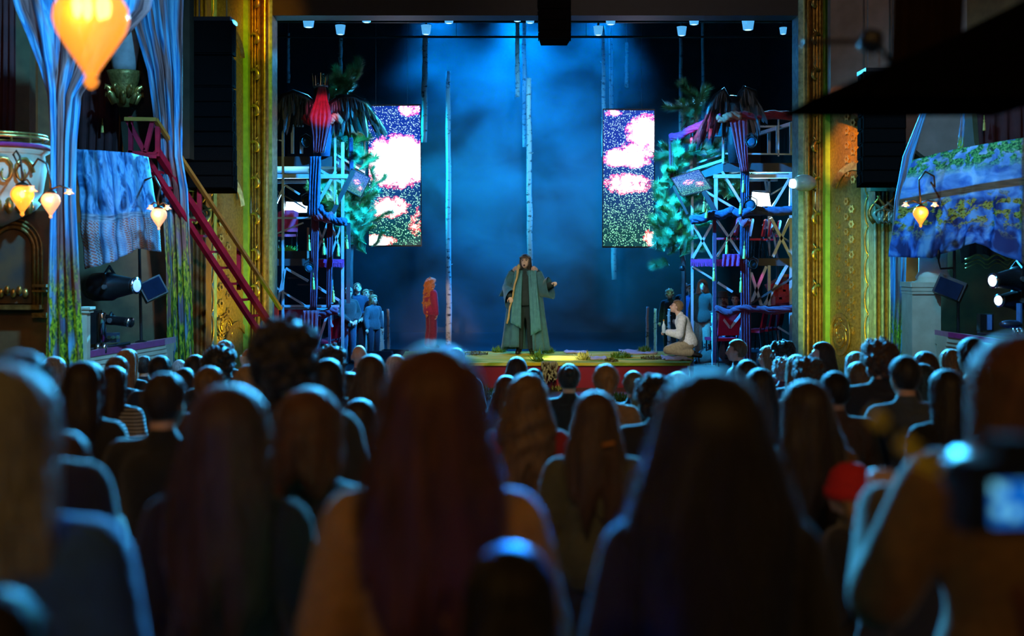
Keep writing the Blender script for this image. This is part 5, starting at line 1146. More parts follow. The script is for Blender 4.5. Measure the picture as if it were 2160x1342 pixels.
# ---- raised platform
m_, nt_, b_ = nm('painted_deck'); MATS['painted_deck'] = m_; N_, L_ = nt_.nodes, nt_.links
tc_ = N_.new('ShaderNodeTexCoord'); mp_ = N_.new('ShaderNodeMapping'); mp_.inputs['Scale'].default_value = (0.6, 0.9, 1)
nz_ = N_.new('ShaderNodeTexNoise'); nz_.inputs['Scale'].default_value = 1.3; nz_.inputs['Detail'].default_value = 5; nz_.inputs['Distortion'].default_value = 1.2
rp_ = N_.new('ShaderNodeValToRGB'); e_ = rp_.color_ramp.elements; e_[0].position = 0.3; e_[0].color = (0.12, 0.3, 0.03, 1); e_[1].position = 0.72; e_[1].color = (0.62, 0.36, 0.01, 1)
for p_, c_ in ((0.42, (0.36, 0.48, 0.05, 1)), (0.5, (0.7, 0.66, 0.16, 1)), (0.6, (0.66, 0.52, 0.03, 1))): q_ = e_.new(p_); q_.color = c_
L_.new(tc_.outputs['Object'], mp_.inputs[0]); L_.new(mp_.outputs[0], nz_.inputs[0]); L_.new(nz_.outputs[0], rp_.inputs[0]); L_.new(rp_.outputs[0], b_.inputs['Base Color']); b_.inputs['Roughness'].default_value = 0.85; b_.inputs['Specular IOR Level'].default_value = 0.08
PZ = 0.42
pf = thing('stage_platform', 'low platform with yellow green painted top and crimson front at stage centre', 'platform', (0.7, 22.6, 0))
plan = [(-1.9, 21.4), (2.97, 21.4), (3.45, 24.0), (-2.0, 24.0)]
MB().prism(plan, PZ - 0.05, PZ).build('painted_top', MATS['painted_deck'], pf)
MB().prism([(-1.87, 21.43), (2.94, 21.43), (3.4, 23.95), (-1.96, 23.95)], 0, PZ - 0.05).build('crimson_skirt', mat('crimson_board', (0.3, 0.006, 0.035), 0.5, 0, (0.22, 0.004, 0.025), 3), pf)
MB().beam((2.97, 21.42, 0), (2.97, 21.42, PZ), 0.02).build('corner_trim', CREAM, pf)
# pale torn cloth laid on the platform
PAPER = mat('torn_cloth', (0.62, 0.5, 0.55), 0.7, 0, (0.4, 0.36, 0.5), 7, 0.4)
for lab, x, y, wd, dp in (('pinkish torn cloth on the platform near the kneeling man', 1345, 744, 60, 0.5), ('small pale cloth scrap on the platform right of the bright patch', 1262, 757, 34, 0.3), ('torn white cloth at the front right platform corner', 1425, 757, 50, 0.45), ('grey torn cloth behind the cloaked man on the platform', 1215, 744, 40, 0.3)):
    D = 2700 * (CZ - PZ) / (y - YH); c = Vector((gx(x, D), D, PZ)); hw = m2(wd / 2, D); rnd = random.Random(x); n = 9
    vs, fs = [], []
    for j in range(n):
        for i in range(n):
            u, v = i / (n - 1) - .5, j / (n - 1) - .5
            vs.append(tuple(c + Vector((u * 2 * hw * (1 + .3 * rnd.random()), v * dp * 2, 0.012 + 0.05 * abs(noise.noise(Vector((u * 4 + x, v * 4, 0)))) ))))
    for j in range(n - 1):
        for i in range(n - 1): a = j * n + i; fs.append((a, a + 1, a + n + 1, a + n))
    me = bpy.data.meshes.new('torn_cloth'); me.from_pydata(vs, [], fs); o = obj('torn_cloth', me, PAPER, None, True); sd = o.modifiers.new('t', 'SOLIDIFY'); sd.thickness = 0.01; tag(o, lab, 'cloth')
MOSS = mat('moss', (0.16, 0.34, 0.03), 0.7, 0, (0.08, 0.2, 0.02), 20); MOSSB = mat('dry_moss', (0.2, 0.2, 0.04), 0.8, 0, (0.12, 0.1, 0.03), 20)
def moss(label, x, y, wd, h, z, m, spiky=False):
    D = 2700 * (CZ - z) / (y - YH); c = Vector((gx(x, D), D, z)); hw = m2(wd / 2, D); rnd = random.Random(x); mb = MB()
    mb.ell(c + Vector((0, 0, h * 0.08)), (hw * 0.75, 0.16, h * 0.22), 10, 6)
    for k in range(90 if spiky else 260):
        a = rnd.uniform(0, 6.28); r = rnd.random() ** 0.6; p = c + Vector((cos(a) * r * hw, sin(a) * r * 0.22, rnd.uniform(0, h * 0.3 * (1 - r))))
        a2 = rnd.uniform(0, 6.28); el = rnd.uniform(0.15, 1.3); d = Vector((cos(a2) * cos(el), sin(a2) * cos(el), sin(el))) * h * rnd.uniform(0.3, 0.9 if spiky else 0.6); s = Vector((-sin(a2), cos(a2), 0)) * 0.011
        mb.add([p - s, p + s, p + d * 0.6 + s * .7, p + d], [(0, 1, 2), (0, 2, 3)])
    o = mb.build('moss_clump', m); return tag(o, label, 'moss', 'moss clumps on stage')
for a in (('low brown moss strip at the left end of the platform', 1000, 748, 60, 0.12, PZ, MOSSB), ('green moss clump left of the cloaked man', 1052, 742, 28, 0.2, PZ, MOSS), ('green moss clump right of the cloaked man boots', 1155, 744, 26, 0.2, PZ, MOSS),
          ('pale spiky weed at the front edge below the cloaked man', 1135, 762, 24, 0.28, PZ, MOSS, True), ('bright yellow tuft at the edge of the lit patch', 1230, 758, 30, 0.2, PZ, mat('lit_straw', (0.5, 0.48, 0.1), 0.7), True), ('dark green moss mound left of kneeling man', 1310, 754, 44, 0.2, PZ, MOSS),
          ('bright green moss ball behind the torn cloth', 1360, 743, 24, 0.22, PZ, MOSS), ('olive moss patch before the kneeling man', 1375, 757, 46, 0.1, PZ, MOSSB), ('dark moss strip beside the yellow tuft', 1290, 762, 30, 0.1, PZ, MOSSB),
          ('moss heap on the floor in front of the platform', 1030, 838, 60, 0.3, 0, MOSS), ('moss heap on the floor right of the platform vine', 1300, 845, 60, 0.25, 0, MOSS), ('brown moss on floor below the crimson front', 1190, 822, 50, 0.15, 0, MOSSB), ('yellow green moss at the platform foot left', 1010, 818, 40, 0.15, 0, MOSSB)):
    moss(*a)
vb = thing('vine_bundle', 'pale knotted vine bundle hanging over the crimson platform front', 'vine', at(1158, 806, 21.3)); rnd = random.Random(6)
VINE = mat('dry_vine', (0.3, 0.27, 0.2), 0.8)
for k in range(12):
    x = 1158 + rnd.uniform(-14, 14); pts = [at(x + rnd.uniform(-5, 5) * sin(i), 764 + i * rnd.uniform(4, 6.5), 21.36 - 0.05 * sin(i * 1.4 + k) - 0.06) for i in range(9)]; MB().tube(pts, [0.022] * 8 + [0.006], 5).build('vine', VINE, vb, True)
# monitor wedges, bag, instrument case
for lab, x, D, yaw in (('black monitor wedge near the bald man, left one', 803, 24.2, 20), ('black monitor wedge near the bald man, right one', 826, 24.6, -25)):
    t = thing('monitor_wedge', lab, 'speaker', (gx(x, D), D, 0)); rot = Matrix.Rotation(R(yaw), 3, 'Z'); c = Vector((gx(x, D), D, 0))
    mb = MB(); P = [c + rot @ Vector(q) for q in ((-.28, -.2, 0), (.28, -.2, 0), (.28, .2, 0), (-.28, .2, 0), (-.28, -.14, .16), (.28, -.14, .16), (.28, .18, .4), (-.28, .18, .4))]
    mb.add(P, [(0, 1, 2, 3), (4, 5, 6, 7), (0, 1, 5, 4), (1, 2, 6, 5), (2, 3, 7, 6), (3, 0, 4, 7)]); mb.build('cabinet', BLKMET, t)
    mb = MB(); mb.slab([lerp(P[4], P[6], .08), lerp(P[5], P[7], .08), lerp(P[6], P[4], .08), lerp(P[7], P[5], .08)], rot @ Vector((0, -0.012, 0.012))); mb.build('grille', GRILLE, t)
bg = thing('duffel_bag', 'pale slumped sack at the feet of the long haired woman', 'bag', (gx(1490, 26.0), 26.0, 0))
MB().lathe((gx(1492, 26.0), 26.0, 0), [(0.1, 0), (0.2, 0.04), (0.22, 0.14), (0.17, 0.27), (0.07, 0.34), (0.05, 0.37), (0.08, 0.42), (0.02, 0.43)], 16).build('sack', mat('canvas', (0.14, 0.12, 0.1), 0.85, 0, None, 9, 0.4), bg, True); MB().tube([(gx(1492, 26.0) + 0.07 * cos(a), 26.0 + 0.07 * sin(a), 0.355) for a in [i * .7 for i in range(10)]], 0.015, 5).build('cord_tie', DKWOOD, bg)
cs = thing('guitar_case', 'grey blue soft case leaning under the right tower', 'case', (gx(1538, 25.9), 25.9, 0)); MB().rings([(Vector((gx(1525 + 22 * t, 25.9), 25.9 + .1 * t, 0.05 + 1.0 * t)), Vector((0.14 * (1 - .5 * t), 0, -.05)), Vector((0, 0.08, 0))) for t in (0, .2, .45, .6, .8, 1)], 12).build('soft_case', mat('slate_fabric', (0.12, 0.17, 0.22), 0.8), cs, True); MB().tube([(gx(1532, 25.8), 25.8, 0.35), (gx(1534, 25.7), 25.72, 0.5), (gx(1538, 25.8), 25.82, 0.65)], 0.014, 5).build('handle', BLKMET, cs)
spot((1.5, 18.5, 7.5), at(1510, 775, 24.0), (1.0, 0.25, 0.5), 120, 9, 0.7, 0.06)

# ---- haze: real scattering air over the stage
m, nt, b = nm('stage_haze'); N, L = nt.nodes, nt.links; N.remove(b)
out = [n for n in N if n.type == 'OUTPUT_MATERIAL'][0]
tc = N.new('ShaderNodeTexCoord'); mp = N.new('ShaderNodeMapping'); mp.inputs['Scale'].default_value = (1, 0.7, 1.3); mp.inputs['Rotation'].default_value = (0, 0.5, 0)
nz = N.new('ShaderNodeTexNoise'); nz.inputs['Scale'].default_value = 0.55; nz.inputs['Detail'].default_value = 3; nz.inputs['Distortion'].default_value = 0.6
mr = N.new('ShaderNodeMapRange'); mr.inputs[1].default_value = 0.4; mr.inputs[2].default_value = 0.64; mr.inputs[3].default_value = 0.006; mr.inputs[4].default_value = 0.075
vsn = N.new('ShaderNodeVolumeScatter'); vsn.inputs['Color'].default_value = (0.9, 0.95, 1, 1); vsn.inputs['Anisotropy'].default_value = 0.25
L.new(tc.outputs['Object'], mp.inputs[0]); L.new(mp.outputs[0], nz.inputs[0]); L.new(nz.outputs[0], mr.inputs[0]); L.new(mr.outputs[0], vsn.inputs['Density']); L.new(vsn.outputs[0], out.inputs['Volume'])
o = MB().box((0.4, 33.9, 4.5), (9.8, 6.0, 8.9)).build('stage_haze', m); o['kind'] = 'stuff'; tag(o, 'drifting blue lit haze filling the air over the stage', 'haze')
# ================================================================== people
SK = {'light': SKINL, 'pale': mat('skin_pale', (0.66, 0.45, 0.36), 0.5, 0, (0.6, 0.38, 0.3), 20), 'dark': mat('skin_dark', (0.13, 0.065, 0.04), 0.45, 0, (0.1, 0.05, 0.03), 20)}
EYEM = mat('eye_dark', (0.01, 0.01, 0.012), 0.2); LIPM = mat('lip', (0.3, 0.07, 0.06), 0.5); MOUTHM = mat('mouth_inside', (0.05, 0.008, 0.008), 0.6)
SHOEM = mat('black_leather', (0.012, 0.011, 0.012), 0.4)
def V3(*a): return Vector(a)
def joints(**k):
    J = dict(head=V3(0, 0.015, 1.585), neck=V3(0, -0.01, 1.43), shL=V3(-0.168, -0.01, 1.345), shR=V3(0.168, -0.01, 1.345), elL=V3(-0.235, -0.03, 1.1), elR=V3(0.235, -0.03, 1.1),
             wrL=V3(-0.245, 0.05, 0.87), wrR=V3(0.245, 0.05, 0.87), hipL=V3(-0.092, 0, 0.9), hipR=V3(0.092, 0, 0.9), knL=V3(-0.1, 0.02, 0.5), knR=V3(0.1, 0.02, 0.5),
             anL=V3(-0.105, -0.02, 0.085), anR=V3(0.105, -0.02, 0.085), toL=V3(-0.125, 0.13, 0.035), toR=V3(0.125, 0.13, 0.035), hrot=Matrix.Identity(3), curl=0.5)
    for a, v in k.items(): J[a] = Vector(v) if isinstance(v, tuple) else v
    return J
TR_ = [(-0.14, 0.12, 0.1), (0, 0.158, 0.115), (0.16, 0.147, 0.11), (0.36, 0.126, 0.098), (0.6, 0.148, 0.108), (0.8, 0.16, 0.1), (0.92, 0.112, 0.08), (1.0, 0.06, 0.055)]
def torso(mb, J, dr=0.0, t0=-0.2, t1=1.0, k=1.0, n=18, flare=0.0):
    P, N = (J['hipL'] + J['hipR']) / 2, J['neck']; hu, su = (J['hipR'] - J['hipL']).normalized(), (J['shR'] - J['shL']).normalized(); ax = (N - P).normalized(); rr = []
    for t, rx, ry in TR_:
        if t < t0 or t > t1: continue
        u = hu.lerp(su, max(0, min(1, t))).normalized(); v = ax.cross(u).normalized()
        e = dr + (flare if t < 0.3 else 0); rr.append((P.lerp(N, t) if t >= 0 else P + ax * (N - P).length * t, u * (rx * k + e), v * (ry * k + e)))
    mb.rings(rr, n); return rr
def hand(mb, wr, el, curl, s):
    d = (wr - el).normalized(); up = V3(0, 0, 1) if abs(d.z) < 0.8 else V3(0, 1, 0)
    sd = d.cross(up).normalized(); nr = sd.cross(d).normalized()      # sd: across the palm
    c = wr + d * 0.05
    mb.rings([(wr, sd * 0.024, nr * 0.018), (wr + d * 0.03, sd * 0.034, nr * 0.017), (wr + d * 0.075, sd * 0.042, nr * 0.015), (wr + d * 0.095, sd * 0.036, nr * 0.011)], 10)
    for i, L in enumerate((0.072, 0.082, 0.076, 0.058)):
        b = wr + d * 0.085 + sd * (0.028 - 0.019 * i); a = curl * 1.3
        p1 = b + (d * cos(a) - nr * sin(a)) * L * 0.5; a2 = curl * 2.5; p2 = p1 + (d * cos(a2) - nr * sin(a2)) * L * 0.5
        mb.cap(b, p1, 0.0095, 0.0088, 7); mb.cap(p1, p2, 0.0088, 0.0075, 7)
    b = wr + d * 0.035 + sd * 0.03; p1 = b + (d * 0.6 + sd * 0.6 - nr * 0.4 * curl) * 0.042; p2 = p1 + (d * 0.9 + sd * 0.1 - nr * 0.7 * curl).normalized() * 0.032
    mb.cap(b, p1, 0.013, 0.011, 7); mb.cap(p1, p2, 0.011, 0.008, 7)
def body_mesh(J, voxel=0.013, arms=True):
    mb = MB(); torso(mb, J, -0.004)
    H, Rm = J['head'], J['hrot']; q = lambda x, y, z: H + Rm @ V3(x, y, z)
    mb.ell(q(0, -0.012, 0.018), (0.074, 0.094, 0.095), 16, 12, Rm); mb.ell(q(0, 0.028, -0.035), (0.06, 0.066, 0.085), 14, 10, Rm)
    mb.ell(q(0, 0.066, -0.098), (0.03, 0.022, 0.02), 10, 6, Rm); mb.cap(q(0, 0.092, 0.004), q(0, 0.112, -0.035), 0.008, 0.014, 8); mb.cap(q(-0.035, 0.082, 0.022), q(0.035, 0.082, 0.022), 0.012, 0.012, 8)
    mb.cap(q(-0.018, 0.09, -0.067), q(0.018, 0.09, -0.067), 0.008, 0.008, 7); mb.ell(q(0.04, 0.06, -0.03), (0.02, 0.02, 0.02), 8, 6); mb.ell(q(-0.04, 0.06, -0.03), (0.02, 0.02, 0.02), 8, 6)
    for s in (-1, 1): mb.ell(q(s * 0.078, -0.008, -0.012), (0.013, 0.024, 0.034), 8, 8, Rm)
    mb.cap(J['neck'] + V3(0, 0, -0.03), q(0, -0.025, -0.06), 0.058, 0.052, 12)
    for s in 'LR':
        if arms:
            mb.cap(J['neck'] + V3(0, 0, -0.035), J['sh' + s], 0.042, 0.052); mb.cap(J['sh' + s], J['el' + s], 0.054, 0.04); mb.cap(J['el' + s], J['wr' + s], 0.04, 0.026); hand(mb, J['wr' + s], J['el' + s], J['curl'], s)
        mb.cap(J['hip' + s], J['kn' + s], 0.084, 0.056); mb.cap(J['kn' + s], J['an' + s], 0.055, 0.038); mb.cap(J['an' + s] + V3(0, -0.03, -0.02), J['to' + s], 0.04, 0.03)
    return bake(mb, 'body', voxel, 4)
def top_mesh(J, dr=0.02, hem=-0.1, sleeve=0.94, k=1.0, voxel=0.016, collar=True, cuff=0.0):
    mb = MB(); rr = torso(mb, J, dr, hem, 0.95, k, 20, 0.01)
    mb.cap(J['neck'] + V3(0, 0, -0.03), J['neck'] + V3(0, 0, 0.012), 0.075, 0.068, 12)
    for s in 'LR':
        mb.cap(J['neck'] + V3(0, 0, -0.035), J['sh' + s], 0.046 + dr * .5, 0.054 + dr); mb.cap(J['sh' + s], J['el' + s], 0.057 + dr, 0.046 + dr)
        if sleeve > 0: w_ = J['el' + s].lerp(J['wr' + s], sleeve); mb.cap(J['el' + s], w_, 0.046 + dr, 0.032 + dr * .9 + cuff)
    return bake(mb, 'top', voxel, 5)
def trouser_mesh(J, dr=0.014, voxel=0.018, wide=0.0):
    mb = MB(); torso(mb, J, dr * .8, -0.2, 0.2)
    for s in 'LR':
        mb.cap(J['hip' + s], J['kn' + s], 0.088 + dr, 0.062 + dr + wide * .5); mb.cap(J['kn' + s], J['an' + s].lerp(J['kn' + s], 0.08), 0.062 + dr + wide * .5, 0.048 + dr + wide)
    return bake(mb, 'trousers', voxel, 4)
def shoe_mesh(J, s, hi=0.0):
    mb = MB(); a, t = J['an' + s], J['to' + s]; d = (t - a); d.z = 0; d = d.normalized() if d.length > 1e-4 else V3(0, 1, 0)
    mb.cap(a + V3(0, -0.02, -0.02), t, 0.05, 0.042); mb.cap(a + V3(0, 0, -0.02), a + (J['kn' + s] - a).normalized() * (0.03 + hi), 0.05, 0.056)
    return bake(mb, 'shoe', 0.014, 3)
_dg = [None]
def bake(mb, name, voxel, it):
    me = mb.mesh(name + '_src'); o = bpy.data.objects.new('bake', me); C.objects.link(o)
    r = o.modifiers.new('r', 'REMESH'); r.mode = 'VOXEL'; r.voxel_size = voxel
    s = o.modifiers.new('s', 'SMOOTH'); s.iterations = it; s.factor = 0.5
    dg = bpy.context.evaluated_depsgraph_get(); dg.update()
    out = bpy.data.meshes.new_from_object(o.evaluated_get(dg), depsgraph=dg); out.name = name
    bpy.data.objects.remove(o); bpy.data.meshes.remove(me)
    for p in out.polygons: p.use_smooth = True
    return out

HAIRC = {}
def hair_mesh(style):
    if style in HAIRC: return HAIRC[style]
    P = dict(short=dict(L=0.07, vol=1.0), crop=dict(L=0.05, vol=0.95), bob=dict(L=0.15, vol=1.12, w=0.105), bobw=dict(L=0.17, vol=1.2, w=0.125), long=dict(L=0.42, vol=1.14, w=0.13), longw=dict(L=0.5, vol=1.28, w=0.14), huge=dict(L=0.62, vol=1.42, w=0.18), wavy=dict(L=0.5, vol=1.25, w=0.15, wave=0.018),
             ginger=dict(L=0.66, vol=1.42, w=0.19, wave=0.035, curl=60), pony=dict(L=0.075, vol=1.03, tail=0.3), bun=dict(L=0.07, vol=1.03, bun=1), curly=dict(L=0.085, vol=1.15, curl=130), afro=dict(L=0.09, vol=1.32, curl=170), fringe=dict(L=0.07, vol=1.0, bald=1), longb=dict(L=0.36, vol=1.08, w=0.11))[style]
    rnd = random.Random(hash(style) % 1000 if False else sum(map(ord, style))); vol = P['vol']; L = P['L']; w_ = P.get('w', 0.1); wave = P.get('wave', 0.0); isl = L > 0.12
    ph = [rnd.uniform(0, 6.28) for _ in range(6)]
    ztop = 0.118 + 0.012 * (vol - 0.9) * 5
    NR = 16 + int(L * 30); n = 44
    def surf(th, s, off=1.0):
        # s: 0 crown .. 1 tip
        z = ztop - s * (ztop + L); c, sn = cos(th), sin(th)
        if z > 0.02:
            k = math.sqrt(max(0.0, 1 - ((z - 0.02) / (ztop - 0.02)) ** 2)); rx, ry, yc = 0.086 * vol * k, 0.106 * vol * k, -0.012
        elif not isl:
            t = min(1, (0.02 - z) / (L + 0.02)); rx, ry, yc = 0.086 * vol * (1 - 0.38 * t * t), 0.106 * vol * (1 - 0.4 * t * t), -0.012 - 0.012 * t
        else:
            t = min(1, (0.02 - z) / (L + 0.02)); tz = min(1, (0.02 - z) / 0.18)
            rx = lerp(0.086 * vol, w_, min(1, tz)) * (1 - 0.4 * max(0, t - 0.8) / 0.2); ry = lerp(0.106 * vol, 0.065 + w_ * 0.12, tz) * (1 - 0.3 * max(0, t - 0.8) / 0.2); yc = -0.012 - 0.062 * tz - 0.02 * t
        g = 1 + 0.022 * sin(th * 13 + ph[0] + 2 * s) + 0.015 * sin(th * 23 + ph[1] - 3 * s) + wave * 2.2 * sin(s * 42 + th * 4 + ph[2])
        if isl:
            lo = max(0.0, min(1.0, (0.02 - z) / 0.25)); g += lo * (0.07 * sin(th * 5 + ph[4] + 3 * s) + 0.05 * sin(th * 9 + ph[5] - 4 * s)) + 0.05 * sin(th + ph[3]) * lo
            z -= 0.18 * L * max(0.0, (s - 0.55) / 0.45) * (sin(th * 4 + ph[1]) + 0.6 * sin(th * 11 + ph[2]))
        x, y = rx * c * g * off, ry * sn * g * off
        y += yc + wave * 0.4 * sin(s * 30 + ph[3] + th * 3); x += wave * 0.3 * cos(s * 33 + th * 5)
        if z < 0.075:
            lim = 0.075 if z > 0.05 else (0.03 if isl else (0.02 if z > -0.0 else -0.025)); y = min(y, lim)
        return V3(x, y, z)
    mb = MB(); b0 = 0
    if P.get('bald'):
        for i in range(3): pass
        rr = []
        for j in range(8):
            s = 0.42 + j * 0.07
            for k in range(n): mb.v.append(surf(2 * pi * k / n, s, 1.0))
        for j in range(7):
            for k in range(n): a, b = j * n + k, j * n + (k + 1) % n; mb.f.append((a, b, b + n, a + n))
        mb.f.append(tuple(range(n))[::-1]); mb.f.append(tuple(7 * n + k for k in range(n)))
    else:
        mb.v.append(V3(0, -0.012, ztop))
        for j in range(1, NR + 1):
            s = (j / NR) ** 1.35 if j < NR * 0.6 else (j / NR) ** 1.35
            for k in range(n): mb.v.append(surf(2 * pi * k / n, s))
        for k in range(n): mb.f.append((0, 1 + k, 1 + (k + 1) % n))
        for j in range(NR - 1):
            for k in range(n): a, b = 1 + j * n + k, 1 + j * n + (k + 1) % n; mb.f.append((a, a + n, b + n, b))
        mb.f.append(tuple(1 + (NR - 1) * n + k for k in range(n)))
    if not P.get('bald'):
        for k in range(110 if isl else 60):         # loose strands
            th = rnd.uniform(0, 2 * pi) if rnd.random() < .5 else rnd.choice((0.0, pi)) + rnd.gauss(0, 0.5); s0 = rnd.uniform(0.0, 0.5); s1 = min(1.0, s0 + rnd.uniform(0.25, 0.6)); o0 = rnd.uniform(1.0, 1.05)
            pts = [surf(th + 0.12 * sin(i + k), lerp(s0, s1, i / 6), o0 + 0.012 * i * rnd.random()) for i in range(7)]; mb.tube(pts, [0.0016] * 6 + [0.0006], 3, False)
    for k in range(P.get('curl', 0)):
        th = rnd.uniform(0, 2 * pi); s = rnd.random() ** 0.7; p = surf(th, s, 1.0); r = rnd.uniform(0.012, 0.024) * vol; mb.ell(p, (r, r, r * 1.1), 7, 5)
    if 'tail' in P:
        pts = [V3(0.012 * sin(i * 1.1), -0.11 - 0.035 * sin(i * .5), 0.03 - P['tail'] * i / 9) for i in range(10)]; mb.tube(pts, [0.02, 0.032, 0.036, 0.037, 0.036, 0.034, 0.031, 0.026, 0.018, 0.006], 12)
        mb.tube([V3(0.02 * cos(a), -0.105, 0.035 + 0.02 * sin(a)) for a in [i * .7 for i in range(10)]], 0.006, 5)
    if 'bun' in P: mb.ell(V3(0, -0.1, 0.06), (0.045, 0.04, 0.045), 12, 9)
    HAIRC[style] = mb.mesh('hair'); return HAIRC[style]

def mat4(r3, t): return Matrix.Translation(t) @ r3.to_4x4()
def put(name, me, m, root, M=None, smooth=True):
    o = bpy.data.objects.new(name, me); C.objects.link(o)
    if not me.materials: me.materials.append(m)
    o.material_slots[0].link = 'OBJECT'; o.material_slots[0].material = m
    o.parent = root
    if M is not None: o.matrix_basis = M
    if smooth and not me.polygons[0].use_smooth:
        for p in me.polygons: p.use_smooth = True
    return o
def face_parts(body, J, gape=0.0):
    H, Rm = J['head'], J['hrot']; q = lambda x, y, z: H + Rm @ V3(x, y, z)
    for s in (-1, 1):
        put('eye', MB().ell(q(s * 0.031, 0.09, 0.001), (0.012, 0.006, 0.007), 8, 6, Rm).mesh('eye'), EYEM, body); put('eyebrow', MB().tube([q(s * 0.014, 0.098, 0.02), q(s * 0.035, 0.095, 0.026), q(s * 0.052, 0.08, 0.02)], 0.0045, 5).mesh('eyebrow'), EYEM, body)
    put('mouth', MB().ell(q(0, 0.095, -0.068 - gape), (0.019, 0.007, 0.006 + gape), 10, 6, Rm).mesh('mouth'), MOUTHM if gape else LIPM, body)

def hm(rgb): return hairmat('hair_%d_%d_%d' % tuple(int(c * 1000) for c in rgb), rgb)
def cm(rgb): return mat('cloth_%d_%d_%d' % tuple(int(c * 1000) for c in rgb), rgb, 0.85, 0, tuple(c * 0.7 for c in rgb), 30, 0.25, sheen=0.25)
# shared audience meshes
JA = joints(); JB = joints(shL=(-0.185, -0.01, 1.35), shR=(0.185, -0.01, 1.35), elL=(-0.255, -0.03, 1.08), elR=(0.255, -0.03, 1.08), wrL=(-0.26, 0.08, 0.88), wrR=(0.26, 0.08, 0.88))
A_BODY = {'f': body_mesh(JA), 'm': body_mesh(JB)}
A_TOP = {'f': top_mesh(JA, 0.02, -0.2, 0.94, 1.0), 'm': top_mesh(JB, 0.024, -0.2, 0.94, 1.08), 'b': top_mesh(JB, 0.034, -0.2, 0.94, 1.08)}
A_TRO = {'f': trouser_mesh(JA), 'm': trouser_mesh(JB)}
A_SHO = [shoe_mesh(JA, 'L'), shoe_mesh(JA, 'R')]
HC = dict(black=(0.012, 0.009, 0.008), dark=(0.022, 0.013, 0.009), brown=(0.06, 0.03, 0.014), auburn=(0.085, 0.03, 0.011), ltbrown=(0.14, 0.075, 0.032), blonde=(0.3, 0.18, 0.08), pale=(0.45, 0.38, 0.28), grey=(0.3, 0.3, 0.3), white=(0.7, 0.7, 0.7), ginger=(0.62, 0.2, 0.035))
CC = dict(black=(0.008, 0.008, 0.009), navy=(0.012, 0.018, 0.05), mustard=(0.4, 0.22, 0.035), red=(0.3, 0.01, 0.015), tan=(0.32, 0.2, 0.09), brown=(0.12, 0.06, 0.03), green=(0.07, 0.07, 0.035), grey=(0.1, 0.1, 0.11), blue=(0.03, 0.12, 0.5), pink=(0.4, 0.1, 0.17), plum=(0.09, 0.02, 0.05), white=(0.5, 0.5, 0.5), slate=(0.05, 0.07, 0.1))
def spectator(cx, top, D, sex, style, hc, cc, yaw, label, skin='light', tp=None):
    ztop = gz(top, D); fz = floor_z(D); s = (ztop - fz) / 1.715
    r = thing('person', label, 'person', (gx(cx, D), D, fz), 'audience in the stalls')
    r.rotation_euler = (0, 0, R(yaw)); r.scale = (s, s, s)
    b = put('body', A_BODY[sex], SK[skin], r)
    if style != 'bald': put('hair', hair_mesh(style), hm(HC[hc]), r, mat4(Matrix.Identity(3), JA['head']), True)
    put(tp or 'sweater', A_TOP['b' if tp == 'jacket' else sex], cm(CC[cc]), r); put('trousers', A_TRO[sex], cm(CC['navy']), r)
    for q in (0, 1): put('shoe', A_SHO[q], SHOEM, r)
    return r
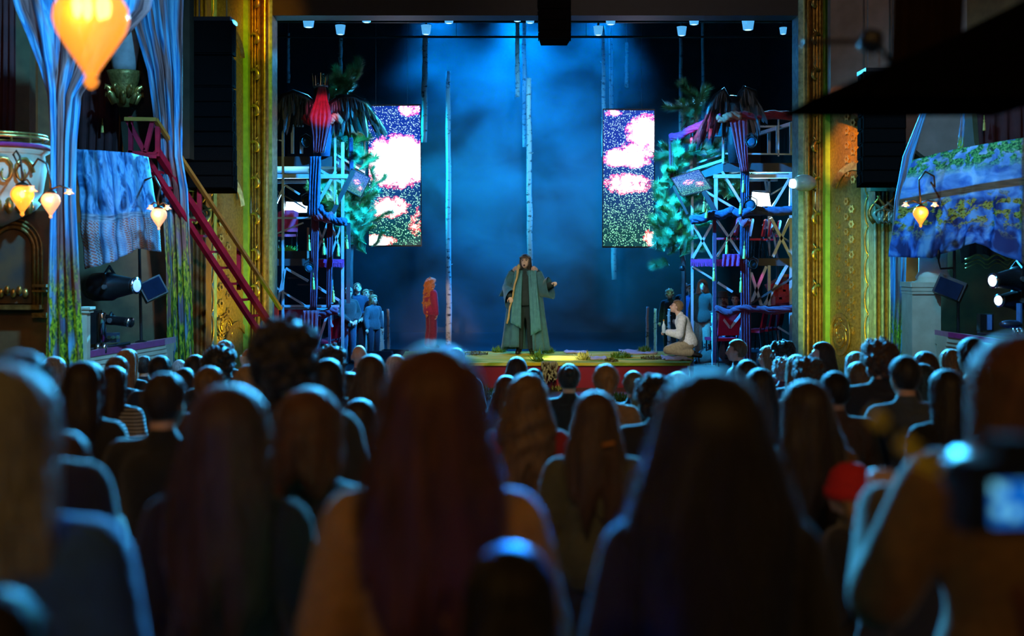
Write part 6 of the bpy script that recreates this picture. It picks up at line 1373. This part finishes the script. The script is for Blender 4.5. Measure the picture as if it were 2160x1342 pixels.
AUD = [
 (38, 735, 3.3, 'm', 'short', 'dark', 'black', -8, 'dark short haired person at the far left edge behind grey blonde head'),
 (-8, 775, 2.35, 'f', 'longw', 'grey', 'blue', -6, 'grey blonde long haired person in blue jacket cut by the left edge', 'light', 'jacket'),
 (140, 905, 4.0, 'f', 'crop', 'brown', 'brown', -10, 'low brown coated shoulder figure right of the blue jacket'),
 (113, 752, 10.7, 'f', 'bob', 'grey', 'black', -15, 'grey bobbed head under the yellow foot of the trunk drape'),
 (176, 762, 6.3, 'f', 'long', 'dark', 'black', -12, 'dark long haired head with blue lit cheek strands, left stalls'),
 (240, 771, 8.8, 'f', 'longb', 'brown', 'slate', -12, 'brown haired woman in striped top left of the round black haired head'),
 (268, 736, 12.6, 'f', 'long', 'blonde', 'black', -12, 'smooth blonde head just below the left box ledge'),
 (247, 751, 11.4, 'f', 'bob', 'ltbrown', 'black', -10, 'light brown bob between blonde head and striped top'),
 (304, 749, 14.2, 'm', 'short', 'dark', 'black', -8, 'small dark head right of the blonde one by the ledge'),
 (337, 748, 10.0, 'm', 'short', 'black', 'black', -8, 'round black haired head in front of the ivy drape'),
 (345, 782, 5.0, 'm', 'short', 'dark', 'black', -16, 'big dark short haired man with ear showing, left middle stalls'),
 (378, 757, 15.0, 'm', 'crop', 'grey', 'grey', -8, 'tiny grey head beside the round black haired head'),
 (389, 776, 10.9, 'f', 'long', 'dark', 'green', -10, 'dark greenish lit long hair right of the big man with ear'),
 (412, 748, 12.2, 'f', 'long', 'black', 'black', -8, 'black straight long hair in front of the teal cabochons'),
 (441, 770, 7.2, 'm', 'short', 'ltbrown', 'brown', -14, 'light haired head with cyan lit side, left of centre'),
 (462, 731, 8.8, 'm', 'curly', 'black', 'black', -18, 'curly black haired man in front of the left gold panel'),
 (474, 716, 13.2, 'm', 'short', 'grey', 'black', -10, 'grey short hair peeking above the curly black haired man'),
 (526, 731, 12.6, 'm', 'fringe', 'white', 'black', -12, 'bald man with white fringe below the red stairs'),
 (524, 769, 8.0, 'f', 'bob', 'blonde', 'brown', -10, 'honey blonde bob in front of the bald man with white fringe'),
 (600, 674, 4.3, 'm', 'curly', 'black', 'black', -10, 'tall man with thick curly black hair standing above the crowd'),
 (652, 748, 11.2, 'f', 'bob', 'brown', 'plum', -80, 'woman in profile to the right beside the tall curly man'),
 (700, 729, 10.0, 'm', 'curly', 'dark', 'navy', -10, 'dark curls just below the magenta chairs'),
 (692, 757, 7.4, 'f', 'long', 'black', 'black', -10, 'black long hair in front of the dark curls'),
 (758, 725, 13.6, 'm', 'bald', 'white', 'plum', 0, 'bald headed man below the left standing group'),
 (783, 748, 8.6, 'f', 'long', 'brown', 'black', -6, 'brown long hair in front of the bald headed man'),
 (836, 748, 11.6, 'f', 'bob', 'white', 'grey', -6, 'shining white haired head beside the giant auburn head'),
 (738, 786, 9.3, 'f', 'bob', 'dark', 'navy', -6, 'small dark head between black long hair and brown long hair'),
 (480, 818, 3.25, 'f', 'longw', 'brown', 'black', -8, 'big blurred brown long hair, front left'),
 (650, 820, 3.7, 'f', 'bobw', 'auburn', 'black', -8, 'big auburn bob over black top left of the giant auburn head'),
 (759, 842, 6.4, 'f', 'long', 'dark', 'brown', -8, 'dark smooth hair squeezed between auburn bob and giant auburn head'),
 (915, 736, 2.7, 'f', 'longw', 'auburn', 'mustard', 0, 'giant blurred auburn long hair over mustard sweater at front centre'),
 (962, 731, 12.4, 'm', 'crop', 'dark', 'slate', -10, 'cropped dark head right of the giant auburn head near the platform'),
 (1090, 753, 12.2, 'f', 'long', 'dark', 'black', 0, 'dark long hair right under the cloaked man'),
 (1068, 792, 9.6, 'f', 'long', 'auburn', 'black', 0, 'brown hair with black top left of red sweater'),
 (1126, 776, 11.0, 'm', 'short', 'dark', 'black', 4, 'dark head right behind the red sweater woman'),
 (1112, 790, 6.4, 'f', 'wavy', 'ltbrown', 'red', 0, 'light brown wavy hair over bright red sweater'),
 (1200, 766, 9.8, 'm', 'bun', 'dark', 'black', 0, 'dark hair tied up over black top, below the vine bundle'),
 (1278, 766, 8.6, 'f', 'pony', 'blonde', 'tan', 4, 'blonde ponytail over tan sweater'),
 (1336, 781, 10.3, 'f', 'pony', 'ltbrown', 'black', 4, 'brown ponytail right of the tan sweater'),
 (1256, 825, 5.2, 'f', 'long', 'brown', 'green', 0, 'brown long hair with clip over patterned olive knit sweater'),
 (1386, 795, 7.0, 'm', 'afro', 'black', 'black', 8, 'round black haired head left of the huge dark hair'),
 (1432, 784, 9.6, 'f', 'bob', 'blonde', 'tan', 8, 'blonde head peeking left above the huge dark hair'),
 (1500, 797, 2.6, 'f', 'huge', 'black', 'black', 4, 'huge blurred black long hair at front right of centre'),
 (1556, 714, 15.2, 'm', 'short', 'ltbrown', 'navy', 75, 'man in navy shirt in profile facing left beside the stage'),
 (1576, 757, 9.6, 'm', 'short', 'dark', 'black', 10, 'dark head below the man in navy shirt'),
 (1604, 776, 7.8, 'f', 'longb', 'black', 'black', 10, 'black haired head right above the huge dark hair'),
 (1623, 729, 14.4, 'f', 'bob', 'blonde', 'slate', 60, 'blonde woman in three quarter profile near right proscenium'),
 (1652, 720, 13.2, 'm', 'curly', 'black', 'pink', 65, 'dark skinned man in pink sweater in profile', 'dark'),
 (1653, 754, 12.6, 'f', 'curly', 'grey', 'plum', 10, 'grey curly head in front of the pink sweater man'),
 (1682, 748, 11.4, 'f', 'long', 'ltbrown', 'navy', 10, 'light brown long hair over navy jacket, right stalls'),
 (1736, 720, 13.4, 'f', 'longb', 'brown', 'black', 85, 'young woman in profile facing left at the right gold panel', 'pale'),
 (1706, 753, 9.0, 'm', 'curly', 'brown', 'black', 14, 'tousled brown hair with cyan lit cheek, right stalls'),
 (1702, 806, 5.3, 'f', 'longw', 'dark', 'brown', 10, 'dark long hair over brown sweater right of the huge dark hair'),
 (1762, 781, 7.2, 'm', 'short', 'dark', 'brown', 14, 'dark round head with warm rim right of tousled hair'),
 (1806, 742, 12.2, 'f', 'long', 'grey', 'black', 12, 'ash grey long hair in front of the right gold panel'),
 (1812, 763, 10.2, 'f', 'bob', 'ltbrown', 'black', 30, 'light bob with cyan side below the ash grey hair'),
 (1856, 717, 8.3, 'm', 'curly', 'brown', 'black', 14, 'tall man with tousled top hair and dark coat on the right', 'light', 'jacket'),
 (1910, 748, 7.4, 'm', 'short', 'black', 'slate', 12, 'man with thinning black hair and blue lit collar on the right'),
 (1952, 741, 10.6, 'f', 'bob', 'auburn', 'black', 12, 'reddish bob below the cream column'),
 (1946, 766, 9.2, 'f', 'longb', 'dark', 'black', 12, 'dark hair in front of the reddish bob'),
 (2006, 736, 12.2, 'f', 'bob', 'blonde', 'grey', 12, 'blonde bob in front of the right box ledge'),
 (2052, 709, 8.4, 'm', 'short', 'black', 'tan', 12, 'dark skinned man with close black hair in tan jacket on the right', 'dark', 'jacket'),
 (1998, 778, 6.6, 'f', 'longb', 'black', 'black', 14, 'dark smooth hair left of the tan jacket man'),
 (1928, 1050, 4.3, 'f', 'bob', 'black', 'navy', 20, 'small dark child in navy jacket right of the red hat', 'light', 'jacket'),
 (-15, 1235, 1.75, 'f', 'crop', 'dark', 'red', -10, 'red coated figure cut by the bottom left corner', 'light', 'jacket'),
 (1078, 1150, 2.2, 'f', 'bob', 'black', 'blue', 0, 'small dark head in blue jacket at the bottom centre edge', 'light', 'jacket'),
]
persons = [spectator(*a) for a in AUD]
# hair clip and glasses, seen in the stalls
p = [o for o in persons if 'clip' in o['label']][0]; put('hair_clip', MB().beam(V3(0.02, -0.155, 1.49), V3(0.075, -0.14, 1.5), 0.012).mesh('hair_clip'), ORNG, p, None, False)
m, nt, b = nm('striped_knit'); N, L = nt.nodes, nt.links
tc = N.new('ShaderNodeTexCoord'); wv = N.new('ShaderNodeTexWave'); wv.bands_direction = 'Z'; wv.inputs['Scale'].default_value = 12; L.new(tc.outputs['Object'], wv.inputs[0]); rp = N.new('ShaderNodeValToRGB'); rp.color_ramp.interpolation = 'CONSTANT'
rp.color_ramp.elements[0].color = (0.02, 0.02, 0.03, 1); rp.color_ramp.elements[1].position = 0.55; rp.color_ramp.elements[1].color = (0.5, 0.5, 0.5, 1); L.new(wv.outputs['Fac'], rp.inputs[0]); L.new(rp.outputs[0], b.inputs['Base Color']); b.inputs['Roughness'].default_value = 0.85
p = [o for o in persons if 'striped' in o['label']][0]; [setattr(c.material_slots[0], 'material', m) for c in p.children if c.name.startswith('sweater')]
# child in red knitted hat
D = 4.9; fz = floor_z(D); s = (gz(975, D) - fz) / 1.74
r = thing('person', 'child in red knitted hat with blonde curls, lower right', 'person', (gx(1792, D), D, fz), 'audience in the stalls'); r.rotation_euler = (0, 0, R(60)); r.scale = (s, s, s)
b = put('body', A_BODY['f'], SK['pale'], r); hh = put('hair', hair_mesh('wavy'), hm(HC['blonde']), r, mat4(Matrix.Identity(3), JA['head'])); hh.scale = (1, 1, 0.55)
put('jacket', A_TOP['b'], cm(CC['black']), r); put('trousers', A_TRO['f'], cm(CC['navy']), r); [put('shoe', q, SHOEM, r) for q in A_SHO]
RK = mat('red_knit', (0.55, 0.012, 0.012), 0.85, 0, (0.4, 0.008, 0.008), 60, 0.5)
hat = put('knitted_hat', MB().lathe(JA['head'] + V3(0, -0.02, 0), [(0.118, -0.03), (0.126, 0.0), (0.124, 0.05), (0.1, 0.11), (0.06, 0.145), (0.01, 0.155)], 24).mesh('knitted_hat'), RK, r)
put('brim', MB().lathe(JA['head'] + V3(0, -0.015, 0), [(0.122, -0.035), (0.134, -0.025), (0.134, 0.02), (0.12, 0.03)], 24).mesh('brim'), RK, hat)
# photographer at the right edge
D = 2.9; JP = joints(shL=(-0.2, -0.01, 1.38), shR=(0.2, -0.01, 1.38), elL=(-0.3, 0.06, 1.12), elR=(0.28, 0.08, 1.1), wrL=(-0.2, 0.3, 1.3), wrR=(0.12, 0.3, 1.28), curl=0.8)
fz = floor_z(D); s = (gz(712, D) - fz) / 1.715
r = thing('person', 'photographer with dark auburn hair cut by the right edge, mustard lit sleeve', 'person', (gx(2150, D), D, fz), 'audience in the stalls'); r.rotation_euler = (0, 0, R(6)); r.scale = (s, s, s)
put('body', body_mesh(JP, 0.009), SK['light'], r); put('hair', hair_mesh('longw'), hm(HC['auburn']), r, mat4(Matrix.Identity(3), JP['head'])); put('jacket', top_mesh(JP, 0.035, -0.2, 0.9, 1.05), cm((0.16, 0.085, 0.02)), r); put('trousers', trouser_mesh(JP), cm(CC['navy']), r); [put('shoe', q, SHOEM, r) for q in A_SHO]
# camera close by, right foreground
kc = at(2128, 1040, 1.75); cam_t = thing('photo_camera', 'black camera with blue glowing rear display at the right edge', 'camera', kc + V3(0, 0, -0.08))
rot = Matrix.Rotation(R(6), 3, 'Z')
MB().box(kc, (0.145, 0.06, 0.1), rot).build('camera_body', BLKMET, cam_t)
MB().box(kc + V3(0, 0, 0.062), (0.05, 0.055, 0.03), rot).build('viewfinder', BLKMET, cam_t)
MB().tube([kc + V3(0, 0.03, 0), kc + V3(0, 0.08, 0), kc + V3(0, 0.09, 0), kc + V3(0, 0.16, 0)], [0.034, 0.034, 0.038, 0.04], 18).build('lens_barrel', BLKMET, cam_t, True)
m, nt, b = nm('camera_display'); N, L = nt.nodes, nt.links
tc = N.new('ShaderNodeTexCoord'); vo = N.new('ShaderNodeTexVoronoi'); vo.inputs['Scale'].default_value = 46; L.new(tc.outputs['Object'], vo.inputs[0]); rp = N.new('ShaderNodeValToRGB'); e = rp.color_ramp.elements
e[0].position = 0.25; e[0].color = (0.2, 0.75, 1, 1); e[1].position = 0.5; e[1].color = (0.0, 0.12, 0.55, 1); L.new(vo.outputs['Distance'], rp.inputs[0]); L.new(rp.outputs[0], b.inputs['Emission Color']); b.inputs['Emission Strength'].default_value = 0.9; b.inputs['Base Color'].default_value = (0.01, 0.01, 0.02, 1)
MB().box(kc + rot @ V3(0.0, -0.033, -0.008), (0.078, 0.006, 0.056), rot).build('display', m, cam_t)
stp = sheet('camera_strap', [[at(1832, 872, 1.8), at(1850, 862, 1.8)], [at(1880, 920, 1.78), at(1896, 905, 1.78)], [at(1932, 968, 1.76), at(1944, 946, 1.76)], [at(1985, 1000, 1.75), at(1990, 975, 1.75)], [at(2050, 1006, 1.75), at(2050, 984, 1.75)]], 4, 40, mat('strap_webbing', (0.015, 0.015, 0.012), 0.8), cam_t, 0.0, 1, 0.003)
YL = mat('yellow_stitching', (0.85, 0.8, 0.12), 0.7)
for (x, y, wx, hy, a) in ((1852, 884, 40, 26, -45), (1915, 940, 44, 30, -35), (1948, 975, 50, 26, -20), (1972, 992, 22, 20, -5)):
    MB().box(at(x, y, 1.742), (m2(wx, 1.75), 0.002, m2(hy, 1.75)), Matrix.Rotation(R(-a), 3, 'Y')).build('yellow_patch', YL, cam_t)
# ------------------------------------------------------------------ performers and helpers on stage
def stage_person(label, cx, top, D, J, style, hc, topc, troc, yaw, z0=0.0, skin='light', h=None, voxel=0.013, gape=0.0, name='person', dr=0.022, group=None, cat='person', k=1.0, wide=0.0):
    s = ((gz(top, D) - z0) / 1.715) if h is None else h / 1.715
    r = thing(name, label, cat, (gx(cx, D), D, z0), group); r.rotation_euler = (0, 0, R(yaw)); r.scale = (s, s, s)
    b = put('body', body_mesh(J, voxel), SK[skin], r); face_parts(b, J, gape)
    if style: put('hair', hair_mesh(style), hm(HC[hc]), r, mat4(J['hrot'], J['head']))
    if topc: put('sweater', top_mesh(J, dr, -0.2, 0.94, k), cm(topc), r)
    if troc: put('trousers', trouser_mesh(J, 0.014, 0.018, wide), cm(troc), r)
    for q in 'LR': put('shoe', shoe_mesh(J, q, 0.05), SHOEM, r)
    if 'glasses' in label:
        H, Rm = J['head'], J['hrot']; g = MB()
        for sx in (-1, 1):
            g.tube([H + Rm @ V3(sx * 0.033 + 0.024 * cos(a), 0.106, 0.02 * sin(a)) for a in [i * 2 * pi / 12 for i in range(13)]], 0.003, 4, False); g.tube([H + Rm @ V3(sx * 0.057, 0.104, 0.004), H + Rm @ V3(sx * 0.082, 0.0, 0.006)], 0.003, 4)
        g.tube([H + Rm @ V3(-0.01, 0.11, 0.004), H + Rm @ V3(0.01, 0.11, 0.004)], 0.003, 4); put('glasses', g.mesh('glasses'), BLKMET, r)
    return r
def rotx(a, z=0): return Matrix.Rotation(R(z), 3, 'Z') @ Matrix.Rotation(R(a), 3, 'X')
clasp = dict(elL=(-0.25, 0.02, 1.1), elR=(0.25, 0.02, 1.1), wrL=(-0.09, 0.2, 0.98), wrR=(0.09, 0.21, 0.97))
grp = 'onlookers standing by the towers'
stage_person('man with glasses in dark sweater, leftmost of the standing group', 735, 604, 26.0, joints(hrot=rotx(6, -10), **clasp), 'short', 'grey', CC['black'], (0.02, 0.04, 0.09), 215, group=grp, k=1.15)
stage_person('tall man looking up in the left standing group', 754, 595, 26.6, joints(hrot=rotx(28), **clasp), 'short', 'ltbrown', CC['navy'], (0.02, 0.04, 0.09), 200, group=grp)
stage_person('woman with tied hair in the middle of the left standing group', 772, 609, 27.1, joints(hrot=rotx(14), **clasp), 'bun', 'blonde', CC['navy'], CC['black'], 210, group=grp)
stage_person('woman half hidden behind the left standing group', 781, 611, 28.1, joints(hrot=rotx(8)), 'bob', 'ltbrown', CC['black'], CC['navy'], 220, group=grp)
stage_person('smaller woman at the right end of the left standing group', 788, 621, 26.5, joints(hrot=rotx(4)), 'bob', 'blonde', CC['slate'], CC['navy'], 225, group=grp)
stage_person('tall woman with long blonde hair and pale trousers by right tower', 1482, 588, 26.3, joints(hrot=rotx(10, 10)), 'long', 'pale', (0.03, 0.035, 0.03), (0.25, 0.22, 0.16), 165, group=grp, k=1.1, wide=0.03)
stage_person('man in blue sweater left of the long haired blonde woman', 1457, 598, 27.3, joints(hrot=rotx(8, 20)), 'short', 'ltbrown', (0.02, 0.06, 0.25), CC['navy'], 150, group=grp)
stage_person('man with glasses behind the man in blue sweater', 1445, 595, 28.2, joints(hrot=rotx(8, 20)), 'crop', 'grey', CC['black'], CC['navy'], 150, group=grp)
stage_person('hooded dark figure left of the right standing group', 1413, 609, 28.4, joints(hrot=rotx(6, 20)), 'curly', 'grey', CC['black'], CC['black'], 160, group=grp)
sit = joints(hipL=(-0.1, 0, 0.5), hipR=(0.1, 0, 0.5), knL=(-0.12, 0.4, 0.5), knR=(0.12, 0.4, 0.5), anL=(-0.12, 0.38, 0.09), anR=(0.12, 0.38, 0.09), toL=(-0.13, 0.52, 0.035), toR=(0.13, 0.52, 0.035), neck=(0, 0, 1.03), head=(0, 0.03, 1.185), shL=(-0.175, 0, 0.975), shR=(0.175, 0, 0.975), elL=(-0.24, 0.04, 0.72), elR=(0.24, 0.04, 0.72), wrL=(-0.14, 0.28, 0.62), wrR=(0.14, 0.28, 0.62))
def seated(label, cx, top, D, style, hc, topc, yaw):
    z0 = gz(top, D) - 1.315
    r = thing('person', label, 'person', (gx(cx, D), D, z0), grp); r.rotation_euler = (0, 0, R(yaw))
    b = put('body', body_mesh(sit), SK['light'], r); face_parts(b, sit)
    put('hair', hair_mesh(style), hm(HC[hc]), r, mat4(sit['hrot'], sit['head'])); put('sweater', top_mesh(sit, 0.022, -0.2), cm(topc), r); put('trousers', trouser_mesh(sit), cm(CC['navy']), r); [put('shoe', shoe_mesh(sit, q), SHOEM, r) for q in 'LR']
    ch = MB().box(V3(gx(cx, D), D + 0.03, z0 / 2 + 0.2), (0.42, 0.42, z0 + 0.4)).build('stool_block', DKWOOD); tag(ch, 'dark block seat under the ' + label.split(' under')[0], 'seat')
    return r
r1 = seated('person in white brimmed hat seated under the right tower', 1525, 618, 26.9, 'bob', 'pale', CC['white'], 165)
put('hat', MB().lathe(sit['head'] + V3(0, 0, 0.06), [(0.17, -0.02), (0.175, -0.01), (0.1, 0.0), (0.098, 0.09), (0.07, 0.105), (0.01, 0.108)], 20).mesh('hat'), cm(CC['grey']), r1)
r2 = seated('person with headphones seated under the right tower', 1551, 618, 26.2, 'short', 'dark', CC['black'], 165)
put('headphones', MB().tube([sit['head'] + V3(0.095 * cos(a), 0, 0.12 * sin(a)) for a in [i * pi / 12 for i in range(13)]], 0.014, 6).mesh('headphones'), BLKMET, r2)

# red haired woman
JG = joints(elL=(-0.22, 0.0, 1.1), elR=(0.22, 0.0, 1.1), wrL=(-0.22, 0.04, 0.85), wrR=(0.22, 0.04, 0.85), hrot=Matrix.Rotation(R(0), 3, 'Z'))
g = stage_person('young woman with long curly ginger hair in crimson sweater and trousers', 909, 587, 30.6, JG, 'ginger', 'ginger', (0.36, 0.015, 0.07), (0.2, 0.012, 0.045), -62, 0.0, 'pale', None, 0.011, 0, 'person', 0.045, None, 'person', 1.12, 0.05)
# kneeling man
JK = joints(head=(0, 0.115, 0.895), neck=(0, 0.055, 0.735), shL=(-0.175, 0.02, 0.675), shR=(0.175, 0.02, 0.675), elL=(-0.23, 0.06, 0.40), elR=(0.23, 0.06, 0.40), wrL=(-0.07, 0.28, 0.44), wrR=(0.07, 0.28, 0.44), hipL=(-0.095, -0.11, 0.24), hipR=(0.095, -0.11, 0.24),
            knL=(-0.12, 0.27, 0.13), knR=(0.12, 0.25, 0.13), anL=(-0.11, -0.17, 0.08), anR=(0.11, -0.17, 0.08), toL=(-0.11, -0.27, 0.04), toR=(0.11, -0.3, 0.02), hrot=rotx(14), curl=0.8)
kz = PZ
r = thing('person', 'fair haired young man in cream hooded top kneeling with a bottle', 'person', (gx(1441, 22.6), 22.6, kz)); r.rotation_euler = (0, 0, R(82))
b = put('body', body_mesh(JK, 0.009), SK['light'], r); face_parts(b, JK); put('hair', hair_mesh('short'), hm(HC['blonde']), r, mat4(JK['hrot'], JK['head']))
tpm = put('hooded_top', top_mesh(JK, 0.028, -0.2, 0.94, 1.05), cm((0.72, 0.72, 0.7)), r); put('trousers', trouser_mesh(JK, 0.02), cm((0.3, 0.24, 0.14)), r); [put('shoe', shoe_mesh(JK, q, 0.05), SHOEM, r) for q in 'LR']
put('hood', MB().rings([(JK['neck'] + V3(0, -0.06, 0.02), V3(0.1, 0, 0), V3(0, 0.05, 0.03)), (JK['neck'] + V3(0, -0.09, -0.04), V3(0.12, 0, 0), V3(0, 0.06, 0.03)), (JK['neck'] + V3(0, -0.11, -0.12), V3(0.07, 0, 0), V3(0, 0.035, 0.02))], 14).mesh('hood'), cm((0.72, 0.72, 0.7)), tpm)
bt = thing('glass_bottle', 'clear glass bottle held by the kneeling man', 'bottle', at(1400, 700, 22.55)); c = at(1400, 703, 22.55)
MB().lathe(c, [(0.03, 0), (0.034, 0.01), (0.034, 0.12), (0.026, 0.15), (0.012, 0.18), (0.012, 0.22)], 14).build('glass', mat('pale_glass', (0.5, 0.65, 0.75), 0.1), bt, True); MB().lathe(c, [(0.014, 0.215), (0.014, 0.24), (0.003, 0.242)], 10).build('cork', ORNG, bt)
# cloaked man with staff
JM = joints(elR=(0.31, 0.05, 1.13), wrR=(0.24, 0.25, 0.98), elL=(-0.3, 0.04, 1.12), wrL=(-0.46, 0.2, 1.2), hrot=rotx(6, -6), curl=1.0, shL=(-0.2, -0.01, 1.38), shR=(0.2, -0.01, 1.38))
D = 23.3; s = (gz(535, D) - PZ) / 1.715
r = thing('person', 'singer with long dark hair in teal robe holding a staff', 'person', (gx(1108, D), D, PZ)); r.rotation_euler = (0, 0, R(176)); r.scale = (s, s, s)
b = put('body', body_mesh(JM, 0.009), SK['pale'], r); face_parts(b, JM, 0.012); put('hair', hair_mesh('longb'), hm(HC['dark']), r, mat4(JM['hrot'], JM['head']))
put('headband', MB().tube([JM['head'] + V3(0.09 * cos(a), -0.01 + 0.108 * sin(a), 0.062) for a in [i * 2 * pi / 20 for i in range(21)]], 0.013, 6, False).mesh('headband'), cm(CC['brown']), r)
ROBE = mat('teal_robe', (0.03, 0.13, 0.18), 0.8, 0, (0.018, 0.09, 0.13), 12, 0.3, sheen=0.2); STOLE = mat('pale_teal_stole', (0.06, 0.22, 0.28), 0.8, 0, (0.04, 0.16, 0.21), 12, 0.3)
ROBED = mat('dark_robe', (0.012, 0.03, 0.035), 0.85, 0, None, 12, 0.3)
put('shirt', top_mesh(JM, 0.02, -0.2, 0.94, 1.08), ROBED, r); put('trousers', trouser_mesh(JM, 0.02), ROBED, r); [put('boot', shoe_mesh(JM, q, 0.22), SHOEM, r) for q in 'LR']
def robe():
    n, m, vs, fs = 72, 26, [], []
    for j in range(m + 1):
        t = j / m; z = lerp(1.42, 0.07, t)
        rx = lerp(0.15, 0.25, min(1, t * 5)) if t < 0.2 else lerp(0.25, 0.36, (t - .2) / .8); ry = lerp(0.1, 0.17, min(1, t * 5)) if t < .2 else lerp(0.17, 0.25, (t - .2) / .8)
        for k in range(n + 1):
            gap = 0.34 if t > 0.06 else 0.2; a = pi / 2 + gap + (2 * pi - 2 * gap) * k / n
            f = 1 + (0.03 + 0.12 * t) * sin(k * 0.92 + 1.2 * sin(t * 2)) + 0.04 * t * sin(k * 0.37 + 2)
            zz = z + (0.28 * t * t if 8 < n - k < 1 else 0) + (0.16 * max(0, t - .6) * (1 if k > n * .78 else 0)); vs.append((rx * cos(a) * f, ry * sin(a) * f - 0.01, zz))
    for j in range(m):
        for k in range(n): a = j * (n + 1) + k; fs.append((a, a + 1, a + n + 2, a + n + 1))
    me = bpy.data.meshes.new('robe'); me.from_pydata(vs, [], fs); return me
rb = put('robe', robe(), ROBE, r); md = rb.modifiers.new('t', 'SOLIDIFY'); md.thickness = 0.014
for sgn, q in ((1, 'R'), (-1, 'L')):        # wide sleeves
    a, e, w_ = JM['sh' + q], JM['el' + q], JM['wr' + q]; d2 = (w_ - e).normalized()
    pts = [a, a.lerp(e, .5), e, e.lerp(w_, .5), e.lerp(w_, .88)]; rs = [(0.09, 0.09), (0.095, 0.1), (0.1, 0.13), (0.1, 0.17), (0.1, 0.2)]; rr = []
    for i, (p, (r0, r1)) in enumerate(zip(pts, rs)):
        t = (pts[min(i + 1, 4)] - pts[max(i - 1, 0)]).normalized(); u = t.cross(V3(0, 0, 1)).normalized(); v = u.cross(t); rr.append((p - V3(0, 0, r1 * 0.55 - 0.05), u * r0 * .8, v * r1))
    put('sleeve', MB().rings(rr, 18, False).mesh('sleeve'), ROBE, r)
for sx, x0, zb in ((1, 0.1, 0.5), (-1, -0.13, 0.38)):  # stole ends hanging in front
    vs, fs = [], []
    for j in range(19):
        t = j / 18; z = lerp(1.43, zb, t)
        for k in range(9): u = k / 8 - .5; vs.append((x0 * (1 + .5 * t) + u * (0.13 + .06 * t), (0.09 + 0.13 * min(1, t * 2.5)) + 0.022 * sin(u * 16 + t * 2) + 0.03 * t, z + 0.1 * u * sx * t))
    for j in range(18):
        for k in range(8): a = j * 9 + k; fs.append((a, a + 1, a + 10, a + 9))
    me = bpy.data.meshes.new('stole'); me.from_pydata(vs, [], fs); o = put('stole', me, STOLE, r); md = o.modifiers.new('t', 'SOLIDIFY'); md.thickness = 0.012
vs, fs = [], []
for j in range(13):                         # short cape on the back, flaring to the staff side
    t = j / 12
    for k in range(17): a = lerp(pi + 0.35, 2 * pi - 0.35, k / 16) if True else 0; rad = lerp(0.19, 0.42, t); vs.append((rad * cos(a) * 1.15, rad * 0.75 * sin(a) * (1 + .06 * sin(k * 1.6)), lerp(1.44, 0.98, t)))
for j in range(12):
    for k in range(16): a = j * 17 + k; fs.append((a, a + 1, a + 18, a + 17))
me = bpy.data.meshes.new('cape'); me.from_pydata(vs, [], fs); o = put('cape', me, ROBE, r); md = o.modifiers.new('t', 'SOLIDIFY'); md.thickness = 0.012
for sx in (1, -1):
    mb = MB()
    for k in range(5): mb.ell(V3(sx * (0.15 + .02 * k), 0.04 - .02 * k, 1.45 - .035 * k + .02 * (k % 2)), (0.05, 0.05, 0.055), 9, 7)
    put('shoulder_ruff', mb.mesh('shoulder_ruff'), cm((0.5, 0.34, 0.3)), r)
sf = thing('wooden_staff', 'long pale wooden staff in the singer hand', 'staff', at(1069, 683, 23.0)); P0, P1 = at(1069, 683, 23.0), at(1094, 563, 23.05)
MB().tube([lerp(P0, P1, i / 10) + V3(0.008 * sin(i * 1.7), 0, 0) for i in range(11)], [0.016 + 0.006 * (i / 10) + 0.003 * sin(i * 2.3) for i in range(11)], 8).build('shaft', mat('pale_wood', (0.5, 0.36, 0.16), 0.6), sf, True); MB().ell(P1, (0.03, 0.03, 0.05), 10, 8).build('knob', MATS['pale_wood'], sf, True)
